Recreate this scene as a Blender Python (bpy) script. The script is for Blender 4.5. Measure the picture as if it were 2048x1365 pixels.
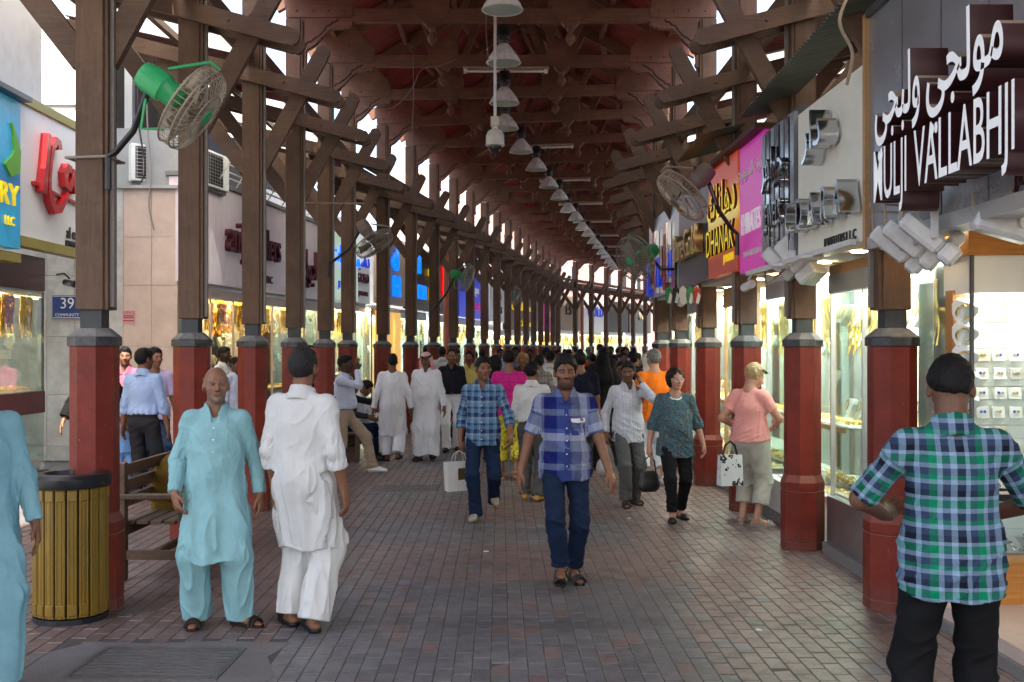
import bpy, math, random
import numpy as np
from mathutils import Vector, Matrix
R = math.radians
random.seed(7)
RNG = np.random.default_rng(11)
SC = bpy.context.scene
COL = SC.collection
for o in list(bpy.data.objects): bpy.data.objects.remove(o)

# ---------------------------------------------------------------- camera, sky, sun, exposure
FPX, CH = 2130.0, 1.77          # focal length in photo pixels, eye height in metres
cam_d = bpy.data.cameras.new('camera'); cam = bpy.data.objects.new('camera', cam_d); COL.objects.link(cam)
cam.location = (0, 0, CH); cam.rotation_euler = (R(90), 0, 0)
cam_d.sensor_width = 36.0; cam_d.lens = 36.0 * FPX / 2048.0
cam_d.shift_x = 24.0 / 2048; cam_d.shift_y = 14.5 / 2048
cam_d.clip_start = 0.05; cam_d.clip_end = 900
SC.camera = cam
W = bpy.data.worlds.new('World'); SC.world = W; W.use_nodes = True
SUN_EL, SUN_AZ = 58.0, 181.0    # azimuth clockwise from +Y
wn = W.node_tree.nodes; bg = wn['Background']
sky = wn.new('ShaderNodeTexSky'); sky.sky_type = 'NISHITA'; sky.sun_disc = False
sky.sun_elevation = R(SUN_EL); sky.sun_rotation = R(SUN_AZ); sky.dust_density = 4.0; sky.ozone_density = 0.6; sky.air_density = 1.0
W.node_tree.links.new(sky.outputs[0], bg.inputs[0]); bg.inputs[1].default_value = 0.15
sl = bpy.data.lights.new('sun', 'SUN'); sl.energy = 3.2; sl.angle = R(0.6); sl.color = (1, .95, .87)
sun = bpy.data.objects.new('sun', sl); COL.objects.link(sun)
sd = Vector((math.sin(R(SUN_AZ)) * math.cos(R(SUN_EL)), math.cos(R(SUN_AZ)) * math.cos(R(SUN_EL)), math.sin(R(SUN_EL))))
sun.rotation_euler = (-sd).to_track_quat('-Z', 'Y').to_euler(); sun.location = (0, 0, 30)
SC.view_settings.view_transform = 'Standard'; SC.view_settings.look = 'None'
SC.view_settings.exposure = 2.25; SC.view_settings.gamma = 1.0
SC.cycles.max_bounces = 6; SC.cycles.diffuse_bounces = 4; SC.cycles.glossy_bounces = 3
SC.cycles.transmission_bounces = 6; SC.cycles.transparent_max_bounces = 12
SC.cycles.sample_clamp_indirect = 6.0; SC.cycles.caustics_reflective = False; SC.cycles.caustics_refractive = False

def at(px, py_or_none, D, Z=None):
    """photo pixel + distance -> world point"""
    x = (px - 1000) / FPX * D
    z = CH - (py_or_none - 697) / FPX * D if Z is None else Z
    return (x, D, z)

# ---------------------------------------------------------------- materials
MATS = {}
def srgb(h):
    h = h.lstrip('#'); c = [int(h[i:i+2], 16) / 255 for i in (0, 2, 4)]
    return tuple((v / 12.92 if v <= .04045 else ((v + .055) / 1.055) ** 2.4) for v in c)
class NT:
    def __init__(s, m): s.m = m; s.t = m.node_tree; s.n = s.t.nodes; s.b = s.n['Principled BSDF']
    def new(s, t, **kw):
        n = s.n.new(t)
        for k, v in kw.items():
            if k.startswith('i_'):
                key = k[2:]; key = int(key) if key.isdigit() else key.replace('_', ' ')
                n.inputs[key].default_value = v
            else: setattr(n, k, v)
        return n
    def lk(s, a, b): s.t.links.new(a, b)
    def coords(s, kind='Object', scale=(1, 1, 1), rnd=True):
        tc = s.new('ShaderNodeTexCoord'); mp = s.new('ShaderNodeMapping'); mp.inputs['Scale'].default_value = scale
        s.lk(tc.outputs[kind], mp.inputs[0])
        if rnd:
            oi = s.new('ShaderNodeObjectInfo'); mu = s.new('ShaderNodeMath', operation='MULTIPLY'); mu.inputs[1].default_value = 37
            s.lk(oi.outputs['Random'], mu.inputs[0]); s.lk(mu.outputs[0], mp.inputs['Location'])
        return mp.outputs[0]
    def noise(s, vec, scale, detail=4, rough=.6):
        n = s.new('ShaderNodeTexNoise'); n.inputs['Scale'].default_value = scale; n.inputs['Detail'].default_value = detail
        n.inputs['Roughness'].default_value = rough; s.lk(vec, n.inputs['Vector']); return n.outputs[0]
    def ramp(s, fac, stops, interp='LINEAR'):
        r = s.new('ShaderNodeValToRGB'); r.color_ramp.interpolation = interp; e = r.color_ramp.elements
        while len(e) < len(stops): e.new(0.5)
        for el, (p, c) in zip(e, stops):
            el.position = p; el.color = tuple(c) + (1,) if len(c) == 3 else c
        s.lk(fac, r.inputs[0]); return r.outputs[0]
    def mix(s, a, b, fac, mode='MIX'):
        m = s.new('ShaderNodeMix', data_type='RGBA', blend_type=mode)
        for inp, v in ((m.inputs[6], a), (m.inputs[7], b), (m.inputs[0], fac)):
            if isinstance(v, (tuple, list)): inp.default_value = tuple(v) + (1,) if len(v) == 3 else v
            elif isinstance(v, (int, float)): inp.default_value = v
            else: s.lk(v, inp)
        return m.outputs[2]
    def bump(s, h, strength=.3, dist=.01):
        b = s.new('ShaderNodeBump'); b.inputs['Strength'].default_value = strength; b.inputs['Distance'].default_value = dist
        s.lk(h, b.inputs['Height']); s.lk(b.outputs[0], s.b.inputs['Normal'])
def mat(name, col=(.5, .5, .5), rough=.6, metal=0, spec=.5, emit=None, es=0, var=.0, vscale=6, bump=0, bscale=40, dirt=0, dirtcol=(.12, .10, .08), stretch=(1, 1, 1), coat=0):
    if name in MATS: return MATS[name]
    m = bpy.data.materials.new(name); m.use_nodes = True; t = NT(m); MATS[name] = m
    b = t.b; b.inputs['Base Color'].default_value = (*col, 1); b.inputs['Roughness'].default_value = rough
    b.inputs['Metallic'].default_value = metal; b.inputs['Specular IOR Level'].default_value = spec; b.inputs['Coat Weight'].default_value = coat
    if emit: b.inputs['Emission Color'].default_value = (*emit, 1); b.inputs['Emission Strength'].default_value = es
    if var or bump or dirt:
        v = t.coords('Object', stretch)
        c = tuple(col)
        out = None
        if var:
            n = t.noise(v, vscale, 5, .65)
            out = t.ramp(n, [(.25, [x * (1 - var) for x in c]), (.5, c), (.75, [min(1, x * (1 + var)) for x in c])])
        if dirt:
            n2 = t.noise(v, vscale * .45 + .7, 6, .7)
            f = t.ramp(n2, [(.48, (0, 0, 0)), (.75, (dirt,) * 3)])
            out = t.mix(out if out is not None else c, dirtcol, f)
        if out is not None: t.lk(out, b.inputs['Base Color'])
        if bump: t.bump(t.noise(v, bscale, 4, .6), bump, .01)
        if var:
            rr = t.new('ShaderNodeMapRange'); rr.inputs[3].default_value = max(.03, rough - .12); rr.inputs[4].default_value = min(1, rough + .12)
            t.lk(n, rr.inputs[0]); t.lk(rr.outputs[0], b.inputs['Roughness'])
    return m
def glass_mat(name, tint=(.93, .975, .96), rough=.02, refl=.12):
    if name in MATS: return MATS[name]
    m = bpy.data.materials.new(name); m.use_nodes = True; t = NT(m); MATS[name] = m
    t.n.remove(t.b); out = t.n['Material Output']
    tr = t.new('ShaderNodeBsdfTransparent'); tr.inputs[0].default_value = (*tint, 1)
    gl = t.new('ShaderNodeBsdfGlossy'); gl.inputs['Roughness'].default_value = rough; gl.inputs[0].default_value = (.9, .95, .95, 1)
    fr = t.new('ShaderNodeLayerWeight'); fr.inputs[0].default_value = .5
    pw = t.new('ShaderNodeMath', operation='POWER'); pw.inputs[1].default_value = 3.0; t.lk(fr.outputs['Facing'], pw.inputs[0])
    mr = t.new('ShaderNodeMapRange'); mr.inputs[3].default_value = refl * .4; mr.inputs[4].default_value = .42
    t.lk(pw.outputs[0], mr.inputs[0])
    ms = t.new('ShaderNodeMixShader'); t.lk(mr.outputs[0], ms.inputs[0]); t.lk(tr.outputs[0], ms.inputs[1]); t.lk(gl.outputs[0], ms.inputs[2])
    t.lk(ms.outputs[0], out.inputs[0]); return m
def emis(name, col, s): return mat(name, col, .5, emit=col, es=s)

ORD = ['zeroth', 'nearest', 'second', 'third', 'fourth', 'fifth', 'sixth', 'seventh', 'eighth', 'ninth', 'tenth', 'eleventh', 'twelfth', 'thirteenth', 'fourteenth', 'fifteenth', 'sixteenth', 'seventeenth', 'eighteenth', 'nineteenth', 'twentieth'] + ['twenty-' + w for w in ('first', 'second', 'third', 'fourth', 'fifth', 'sixth', 'seventh', 'eighth', 'ninth')] + ['thirtieth', 'thirty-first', 'thirty-second']
# ---------------------------------------------------------------- mesh helpers
def tag(o, label=None, cat=None, group=None, kind=None):
    if label: o['label'] = label
    if cat: o['category'] = cat
    if group: o['group'] = group
    if kind: o['kind'] = kind
    return o
def empty(name, loc=(0, 0, 0), rz=0, label=None, cat=None, group=None):
    o = bpy.data.objects.new(name, None); COL.objects.link(o); o.location = loc; o.rotation_euler = (0, 0, rz); o.empty_display_size = .1
    return tag(o, label, cat, group)
def obj_from(name, me, parent=None, loc=(0, 0, 0), rot=(0, 0, 0)):
    o = bpy.data.objects.new(name, me); COL.objects.link(o); o.location = loc; o.rotation_euler = rot
    if parent is not None: o.parent = parent
    return o
class MB:
    """collects simple solids, build() links them as one mesh"""
    def __init__(s): s.v = []; s.f = []; s.smooth = False
    def add(s, vs, fs):
        b = len(s.v); s.v += [tuple(v) for v in vs]; s.f += [tuple(i + b for i in f) for f in fs]; return s
    def box(s, x0, x1, y0, y1, z0, z1, bev=0):
        if bev:
            return s.bevbox(x0, x1, y0, y1, z0, z1, bev)
        vs = [(x, y, z) for z in (z0, z1) for y in (y0, y1) for x in (x0, x1)]
        return s.add(vs, [(0, 2, 3, 1), (4, 5, 7, 6), (0, 1, 5, 4), (2, 6, 7, 3), (0, 4, 6, 2), (1, 3, 7, 5)])
    def bevbox(s, x0, x1, y0, y1, z0, z1, b):
        c = ((x0 + x1) / 2, (y0 + y1) / 2, (z0 + z1) / 2); h = ((x1 - x0) / 2, (y1 - y0) / 2, (z1 - z0) / 2)
        b = min(b, min(h) * .9); vs = []; ix = {}
        for sx in (-1, 1):
            for sy in (-1, 1):
                for sz in (-1, 1):
                    for a in range(3):
                        p = [sx * (h[0] - b), sy * (h[1] - b), sz * (h[2] - b)]; sg = (sx, sy, sz)
                        p[a] = sg[a] * h[a]; ix[(sx, sy, sz, a)] = len(vs); vs.append((c[0] + p[0], c[1] + p[1], c[2] + p[2]))
        fs = []
        for a in range(3):
            u, w = (a + 1) % 3, (a + 2) % 3
            for sg in (-1, 1):
                def key(su, sw):
                    t = [0, 0, 0]; t[a] = sg; t[u] = su; t[w] = sw; return (*t, a)
                q = [ix[key(-1, -1)], ix[key(1, -1)], ix[key(1, 1)], ix[key(-1, 1)]]
                fs.append(q if sg > 0 else q[::-1])
            for su in (-1, 1):          # edge bevels along axis a
                for sw in (-1, 1):
                    def k2(sa, ax):
                        t = [0, 0, 0]; t[a] = sa; t[u] = su; t[w] = sw; return (*t, ax)
                    q = [ix[k2(-1, u)], ix[k2(1, u)], ix[k2(1, w)], ix[k2(-1, w)]]
                    fs.append(q if su * sw < 0 else q[::-1])
        for sx in (-1, 1):
            for sy in (-1, 1):
                for sz in (-1, 1):
                    q = [ix[(sx, sy, sz, 0)], ix[(sx, sy, sz, 1)], ix[(sx, sy, sz, 2)]]
                    fs.append(q if sx * sy * sz > 0 else q[::-1])
        return s.add(vs, fs)
    def prism(s, poly, a0, a1, axis='y'):
        """poly in the other two axes, extruded along axis. y: (x,z); x: (y,z); z: (x,y)"""
        n = len(poly)
        def P(p, a):
            return {'y': (p[0], a, p[1]), 'x': (a, p[0], p[1]), 'z': (p[0], p[1], a)}[axis]
        vs = [P(p, a0) for p in poly] + [P(p, a1) for p in poly]
        fs = [tuple(range(n)), tuple(range(2 * n - 1, n - 1, -1))] + [(i, n + i, n + (i + 1) % n, (i + 1) % n) for i in range(n)]
        return s.add(vs, fs)
    def lathe(s, prof, n=16, c=(0, 0, 0), M=None, sweep=None):
        vs = []
        for r, z in prof:
            for i in range(n):
                a = 2 * math.pi * (i + .5) / n; p = Vector((r * math.cos(a), r * math.sin(a), z))
                if M is not None: p = M @ p
                vs.append((p[0] + c[0], p[1] + c[1], p[2] + c[2]))
        fs = []
        for j in range(len(prof) - 1):
            for i in range(n):
                k = (i + 1) % n; fs.append((j * n + i, j * n + k, (j + 1) * n + k, (j + 1) * n + i))
        fs.append(tuple(range(n))[::-1]); m = (len(prof) - 1) * n; fs.append(tuple(range(m, m + n)))
        return s.add(vs, fs)
    def tube(s, pts, r, n=8, closed=False):
        pts = [Vector(p) for p in pts]; m = len(pts); vs = []; up = None
        rr = r if isinstance(r, (list, tuple)) else [r] * m
        for i, p in enumerate(pts):
            a = pts[i - 1] if (i > 0 or closed) else p; b = pts[(i + 1) % m] if (i < m - 1 or closed) else p
            t = (b - a).normalized()
            if up is None: up = t.orthogonal().normalized()
            up = (up - t * up.dot(t)); up = up.normalized() if up.length > 1e-6 else t.orthogonal().normalized()
            w = t.cross(up)
            for k in range(n):
                an = 2 * math.pi * k / n; vs.append(p + (up * math.cos(an) + w * math.sin(an)) * rr[i])
        fs = []
        for i in range(m if closed else m - 1):
            j = (i + 1) % m
            for k in range(n):
                l = (k + 1) % n; fs.append((i * n + k, i * n + l, j * n + l, j * n + k))
        if not closed: fs.append(tuple(range(n))[::-1]); fs.append(tuple(range((m - 1) * n, m * n)))
        return s.add(vs, fs)
    def beam(s, p, q, w, h, rnd0=False, rnd1=False, up=(0, 1, 0)):
        """flat timber between p and q; h in the plane, w thickness along `up` (the plane's normal); rounded ends"""
        p, q, n = Vector(p), Vector(q), Vector(up).normalized(); t = (q - p).normalized(); n = (n - t * n.dot(t)).normalized(); u = n.cross(t)
        L = (q - p).length; poly = []
        def arc(cx, a0, a1):
            for i in range(9):
                a = a0 + (a1 - a0) * i / 8; poly.append((cx + h / 2 * math.cos(a), h / 2 * math.sin(a)))
        if rnd1: poly += [(L - h * .62, -h / 2), (L - h * .62, -h * .44)]; arc(L - h / 2, -math.pi / 2 * .8, math.pi / 2 * .8); poly += [(L - h * .62, h * .44), (L - h * .62, h / 2)]
        else: poly += [(L, -h / 2), (L, h / 2)]
        if rnd0: arc(h / 2, math.pi / 2, 3 * math.pi / 2)
        else: poly += [(0, h / 2), (0, -h / 2)]
        N = len(poly); vs = [p + t * a + u * b + n * (k * w / 2) for k in (-1, 1) for a, b in poly]
        fs = [tuple(range(N)), tuple(range(2 * N - 1, N - 1, -1))] + [(i, N + i, N + (i + 1) % N, (i + 1) % N) for i in range(N)]
        return s.add(vs, fs)
    def mesh(s, name, m, smooth=False, fix=True):
        me = bpy.data.meshes.new(name); me.from_pydata(s.v, [], s.f); me.update()
        if m is not None: me.materials.append(MATS[m] if isinstance(m, str) else m)
        if fix:
            import bmesh
            bm = bmesh.new(); bm.from_mesh(me); bmesh.ops.recalc_face_normals(bm, faces=bm.faces); bm.to_mesh(me); bm.free()
        if smooth:
            me.polygons.foreach_set('use_smooth', [True] * len(me.polygons))
            try: me.set_sharp_from_angle(angle=R(38))
            except Exception: pass
        return me
    def build(s, name, m, parent=None, loc=(0, 0, 0), rot=(0, 0, 0), smooth=False):
        return obj_from(name, s.mesh(name, m, smooth), parent, loc, rot)
def copy_tree(o, parent=None):
    c = o.copy(); COL.objects.link(c)
    if parent is not None: c.parent = parent
    for ch in list(o.children): copy_tree(ch, c)
    return c
def text_mesh(txt, size, depth, align='CENTER', bevel=0, shear=0, sx=1.0, space=1.0):
    cu = bpy.data.curves.new('lettering', 'FONT'); cu.body = txt; cu.size = size; cu.extrude = depth / 2; cu.align_x = align
    cu.align_y = 'CENTER'; cu.shear = shear; cu.space_character = space; cu.resolution_u = 3; cu.bevel_depth = bevel; cu.offset = bevel_offset[0]
    o = bpy.data.objects.new('lettering', cu); 
    me = bpy.data.meshes.new_from_object(o); bpy.data.objects.remove(o); bpy.data.curves.remove(cu)
    if sx != 1.0: me.transform(Matrix.Diagonal((sx, 1, 1, 1)))
    return me
bevel_offset = [0.0]
AR = {'m': 'م'}
def ar(s):
    """shape Arabic letters into presentation forms, right to left"""
    F = {'ا': 'ﺍﺎﺍﺎ', 'ل': 'ﻝﻞﻟﻠ', 'م': 'ﻡﻢﻣﻤ', 'و': 'ﻭﻮﻭﻮ', 'ج': 'ﺝﺞﺟﺠ', 'ي': 'ﻱﻲﻳﻴ', 'ب': 'ﺏﺐﺑﺒ', 'ه': 'ﻩﻪﻫﻬ', 'ر': 'ﺭﺮﺭﺮ', 'ت': 'ﺕﺖﺗﺘ',
         'د': 'ﺩﺪﺩﺪ', 'ن': 'ﻥﻦﻧﻨ', 'ك': 'ﻙﻚﻛﻜ', 'س': 'ﺱﺲﺳﺴ', 'ع': 'ﻉﻊﻋﻌ', 'ذ': 'ﺫﺬﺫﺬ', 'ف': 'ﻑﻒﻓﻔ', 'ق': 'ﻕﻖﻗﻘ', 'ش': 'ﺵﺶﺷﺸ', 'ح': 'ﺡﺢﺣﺤ'}
    NJ = 'اورد ذز'
    out = []
    for i, ch in enumerate(s):
        if ch not in F: out.append(ch); continue
        prev = i > 0 and s[i-1] in F and s[i-1] not in NJ
        nxt = i + 1 < len(s) and s[i+1] in F and ch not in NJ
        out.append(F[ch][(1 if prev and not nxt else 2 if nxt and not prev else 3 if prev and nxt else 0)])
    return ''.join(out[::-1])
# ---------------------------------------------------------------- materials of the arcade
def wood(name, c1, c2, rough=.55, sc=1.0, dust=.25, axis=(18, 18, 1.2), dustc=(.30, .26, .21)):
    m = bpy.data.materials.new(name); m.use_nodes = True; t = NT(m); MATS[name] = m
    v = t.coords('Object', tuple(a * sc for a in axis)); n = t.noise(v, 3.0, 6, .65); v2 = t.coords('Object', (1, 1, 1)); n2 = t.noise(v2, 2.2, 5, .6)
    c = t.ramp(n, [(.25, c1), (.75, c2)]); c = t.mix(c, t.ramp(n2, [(.3, (.72, .70, .68)), (.7, (1.18, 1.15, 1.12))]), 1, 'MULTIPLY')
    g = t.new('ShaderNodeNewGeometry'); s = t.new('ShaderNodeSeparateXYZ'); t.lk(g.outputs['Normal'], s.inputs[0])
    mr = t.new('ShaderNodeMapRange'); mr.inputs[1].default_value = .25; mr.inputs[2].default_value = .95; mr.inputs[4].default_value = dust * 2.2; t.lk(s.outputs[2], mr.inputs[0])
    c = t.mix(c, dustc, mr.outputs[0]); n3 = t.noise(v2, 7, 6, .75); c = t.mix(c, dustc, t.ramp(n3, [(.52, (0, 0, 0)), (.82, (dust,) * 3)]))
    n4 = t.noise(v2, 38, 3, .6); c = t.mix(c, (.02, .013, .009), t.ramp(n4, [(.66, (0, 0, 0)), (.74, (.35,) * 3)]))
    t.lk(c, t.b.inputs['Base Color']); t.b.inputs['Roughness'].default_value = rough; t.b.inputs['Specular IOR Level'].default_value = .3
    t.bump(n, .25, .004); return name
wood('timber', (.074, .038, .021), (.125, .070, .041), dust=.16)
wood('timber_x', (.080, .043, .026), (.138, .082, .052), dust=.20, axis=(1.2, 18, 18))
wood('timber_red', (.118, .054, .033), (.20, .098, .062), dust=.16, axis=(1.2, 18, 18))
wood('timber_y', (.12, .072, .045), (.20, .13, .085), dust=.25, axis=(18, 1.2, 18))
wood('wood_gold', (.34, .13, .025), (.55, .25, .06), rough=.35, dust=.02, axis=(1.0, 14, 26))
wood('bench_wood', (.055, .030, .018), (.115, .068, .042), rough=.55, dust=.15, axis=(1.2, 16, 16))
mat('dark_groove', (.018, .010, .007), .7)
def pedestal_mat():
    m = bpy.data.materials.new('red_stone'); m.use_nodes = True; t = NT(m); MATS['red_stone'] = m
    v = t.coords('Object'); n = t.noise(v, 260, 2); n2 = t.noise(v, 3.5, 7, .75); n3 = t.noise(v, 22, 6, .75)
    c = t.ramp(n2, [(.3, (.105, .013, .008)), (.7, (.215, .026, .013))]); c = t.mix(c, t.ramp(n, [(.3, (.6, .6, .6)), (.7, (1.35, 1.3, 1.25))]), .6, 'MULTIPLY')
    c = t.mix(c, (.40, .30, .26), t.ramp(n3, [(.66, (0, 0, 0)), (.72, (.7,) * 3)]))
    g = t.new('ShaderNodeNewGeometry'); s = t.new('ShaderNodeSeparateXYZ'); t.lk(g.outputs['Normal'], s.inputs[0])
    mr = t.new('ShaderNodeMapRange'); mr.inputs[1].default_value = .2; mr.inputs[2].default_value = .9; mr.inputs[4].default_value = .35; t.lk(s.outputs[2], mr.inputs[0]); c = t.mix(c, (.42, .33, .29), mr.outputs[0])
    sp = t.new('ShaderNodeSeparateXYZ'); tc = t.new('ShaderNodeTexCoord'); t.lk(tc.outputs['Object'], sp.inputs[0]); md = t.new('ShaderNodeMapRange'); md.inputs[1].default_value = .22; md.inputs[2].default_value = 0; md.inputs[4].default_value = .55; t.lk(sp.outputs[2], md.inputs[0])
    dm = t.new('ShaderNodeMath', operation='MULTIPLY'); t.lk(md.outputs[0], dm.inputs[0]); t.lk(n3, dm.inputs[1]); c = t.mix(c, (.16, .12, .10), dm.outputs[0])
    t.lk(c, t.b.inputs['Base Color']); t.b.inputs['Roughness'].default_value = .45; t.b.inputs['Specular IOR Level'].default_value = .28; t.bump(n, .35, .004)
pedestal_mat()
mat('collar_black', (.018, .021, .024), .45, var=.3, vscale=14, dirt=.5, dirtcol=(.16, .15, .14))
mat('collar_dust', (.17, .16, .15), .8, var=.35, vscale=16, dirt=.6, dirtcol=(.05, .05, .055))
mat('neck_steel', (.020, .024, .028), .55, var=.3, vscale=20, dirt=.2, dirtcol=(.12, .1, .08))
mat('conduit', (.22, .19, .17), .6, var=.2)
def corr_red():
    m = bpy.data.materials.new('roof_red'); m.use_nodes = True; t = NT(m); MATS['roof_red'] = m
    v = t.coords('Object', (3, 16, 3)); n = t.noise(v, 2.0, 6, .7); c = t.ramp(n, [(.28, (.105, .012, .009)), (.5, (.19, .024, .018)), (.72, (.26, .05, .04))])
    t.lk(c, t.b.inputs['Base Color']); t.b.inputs['Roughness'].default_value = .5
corr_red()
def clear_sheet():
    m = bpy.data.materials.new('sheet_clear'); m.use_nodes = True; t = NT(m); MATS['sheet_clear'] = m; out = t.n['Material Output']
    tl = t.new('ShaderNodeBsdfTranslucent'); tl.inputs[0].default_value = (.62, .62, .58, 1); df = t.new('ShaderNodeBsdfDiffuse'); df.inputs[0].default_value = (.5, .5, .46, 1); ms = t.new('ShaderNodeMixShader'); ms.inputs[0].default_value = .4
    t.lk(tl.outputs[0], ms.inputs[1]); t.lk(df.outputs[0], ms.inputs[2]); t.lk(ms.outputs[0], out.inputs[0])
clear_sheet()
mat('sheet_grey', (.26, .27, .28), .6, var=.25, vscale=3, dirt=.4)
mat('sheet_green', (.10, .115, .085), .5, var=.3, vscale=5, dirt=.4)

# ---------------------------------------------------------------- plan of the arcade: it bends to the right twice
NF = 30; K0 = -1
def heading(k): return R(.9) if k < 5 else R(9.4) if k < 20 else R(26)
LEFT, RIGHT, HEAD = {}, {}, {}
p = Vector((-2.77, 7.28, 0)); LEFT[0] = p.copy()
q = p.copy(); LEFT[-1] = Vector((-2.81, 5.10, 0)); LEFT[-2] = Vector((-2.85, 2.92, 0)); LEFT[-3] = Vector((-2.89, .74, 0)); LEFT.update({-j: Vector((-2.89 - .04 * (j - 3), .74 - 2.18 * (j - 3), 0)) for j in range(4, 9)})
for k in range(0, NF):
    a = heading(k); q = q + Vector((math.sin(a), math.cos(a), 0)) * 2.18; LEFT[k + 1] = q.copy()
for k in range(-8, NF + 1):
    a = (heading(k - 1) + heading(k)) / 2 if k >= 5 else 0.0
    HEAD[k] = a
    w = 5.45 - .028 * max(0, min(k, 5)); RIGHT[k] = LEFT[k] + Vector((math.cos(a), -math.sin(a), 0)) * w
def rowp(side, k):
    k = max(-8, min(NF - .001, k)); i = int(math.floor(k)); t = k - i; r = LEFT if side < 0 else RIGHT
    return r[i].lerp(r[i + 1], t)
def pathp(side, k, off):
    """point `off` metres outside the column row, at frame number k"""
    i = max(-8, min(NF - 1, int(math.floor(k)))); t = max(0, min(1, k - i)); a = HEAD[i] * (1 - t) + HEAD[i + 1] * t
    return rowp(side, k) + Vector((math.cos(a), -math.sin(a), 0)) * off * side
def facade(side, k0, k1, off):
    """origin, rotation and length of a frontage: local x runs along it, local y goes into the shop"""
    a, b = pathp(side, k0, off), pathp(side, k1, off)
    if side > 0: a, b = b, a
    d = b - a; return a, math.atan2(d.y, d.x), d.length

# ---------------------------------------------------------------- columns
def oct_prof(*rz): return [(r, z) for r, z in rz]
def make_column_meshes():
    M = {}
    c8 = 1 / (2 * math.cos(math.pi / 8))
    mb = MB().lathe([(.352 * c8, 0), (.352 * c8, .068), (.343 * c8, .070), (.343 * c8, .078), (.352 * c8, .080), (.352 * c8, .512), (.340 * c8, .515), (.340 * c8, .523), (.352 * c8, .526), (.352 * c8, .592), (.298 * c8, .655), (.298 * c8, 1.785)], 8)
    M['pedestal'] = mb.mesh('pedestal', 'red_stone')
    M['collar'] = MB().lathe([(.30 * c8, 1.782), (.328 * c8, 1.787), (.328 * c8, 1.842), (.318 * c8, 1.848)], 8).mesh('collar', 'collar_black')
    M['collar_cap'] = MB().lathe([(.322 * c8, 1.8485), (.20 * c8, 1.905), (.17 * c8, 1.908)], 8).mesh('collar_cap', 'collar_dust')
    M['neck'] = MB().box(-.072, .072, -.072, .072, 1.90, 2.05).mesh('neck', 'neck_steel')
    M['post'] = MB().bevbox(-.095, .095, -.10, .10, 2.03, 6.02, .006).mesh('post', 'timber')
    M['trim_board'] = MB().box(-.012, .012, -.085, .085, 2.032, 6.0).mesh('trim_board', 'timber')
    M['cable_trunking'] = MB().box(-.014, .014, -.02, .02, 2.05, 5.9).mesh('cable_trunking', 'conduit')
    sl = .24 / .92
    M['rafter_tail'] = MB().beam((-2.0, 0, 4.73 + sl * 2.0), (.98, 0, 4.73 - sl * .98), .055, .155, False, True).mesh('rafter_tail', 'timber_x')
    M['strut'] = MB().beam((.075, 0, 3.72), (.80, 0, 5.06), .075, .165, False, True).mesh('strut', 'timber_x')
    M['brace'] = MB().beam((-.07, 0, 3.72), (-1.0, 0, 4.92), .075, .165, False, False).mesh('brace', 'timber_x')
    M['bolt'] = MB().lathe([(.018, 0), (.016, .010), (.006, .016)], 6, M=Matrix.Rotation(R(90), 3, 'X')).mesh('bolt', 'timber_red')
    return M
CM = make_column_meshes()
def column(side, k):
    p = rowp(side, k); rz = -HEAD[k] + (math.pi if side > 0 else 0)
    sn = 'left' if side < 0 else 'right'; grp = f'columns of the {sn} row'
    lab = f'{ORD[k + 1]} column of the {sn} row, red octagonal pedestal under a brown timber post' if k >= 0 else f'column of the {sn} row just outside the frame, red pedestal and brown post'
    o = empty('column', p, rz, lab, 'column', grp)
    for n in ('pedestal', 'collar', 'collar_cap', 'neck', 'post', 'strut', 'brace'):
        c = obj_from(n, CM[n], o)
    obj_from('trim_board', CM['trim_board'], o, (.108, .0, 0))
    if k < 9: obj_from('cable_trunking', CM['cable_trunking'], o, (.135, -.03, 0))
    sg = 1 if side < 0 else -1
    for y in (-.135, .135): 
        c = obj_from('rafter_tail', CM['rafter_tail'], o, (0, y, 0))
        if k < 8 and y * sg < 0:
            obj_from('bolt', CM['bolt'], c, (.36, -.0285 * sg, 4.73 - .26 * .36), (0, 0, 0 if sg > 0 else math.pi))
    return o
for k in range(-1, NF + 1): column(-1, k)
for k in range(0, NF - 3): column(1, k)

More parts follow.
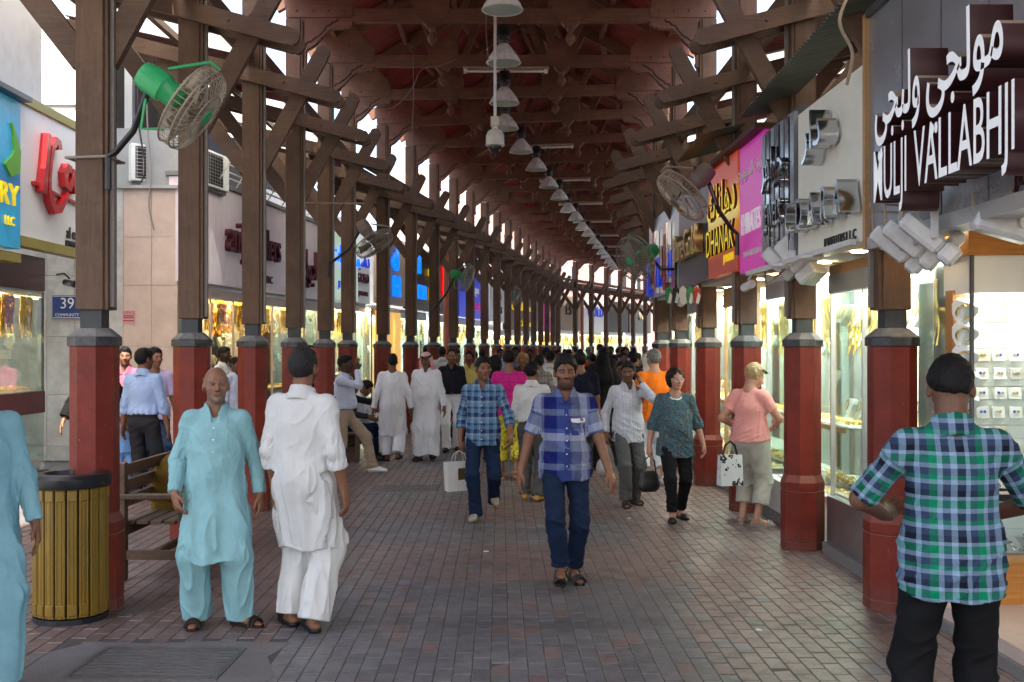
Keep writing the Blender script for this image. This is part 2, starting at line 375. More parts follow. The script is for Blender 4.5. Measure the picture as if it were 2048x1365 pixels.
# ---------------------------------------------------------------- roof trusses
def truss_meshes():
    M = {}
    M['tie_beam'] = MB().bevbox(-2.62, 2.62, -.05, .05, 5.99, 6.165, .006).mesh('tie_beam', 'timber_red')
    plate = [(2.80, 6.045), (1.95, 6.045), (1.93, 6.09), (1.95, 6.28), (2.22, 6.58), (2.36, 6.62), (2.80, 6.38)]
    def curve():
        pts = [(1.95, 6.043), (1.935, 5.985), (1.95, 5.945), (1.99, 5.925), (2.03, 5.932), (2.05, 5.91), (2.20, 5.905)]
        for i in range(9):
            a = i / 8; pts.append((2.22 + .30 * a ** 1.0, 5.90 - .10 * a - .16 * math.sin(a * math.pi / 2) ** 1.5))
        pts += [(2.535, 5.62), (2.54, 5.48), (2.525, 5.46), (2.535, 5.42), (2.56, 5.395), (2.60, 5.39), (2.61, 5.39), (2.61, 6.043)]
        return pts
    groove = [(2.12, 6.02), (2.16, 5.985), (2.19, 5.99), (2.22, 5.95), (2.27, 5.94), (2.31, 5.87), (2.37, 5.81), (2.44, 5.77), (2.47, 5.735), (2.52, 5.73), (2.545, 5.69)]
    for sg, nm in ((1, 'right'), (-1, 'left')):
        M['corbel_plate', sg] = MB().prism([(x * sg, z) for x, z in plate], -.068, .068).mesh('corbel_plate', 'timber_red')
        M['corbel_bracket', sg] = MB().prism([(x * sg, z) for x, z in curve()], -.052, .052).mesh('corbel_bracket', 'timber_red')
        M['carved_groove', sg] = MB().tube([(x * sg, -.052, z) for x, z in groove], .011, 6).mesh('carved_groove', 'dark_groove', True)
        M['rafter', sg] = MB().beam((2.95 * sg, 0, 6.20), (.02 * sg, 0, 7.84), .095, .17).mesh('rafter', 'timber_red')
        x = .9 * sg
        M['gusset', sg] = MB().prism([(x - .07, 5.935), (x + .07, 5.935), (x + .228, 6.11), (x + .228, 6.30), (x + .16, 6.395), (x - .16, 6.395), (x - .228, 6.30), (x - .228, 6.11)], -.066, .066).mesh('gusset', 'timber_red')
        M['pendant', sg] = MB().lathe([(.055, 5.936), (.06, 5.91), (.045, 5.885), (.03, 5.865), (.034, 5.85), (.062, 5.815), (.068, 5.79), (.055, 5.755), (.02, 5.715), (.004, 5.69)], 14, (x, 0, 0)).mesh('pendant', 'timber_red', True)
        M['outer_web', sg] = MB().beam((x + .14 * sg, 0, 6.37), (x + .46 * sg, 0, 7.03), .07, .11).mesh('outer_web', 'timber_red')
        M['inner_web', sg] = MB().beam((x - .14 * sg, 0, 6.37), (x - .55 * sg, 0, 7.58), .07, .11).mesh('inner_web', 'timber_red')
        for i, (bx, bz) in enumerate(((2.05, 6.13), (2.25, 6.13), (2.45, 6.13), (2.33, 6.30), (2.66, 6.13))): M['bolt', sg, i] = (bx * sg, -.068, bz)
    return M
TM = truss_meshes()
for k in range(1, NF - 1):
    if k not in RIGHT: continue
    a, b = LEFT[k], RIGHT[k]; c = (a + b) / 2
    lab = f'{ORD[k]} roof truss from the viewer, brown tie beam with carved corbels and pendants'
    o = empty('roof_truss', c, -HEAD[k], lab, 'truss', 'roof trusses over the walkway'); o.scale = ((b - a).length / 5.4, 1, 1)
    obj_from('tie_beam', TM['tie_beam'], o)
    for sg in (1, -1):
        pl = obj_from('corbel_plate', TM['corbel_plate', sg], o); br = obj_from('corbel_bracket', TM['corbel_bracket', sg], o)
        if k < 12: obj_from('carved_groove', TM['carved_groove', sg], br)
        for n in ('rafter', 'gusset', 'pendant', 'outer_web', 'inner_web'): obj_from(n, TM[n, sg], o)
        if k < 8:
            for i in range(5): obj_from('bolt', CM['bolt'], pl, TM['bolt', sg, i])

# ---------------------------------------------------------------- roof sheets, purlins, sill boards
roof = empty('arcade_roof', (0, 7, 0), 0, 'long pitched roof of dark red corrugated sheets over the walkway', 'roof')
def corr(P00, P01, P10, P11, name, m, parent, pitch=.13, amp=.018, th=None):
    """corrugated sheet, ribs run P00->P01 (up the slope); P00->P10 along the arcade"""
    P00, P01, P10, P11 = map(Vector, (P00, P01, P10, P11)); L = (P10 - P00).length; n = max(4, int(L / pitch) * 6); vs = []; fs = []
    nor = (P10 - P00).cross(P01 - P00).normalized()
    for i in range(n + 1):
        t = -.025 + 1.05 * i / n; o = nor * amp * math.sin(2 * math.pi * t * L / pitch)
        vs += [P00.lerp(P10, t) + o, P01.lerp(P11, t) + o]
    for i in range(n): fs.append((2 * i, 2 * i + 1, 2 * i + 3, 2 * i + 2))
    me = bpy.data.meshes.new(name); off = parent.matrix_basis.translation if parent else Vector(); me.from_pydata([v - off for v in vs], [], fs); me.materials.append(MATS[m])
    me.polygons.foreach_set('use_smooth', [True] * len(fs)); return obj_from(name, me, parent)
for k in range(-8, NF - 2):
    A0, B0, A1, B1 = LEFT[k], RIGHT[k], LEFT[k + 1], RIGHT[k + 1]
    c0, c1 = (A0 + B0) / 2, (A1 + B1) / 2
    for s_, (e0, e1) in ((-1, (A0, A1)), (1, (B0, B1))):
        o0 = c0 + (e0 - c0) * 1.045; o1 = c1 + (e1 - c1) * 1.045
        corr((o0.x, o0.y, 6.43), (c0.x, c0.y, 8.02), (o1.x, o1.y, 6.43), (c1.x, c1.y, 8.02), 'roof_sheet', 'roof_red', roof)
        for f in (.30, .62, .94):
            q0 = c0 + (e0 - c0) * f; q1 = c1 + (e1 - c1) * f; z = 7.96 - 1.59 / 1.045 * f - .06
            d = q1 - q0
            MB().beam(tuple(Vector((q0.x, q0.y, z)) - roof.location), tuple(Vector((q1.x, q1.y, z)) - roof.location), .10, .07, up=(0, 0, 1)).build('purlin', 'timber_red', roof)
    MB().beam(tuple(Vector((c0.x, c0.y, 7.86)) - roof.location), tuple(Vector((c1.x, c1.y, 7.86)) - roof.location), .16, .08, up=(0, 0, 1)).build('ridge_beam', 'timber_red', roof)
for side, nm in ((-1, 'left'), (1, 'right')):
    sr = empty('aisle_roof', rowp(side, 0), 0, f'low side roof above the {nm} columns, sill boards and grey and red sheets', 'roof')
    for k in range(-8, NF - 2):
        a, b = rowp(side, k), rowp(side, k + 1); d = (b - a).normalized(); off = sr.location
        for z0, z1, dx in ((5.03, 5.17, 0), (4.86, 4.99, .0)):
            n = Vector((d.y, -d.x, 0)) * side
            mid = Vector((0, 0, (z0 + z1) / 2))
            MB().beam(tuple(a + d * .1 + n * .02 + mid - off), tuple(b - d * .1 + n * .02 + mid - off), .045, z1 - z0, up=tuple(n)).build('sill_board', 'timber_y', sr)
        i0, i1 = pathp(side, k, .12), pathp(side, k + 1, .12); o0, o1 = pathp(side, k, 2.05), pathp(side, k + 1, 2.05)
        zz = [4.98, 5.42]
        # translucent sheets added in some bays to light the signs below
        if True:
            corr((i0.x, i0.y, zz[0]), (o0.x, o0.y, zz[1]), (i1.x, i1.y, zz[0]), (o1.x, o1.y, zz[1]), 'aisle_sheet', 'sheet_clear' if (side < 0 and k in (-1, 1, 3, 4, 6, 8, 10) or side > 0 and k in (-1, 0, 2, 4)) else 'roof_red' if (k * 7 + (side > 0)) % 3 else 'sheet_grey', sr, pitch=.16)
        for f in (.7, 1.5):
            q0, q1 = pathp(side, k, f), pathp(side, k + 1, f); z = 4.73 + .26 * f + .12
            MB().beam(tuple(Vector((q0.x, q0.y, z)) - off), tuple(Vector((q1.x, q1.y, z)) - off), .07, .06, up=(0, 0, 1)).build('purlin', 'timber_y', sr)

# ---------------------------------------------------------------- ground, paving
mat('joint_sand', (.062, .057, .054), .9, var=.3, vscale=30)
def paver_mat():
    m = bpy.data.materials.new('paver'); m.use_nodes = True; t = NT(m); MATS['paver'] = m
    a = t.new('ShaderNodeAttribute', attribute_name='tint'); g = t.new('ShaderNodeNewGeometry')
    n = t.noise(g.outputs['Position'], 1.3, 5, .6); n2 = t.noise(g.outputs['Position'], 55, 3, .6); n3 = t.noise(g.outputs['Position'], 7, 5, .7)
    c = t.mix(a.outputs[0], t.ramp(n, [(.3, (.78, .77, .78)), (.7, (1.2, 1.2, 1.18))]), 1, 'MULTIPLY'); c = t.mix(c, t.ramp(n2, [(.3, (.8, .8, .8)), (.7, (1.2, 1.2, 1.2))]), .7, 'MULTIPLY')
    c = t.mix(c, (.055, .052, .052), t.ramp(n3, [(.5, (0, 0, 0)), (.72, (.55,) * 3)]))
    t.lk(c, t.b.inputs['Base Color']); r = t.ramp(n3, [(.3, (.28,) * 3), (.75, (.55,) * 3)]); t.lk(r, t.b.inputs['Roughness']); t.b.inputs['Specular IOR Level'].default_value = .45
    t.bump(n2, .35, .004)
paver_mat()
mat('concrete', (.145, .134, .134), .7, var=.25, vscale=4, dirt=.5, bump=.3, bscale=60); mat('iron_grate', (.11, .105, .104), .5, .3, var=.3, vscale=20)
mat('granite_kerb', (.20, .19, .18), .5, var=.3, vscale=30, dirt=.3)
mat('far_ground', (.22, .20, .18), .9, var=.15, vscale=.3)
g = MB().box(-300, 300, -60, 500, -.5, -.045).build('ground', 'far_ground'); tag(g, kind='structure')
base = MB().box(-9.5, 13, -4, 72, -.2, -.0035).build('pavement', 'joint_sand'); tag(base, kind='structure')
PATCH = (-2.62, -1.28, 5.0, 6.42); DRAIN = (-1.62, -.78, 13.1, 13.75)
tint_r, tint_g = np.array((.165, .115, .108)), np.array((.130, .124, .131))
rng = np.random.default_rng(5)
def blocked(x, y): return any(a < x < b and c < y < d for a, b, c, d in (PATCH, DRAIN))
def paver_tint(x, y):
    red = (abs(x + .1) > 1.42 + .16 * math.sin(y * 1.7)) or (8.05 < y < 9.6) or (10.9 < y < 12.4) or (14.2 < y < 15.4) or (18 < y < 19.4)
    if rng.random() < .05: red = not red
    t = (tint_r if red else tint_g) * (1 + rng.normal(0, .08))
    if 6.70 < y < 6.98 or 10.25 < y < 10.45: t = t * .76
    return np.clip(t, .02, .5)
cells = []
W_, L_ = .103, .206
for i in range(-46, 29):
    x = i * W_
    y = 3.0 + (L_ / 2 if i % 2 else 0)
    while y < 26.0:
        if not blocked(x, y): cells.append((x, y))
        y += L_
# the 300 that show largest: nearest in view
inview = [c for c in cells if 5.55 < c[1] and abs(c[0]) < .47 * c[1]]
inview.sort(key=lambda c: c[1]); near = set(inview[:300])
def paver_geo(h): # top face with worn edge
    a, b = W_ / 2 - .0016, L_ / 2 - .0016; e = .0045; v = [(-a, -b, -.02), (a, -b, -.02), (a, b, -.02), (-a, b, -.02), (-a, -b, -.006), (a, -b, -.006), (a, b, -.006), (-a, b, -.006), (-a + e, -b + e, 0), (a - e, -b + e, 0), (a - e, b - e, 0), (-a + e, b - e, 0)]
    f = [(8, 9, 10, 11)] + [(4 + i, 4 + (i + 1) % 4, 8 + (i + 1) % 4, 8 + i) for i in range(4)] + [(i, (i + 1) % 4, 4 + (i + 1) % 4, 4 + i) for i in range(4)]; return np.array(v), f
pv, pf = paver_geo(0)
variants = {}
def paver_variant(red, j):
    if (red, j) not in variants:
        me = bpy.data.meshes.new('paver'); me.from_pydata([tuple(v) for v in pv], [], pf); me.materials.append(MATS['paver'])
        at_ = me.attributes.new('tint', 'FLOAT_COLOR', 'POINT'); c = (tint_r if red else tint_g) * (.8 + .4 * j / 5); at_.data.foreach_set('color', np.tile(np.append(c, 1), 12)); variants[red, j] = me
    return variants[red, j]
VV, FF, CC = [], [], []; nb_ = 0
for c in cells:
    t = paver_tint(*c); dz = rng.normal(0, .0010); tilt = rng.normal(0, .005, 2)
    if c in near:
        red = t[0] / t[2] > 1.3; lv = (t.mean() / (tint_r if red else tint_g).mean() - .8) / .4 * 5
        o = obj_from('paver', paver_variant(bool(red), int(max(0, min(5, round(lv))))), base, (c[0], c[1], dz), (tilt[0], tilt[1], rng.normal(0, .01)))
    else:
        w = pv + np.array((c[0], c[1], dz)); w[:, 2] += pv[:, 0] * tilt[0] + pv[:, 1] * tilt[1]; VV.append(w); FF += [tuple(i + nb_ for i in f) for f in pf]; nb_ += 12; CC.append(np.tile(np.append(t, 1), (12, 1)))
me = bpy.data.meshes.new('paving_stones'); me.from_pydata(np.concatenate(VV).tolist(), [], FF); me.materials.append(MATS['paver'])
at_ = me.attributes.new('tint', 'FLOAT_COLOR', 'POINT'); at_.data.foreach_set('color', np.concatenate(CC).astype(np.float32).ravel())
tag(obj_from('paving_stones', me, base), kind='stuff')
def far_paver():
    m = bpy.data.materials.new('paver_far'); m.use_nodes = True; t = NT(m); MATS['paver_far'] = m
    tc = t.new('ShaderNodeTexCoord'); br = t.new('ShaderNodeTexBrick'); br.inputs['Scale'].default_value = 1; br.inputs['Brick Width'].default_value = .206; br.inputs['Row Height'].default_value = .103; br.inputs['Mortar Size'].default_value = .004
    br.inputs['Color1'].default_value = (*tint_g, 1); br.inputs['Color2'].default_value = (*(tint_g * .6 + tint_r * .4), 1); br.inputs['Mortar'].default_value = (.05, .045, .04, 1)
    mp = t.new('ShaderNodeMapping'); mp.inputs['Rotation'].default_value = (0, 0, R(90)); t.lk(tc.outputs['Object'], mp.inputs[0]); t.lk(mp.outputs[0], br.inputs[0])
    t.lk(br.outputs[0], t.b.inputs['Base Color']); t.b.inputs['Roughness'].default_value = .5
far_paver()
MB().box(-9.5, 13, 26.0, 72, -.0032, -.001).build('far_paving', 'paver_far', base)
MB().box(-9.5, -4.80, -4, 26.0, -.0032, -.0015).build('side_paving', 'concrete', base)
MB().box(2.93, 13, -4, 26.0, -.0032, -.0015).build('shop_floor', 'concrete', base)
x0, x1, y0, y1 = PATCH
MB().prism([(x0, 4.9), (x1 + .03, 4.9), (x1 - .02, 5.3), (x1 + .06, 5.75), (x1 - .05, 6.1), (x1 + .02, 6.40), (-1.7, 6.43), (-2.1, 6.38), (-2.45, 6.42), (x0, 6.2)], -.02, .003, 'z').build('concrete_patch', 'concrete', base)
dg_ = empty('drain_cover', (-1.92, 5.98, .003), R(-2), 'worn rectangular iron grate set in the concrete patch at lower left', 'drain')
for nm, b in (('frame_bar', (-.42, .42, -.30, -.27)), ('frame_bar', (-.42, .42, .27, .30)), ('frame_bar', (-.42, -.39, -.27, .27)), ('frame_bar', (.39, .42, -.27, .27))): MB().box(b[0], b[1], b[2], b[3], 0, .006).build(nm, 'iron_grate', dg_)
bar = MB().box(-.39, .39, -.009, .009, 0, .005).mesh('grate_bar', 'iron_grate')
for i in range(9): obj_from('grate_bar', bar, dg_, (0, -.235 + i * .0588, 0))
x0, x1, y0, y1 = DRAIN
MB().box(x0, x1, y0, y1, -.02, .002).build('concrete_frame', 'concrete', base)
dg2 = empty('drain_cover', (-1.13, 13.42, .002), 0, 'small iron drain grate in the paving near the white robed men', 'drain')
MB().box(-.33, .33, -.16, -.14, 0, .006).build('frame_bar', 'iron_grate', dg2); MB().box(-.33, .33, .14, .16, 0, .006).build('frame_bar', 'iron_grate', dg2)
bar = MB().box(-.012, .012, -.14, .14, 0, .005).mesh('grate_bar', 'iron_grate')
for i in range(15): obj_from('grate_bar', bar, dg2, (-.30 + i * .043, 0, 0))
# ---------------------------------------------------------------- people: smooth-blended volumes turned into one continuous surface each
def V3(*a): return np.array(a, float)
def nrm(v): v = np.asarray(v, float); return v / (np.linalg.norm(v) + 1e-9)
class Field:
    def __init__(s, lo, hi, v):
        s.v = v; s.lo = np.array(lo, float); s.n = np.ceil((np.array(hi) - s.lo) / v).astype(int) + 1
        s.ax = [(s.lo[i] + v * np.arange(s.n[i])).astype(np.float32) for i in range(3)]
        s.d = np.full(s.n, 1.0, np.float32)
    def sub(s, lo, hi):
        sl = []
        for i in range(3):
            a = int(max(0, math.floor((lo[i] - s.lo[i]) / s.v))); b = int(min(s.n[i], math.ceil((hi[i] - s.lo[i]) / s.v) + 1))
            if b <= a: return None
            sl.append(slice(a, b))
        sl = tuple(sl)
        return sl, s.ax[0][sl[0]][:, None, None], s.ax[1][sl[1]][None, :, None], s.ax[2][sl[2]][None, None, :]
    def put(s, sl, b, k, op):
        a = s.d[sl]
        if op == 'u':
            if k > 0:
                h = np.clip(.5 + .5 * (b - a) / k, 0, 1); s.d[sl] = b * (1 - h) + a * h - k * h * (1 - h)
            else: s.d[sl] = np.minimum(a, b)
        elif op == 's':
            b = -b; h = np.clip(.5 - .5 * (b - a) / max(k, 1e-4), 0, 1); s.d[sl] = b * (1 - h) + a * h + max(k, 1e-4) * h * (1 - h)
        else: s.d[sl] = np.maximum(a, b)
    def cone(s, a, b, r1, r2, k=.02, op='u', flat=None, sf=1.0):
        a, b = np.asarray(a, float), np.asarray(b, float); m = max(r1, r2) + k + .03
        g = s.sub(np.minimum(a, b) - m, np.maximum(a, b) + m)
        if g is None: return
        sl, x, y, z = g; ba = b - a; L = float(ba @ ba) + 1e-9
        px, py, pz = x - a[0], y - a[1], z - a[2]
        t = np.clip((px * ba[0] + py * ba[1] + pz * ba[2]) / L, 0, 1)
        qx, qy, qz = px - t * ba[0], py - t * ba[1], pz - t * ba[2]
        d2 = qx * qx + qy * qy + qz * qz
        if flat is not None:
            f = nrm(flat); q = qx * f[0] + qy * f[1] + qz * f[2]; d2 = d2 + (sf * sf - 1) * q * q
        s.put(sl, np.sqrt(d2) - (r1 + (r2 - r1) * t), k, op)
    def ell(s, c, r, M=None, k=.02, op='u'):
        c = np.asarray(c, float); r = np.asarray(r, float); m = r.max() + k + .02
        g = s.sub(c - m, c + m)
        if g is None: return
        sl, x, y, z = g; x, y, z = x - c[0], y - c[1], z - c[2]
        if M is not None: x, y, z = [M[0, i] * x + M[1, i] * y + M[2, i] * z for i in range(3)]
        k0 = np.sqrt((x / r[0]) ** 2 + (y / r[1]) ** 2 + (z / r[2]) ** 2); k1 = np.sqrt((x / r[0] ** 2) ** 2 + (y / r[1] ** 2) ** 2 + (z / r[2] ** 2) ** 2)
        s.put(sl, k0 * (k0 - 1) / np.maximum(k1, 1e-4), k, op)
    def grid(s): return s.ax[0][:, None, None], s.ax[1][None, :, None], s.ax[2][None, None, :]
    def surf(s):
        d = s.d; sg = d < 0; nx, ny, nz = [n - 1 for n in d.shape]
        cnt = np.zeros((nx, ny, nz), np.int8)
        for i in (0, 1):
            for j in (0, 1):
                for k in (0, 1): cnt += sg[i:nx + i, j:ny + j, k:nz + k]
        act = (cnt > 0) & (cnt < 8); I, J, K = np.nonzero(act); N = len(I)
        if N == 0: return np.zeros((0, 3)), np.zeros((0, 4), int)
        P = np.zeros((N, 3)); C = np.zeros(N)
        cor = [(i, j, k) for i in (0, 1) for j in (0, 1) for k in (0, 1)]
        val = {c: d[I + c[0], J + c[1], K + c[2]].astype(float) for c in cor}
        for a in cor:
            for ax in range(3):
                if a[ax] == 0:
                    b = list(a); b[ax] = 1; b = tuple(b); va, vb = val[a], val[b]; m = (va < 0) != (vb < 0)
                    t = np.where(m, va / np.where(np.abs(va - vb) < 1e-9, 1e-9, va - vb), 0)
                    for q in range(3): P[:, q] += np.where(m, a[q] + (t if q == ax else 0), 0)
                    C += m
        P = P / C[:, None] + np.stack([I, J, K], 1); P = P * s.v + s.lo
        vid = np.full((nx, ny, nz), -1, np.int32); vid[I, J, K] = np.arange(N)
        F = []
        for ax in range(3):
            u, w = (ax + 1) % 3, (ax + 2) % 3
            a = sg.take(range(d.shape[ax] - 1), ax); b = sg.take(range(1, d.shape[ax]), ax)
            E = np.nonzero(a != b); e = np.stack(E, 1)
            ok = (e[:, u] >= 1) & (e[:, w] >= 1) & (e[:, u] < d.shape[u] - 1) & (e[:, w] < d.shape[w] - 1); e = e[ok]
            ins = a[e[:, 0], e[:, 1], e[:, 2]]
            def V(du, dw):
                c = e.copy(); c[:, u] += du; c[:, w] += dw; return vid[c[:, 0], c[:, 1], c[:, 2]]
            q = np.stack([V(-1, -1), V(0, -1), V(0, 0), V(-1, 0)], 1); q[~ins] = q[~ins][:, ::-1]; F.append(q)
        F = np.concatenate(F); F = F[(F >= 0).all(1)]
        return P, F
def smooth_v(P, F, it=1, lam=.5):
    for _ in range(it):
        S = np.zeros_like(P); C = np.zeros(len(P))
        for a, b in ((0, 1), (1, 2), (2, 3), (3, 0)):
            for q in range(3):
                S[:, q] += np.bincount(F[:, a], P[F[:, b], q], len(P)) + np.bincount(F[:, b], P[F[:, a], q], len(P))
            C += np.bincount(F[:, a], minlength=len(P)) + np.bincount(F[:, b], minlength=len(P))
        P = P + lam * (S / np.maximum(C, 1)[:, None] - P)
    return P
def normals(P, F):
    n = np.cross(P[F[:, 2]] - P[F[:, 0]], P[F[:, 3]] - P[F[:, 1]]); N = np.zeros_like(P)
    for i in range(4):
        for q in range(3): N[:, q] += np.bincount(F[:, i], n[:, q], len(P))
    return N / (np.linalg.norm(N, axis=1)[:, None] + 1e-12)
_tab = RNG.random(4096)
def vnoise(P, f, seed=0):
    """value noise, -1..1"""
    p = P * np.asarray(f) + seed * 13.7; i = np.floor(p).astype(int); t = p - i; t = t * t * (3 - 2 * t); out = 0
    for a in (0, 1):
        for b in (0, 1):
            for c in (0, 1):
                h = _tab[((i[:, 0] + a) * 73 + (i[:, 1] + b) * 179 + (i[:, 2] + c) * 283) & 4095]
                out = out + h * (t[:, 0] if a else 1 - t[:, 0]) * (t[:, 1] if b else 1 - t[:, 1]) * (t[:, 2] if c else 1 - t[:, 2])
    return out * 2 - 1
def qmesh(name, P, F, m, attrs=None):
    me = bpy.data.meshes.new(name); me.vertices.add(len(P)); me.vertices.foreach_set('co', P.astype(np.float32).ravel())
    me.loops.add(F.size); me.loops.foreach_set('vertex_index', F.astype(np.int32).ravel())
    me.polygons.add(len(F)); me.polygons.foreach_set('loop_start', np.arange(0, F.size, 4, dtype=np.int32)); me.polygons.foreach_set('loop_total', np.full(len(F), 4, np.int32))
    me.polygons.foreach_set('use_smooth', np.ones(len(F), bool)); me.update(calc_edges=True)
    for k, (typ, a) in (attrs or {}).items():
        at_ = me.attributes.new(k, typ, 'POINT')
        at_.data.foreach_set('color' if typ == 'FLOAT_COLOR' else 'vector', a.astype(np.float32).ravel())
    me.materials.append(MATS[m] if isinstance(m, str) else m); return me
def ik(a, t, l1, l2, pole):
    a, t = np.asarray(a, float), np.asarray(t, float); d = t - a; L = np.linalg.norm(d)
    if L > (l1 + l2) * .998: t = a + d / L * (l1 + l2) * .998; d = t - a; L = np.linalg.norm(d)
    n = d / L; x = (l1 * l1 - l2 * l2 + L * L) / (2 * L); h = math.sqrt(max(0, l1 * l1 - x * x))
    p = np.asarray(pole, float); p = nrm(p - n * (p @ n)); return a + n * x + p * h, t
def rotm(rx=0, ry=0, rz=0):
    return np.array(Matrix.Rotation(rz, 3, 'Z') @ Matrix.Rotation(ry, 3, 'Y') @ Matrix.Rotation(rx, 3, 'X'))

SKIN = {'brown': (.20, .092, .052), 'dark': (.060, .028, .017), 'tan': (.24, .115, .066), 'fair': (.45, .23, .15), 'mid': (.15, .068, .039)}
def skin_mat():
    m = bpy.data.materials.new('skin'); m.use_nodes = True; t = NT(m); MATS['skin'] = m
    a = t.new('ShaderNodeAttribute', attribute_name='tint'); n = t.noise(t.coords('Object', rnd=False), 55, 3)
    t.lk(t.mix(a.outputs[0], t.ramp(n, [(.3, (.86, .84, .84)), (.7, (1.1, 1.08, 1.06))]), 1.0, 'MULTIPLY'), t.b.inputs['Base Color'])
    t.b.inputs['Roughness'].default_value = .5; t.b.inputs['Specular IOR Level'].default_value = .35
    t.b.inputs['Subsurface Weight'].default_value = .0; t.bump(t.noise(t.coords('Object', rnd=False), 160, 2), .12, .004)
skin_mat()
def cloth(name, col, rough=.85, weave=.25, sheen=.0, var=.10):
    if name in MATS: return name
    m = bpy.data.materials.new(name); m.use_nodes = True; t = NT(m); MATS[name] = m
    v = t.coords('Object', rnd=False); n = t.noise(v, 9, 5, .65)
    c = t.ramp(n, [(.28, [x * (1 - var) for x in col]), (.72, [min(.95, x * (1 + var)) for x in col])])
    t.lk(c, t.b.inputs['Base Color']); t.b.inputs['Roughness'].default_value = rough; t.b.inputs['Specular IOR Level'].default_value = .12
    t.b.inputs['Sheen Weight'].default_value = sheen; t.bump(t.noise(v, 260, 2), weave, .003); return name
def plaid(name, us, vs, pu, pv, base=(1, 1, 1), mode='AVG', noise=.06):
    """woven check: us / vs are (position, colour) stripe lists over one repeat of pu / pv metres"""
    if name in MATS: return name
    m = bpy.data.materials.new(name); m.use_nodes = True; t = NT(m); MATS[name] = m
    a = t.new('ShaderNodeAttribute', attribute_name='puv'); s = t.new('ShaderNodeSeparateXYZ'); t.lk(a.outputs['Vector'], s.inputs[0])
    def chan(o, per, stops):
        d = t.new('ShaderNodeMath', operation='DIVIDE'); t.lk(o, d.inputs[0]); d.inputs[1].default_value = per
        ad = t.new('ShaderNodeMath', operation='ADD'); t.lk(d.outputs[0], ad.inputs[0]); ad.inputs[1].default_value = 20.0
        f = t.new('ShaderNodeMath', operation='FRACT'); t.lk(ad.outputs[0], f.inputs[0]); return t.ramp(f.outputs[0], stops, 'CONSTANT')
    cu, cv = chan(s.outputs[0], pu, us), chan(s.outputs[1], pv, vs)
    c = t.mix(cu, cv, .5) if mode == 'AVG' else t.mix(cu, cv, 1.0, 'MULTIPLY')
    c = t.mix(c, t.ramp(t.noise(t.coords('Object', rnd=False), 60, 4), [(.3, (1 - noise * 2,) * 3), (.7, (1 + noise,) * 3)]), 1, 'MULTIPLY')
    t.lk(c, t.b.inputs['Base Color']); t.b.inputs['Roughness'].default_value = .85; t.b.inputs['Specular IOR Level'].default_value = .2; 
    t.bump(t.noise(t.coords('Object', rnd=False), 260, 2), .2, .003); return name
def print_mat(name, cols, scale=22):
    if name in MATS: return name
    m = bpy.data.materials.new(name); m.use_nodes = True; t = NT(m); MATS[name] = m
    v = t.coords('Object', rnd=False); n = t.noise(v, scale, 3, .7)
    k = len(cols); st = [(0.28 + .44 * i / (k - 1), c) for i, c in enumerate(cols)]
    t.lk(t.ramp(n, st, 'CONSTANT'), t.b.inputs['Base Color']); t.b.inputs['Roughness'].default_value = .8; t.b.inputs['Specular IOR Level'].default_value = .25; return name
mat('hair_black', (.007, .006, .006), .6, spec=.18, bump=.4, bscale=120)
mat('hair_grey', (.13, .125, .12), .5, var=.5, vscale=70, bump=.6, bscale=120)
mat('hair_salt', (.022, .020, .019), .6, spec=.18, var=.6, vscale=90, bump=.6, bscale=120)
mat('hair_brown', (.016, .010, .007), .6, spec=.18, bump=.6, bscale=120)
mat('hair_blond', (.34, .23, .10), .5, var=.45, vscale=60, bump=.7, bscale=110)
mat('hair_curl', (.30, .15, .05), .5, var=.5, vscale=50, bump=.8, bscale=70)
mat('shoe_black', (.010, .010, .011), .4, spec=.3); mat('shoe_tan', (.55, .28, .06), .6, var=.2); mat('shoe_grey', (.26, .23, .19), .7, var=.3)
mat('sandal', (.025, .015, .011), .6, spec=.25); mat('shoe_white', (.7, .7, .7), .5); mat('leather_black', (.014, .013, .014), .4, bump=.3, bscale=150)

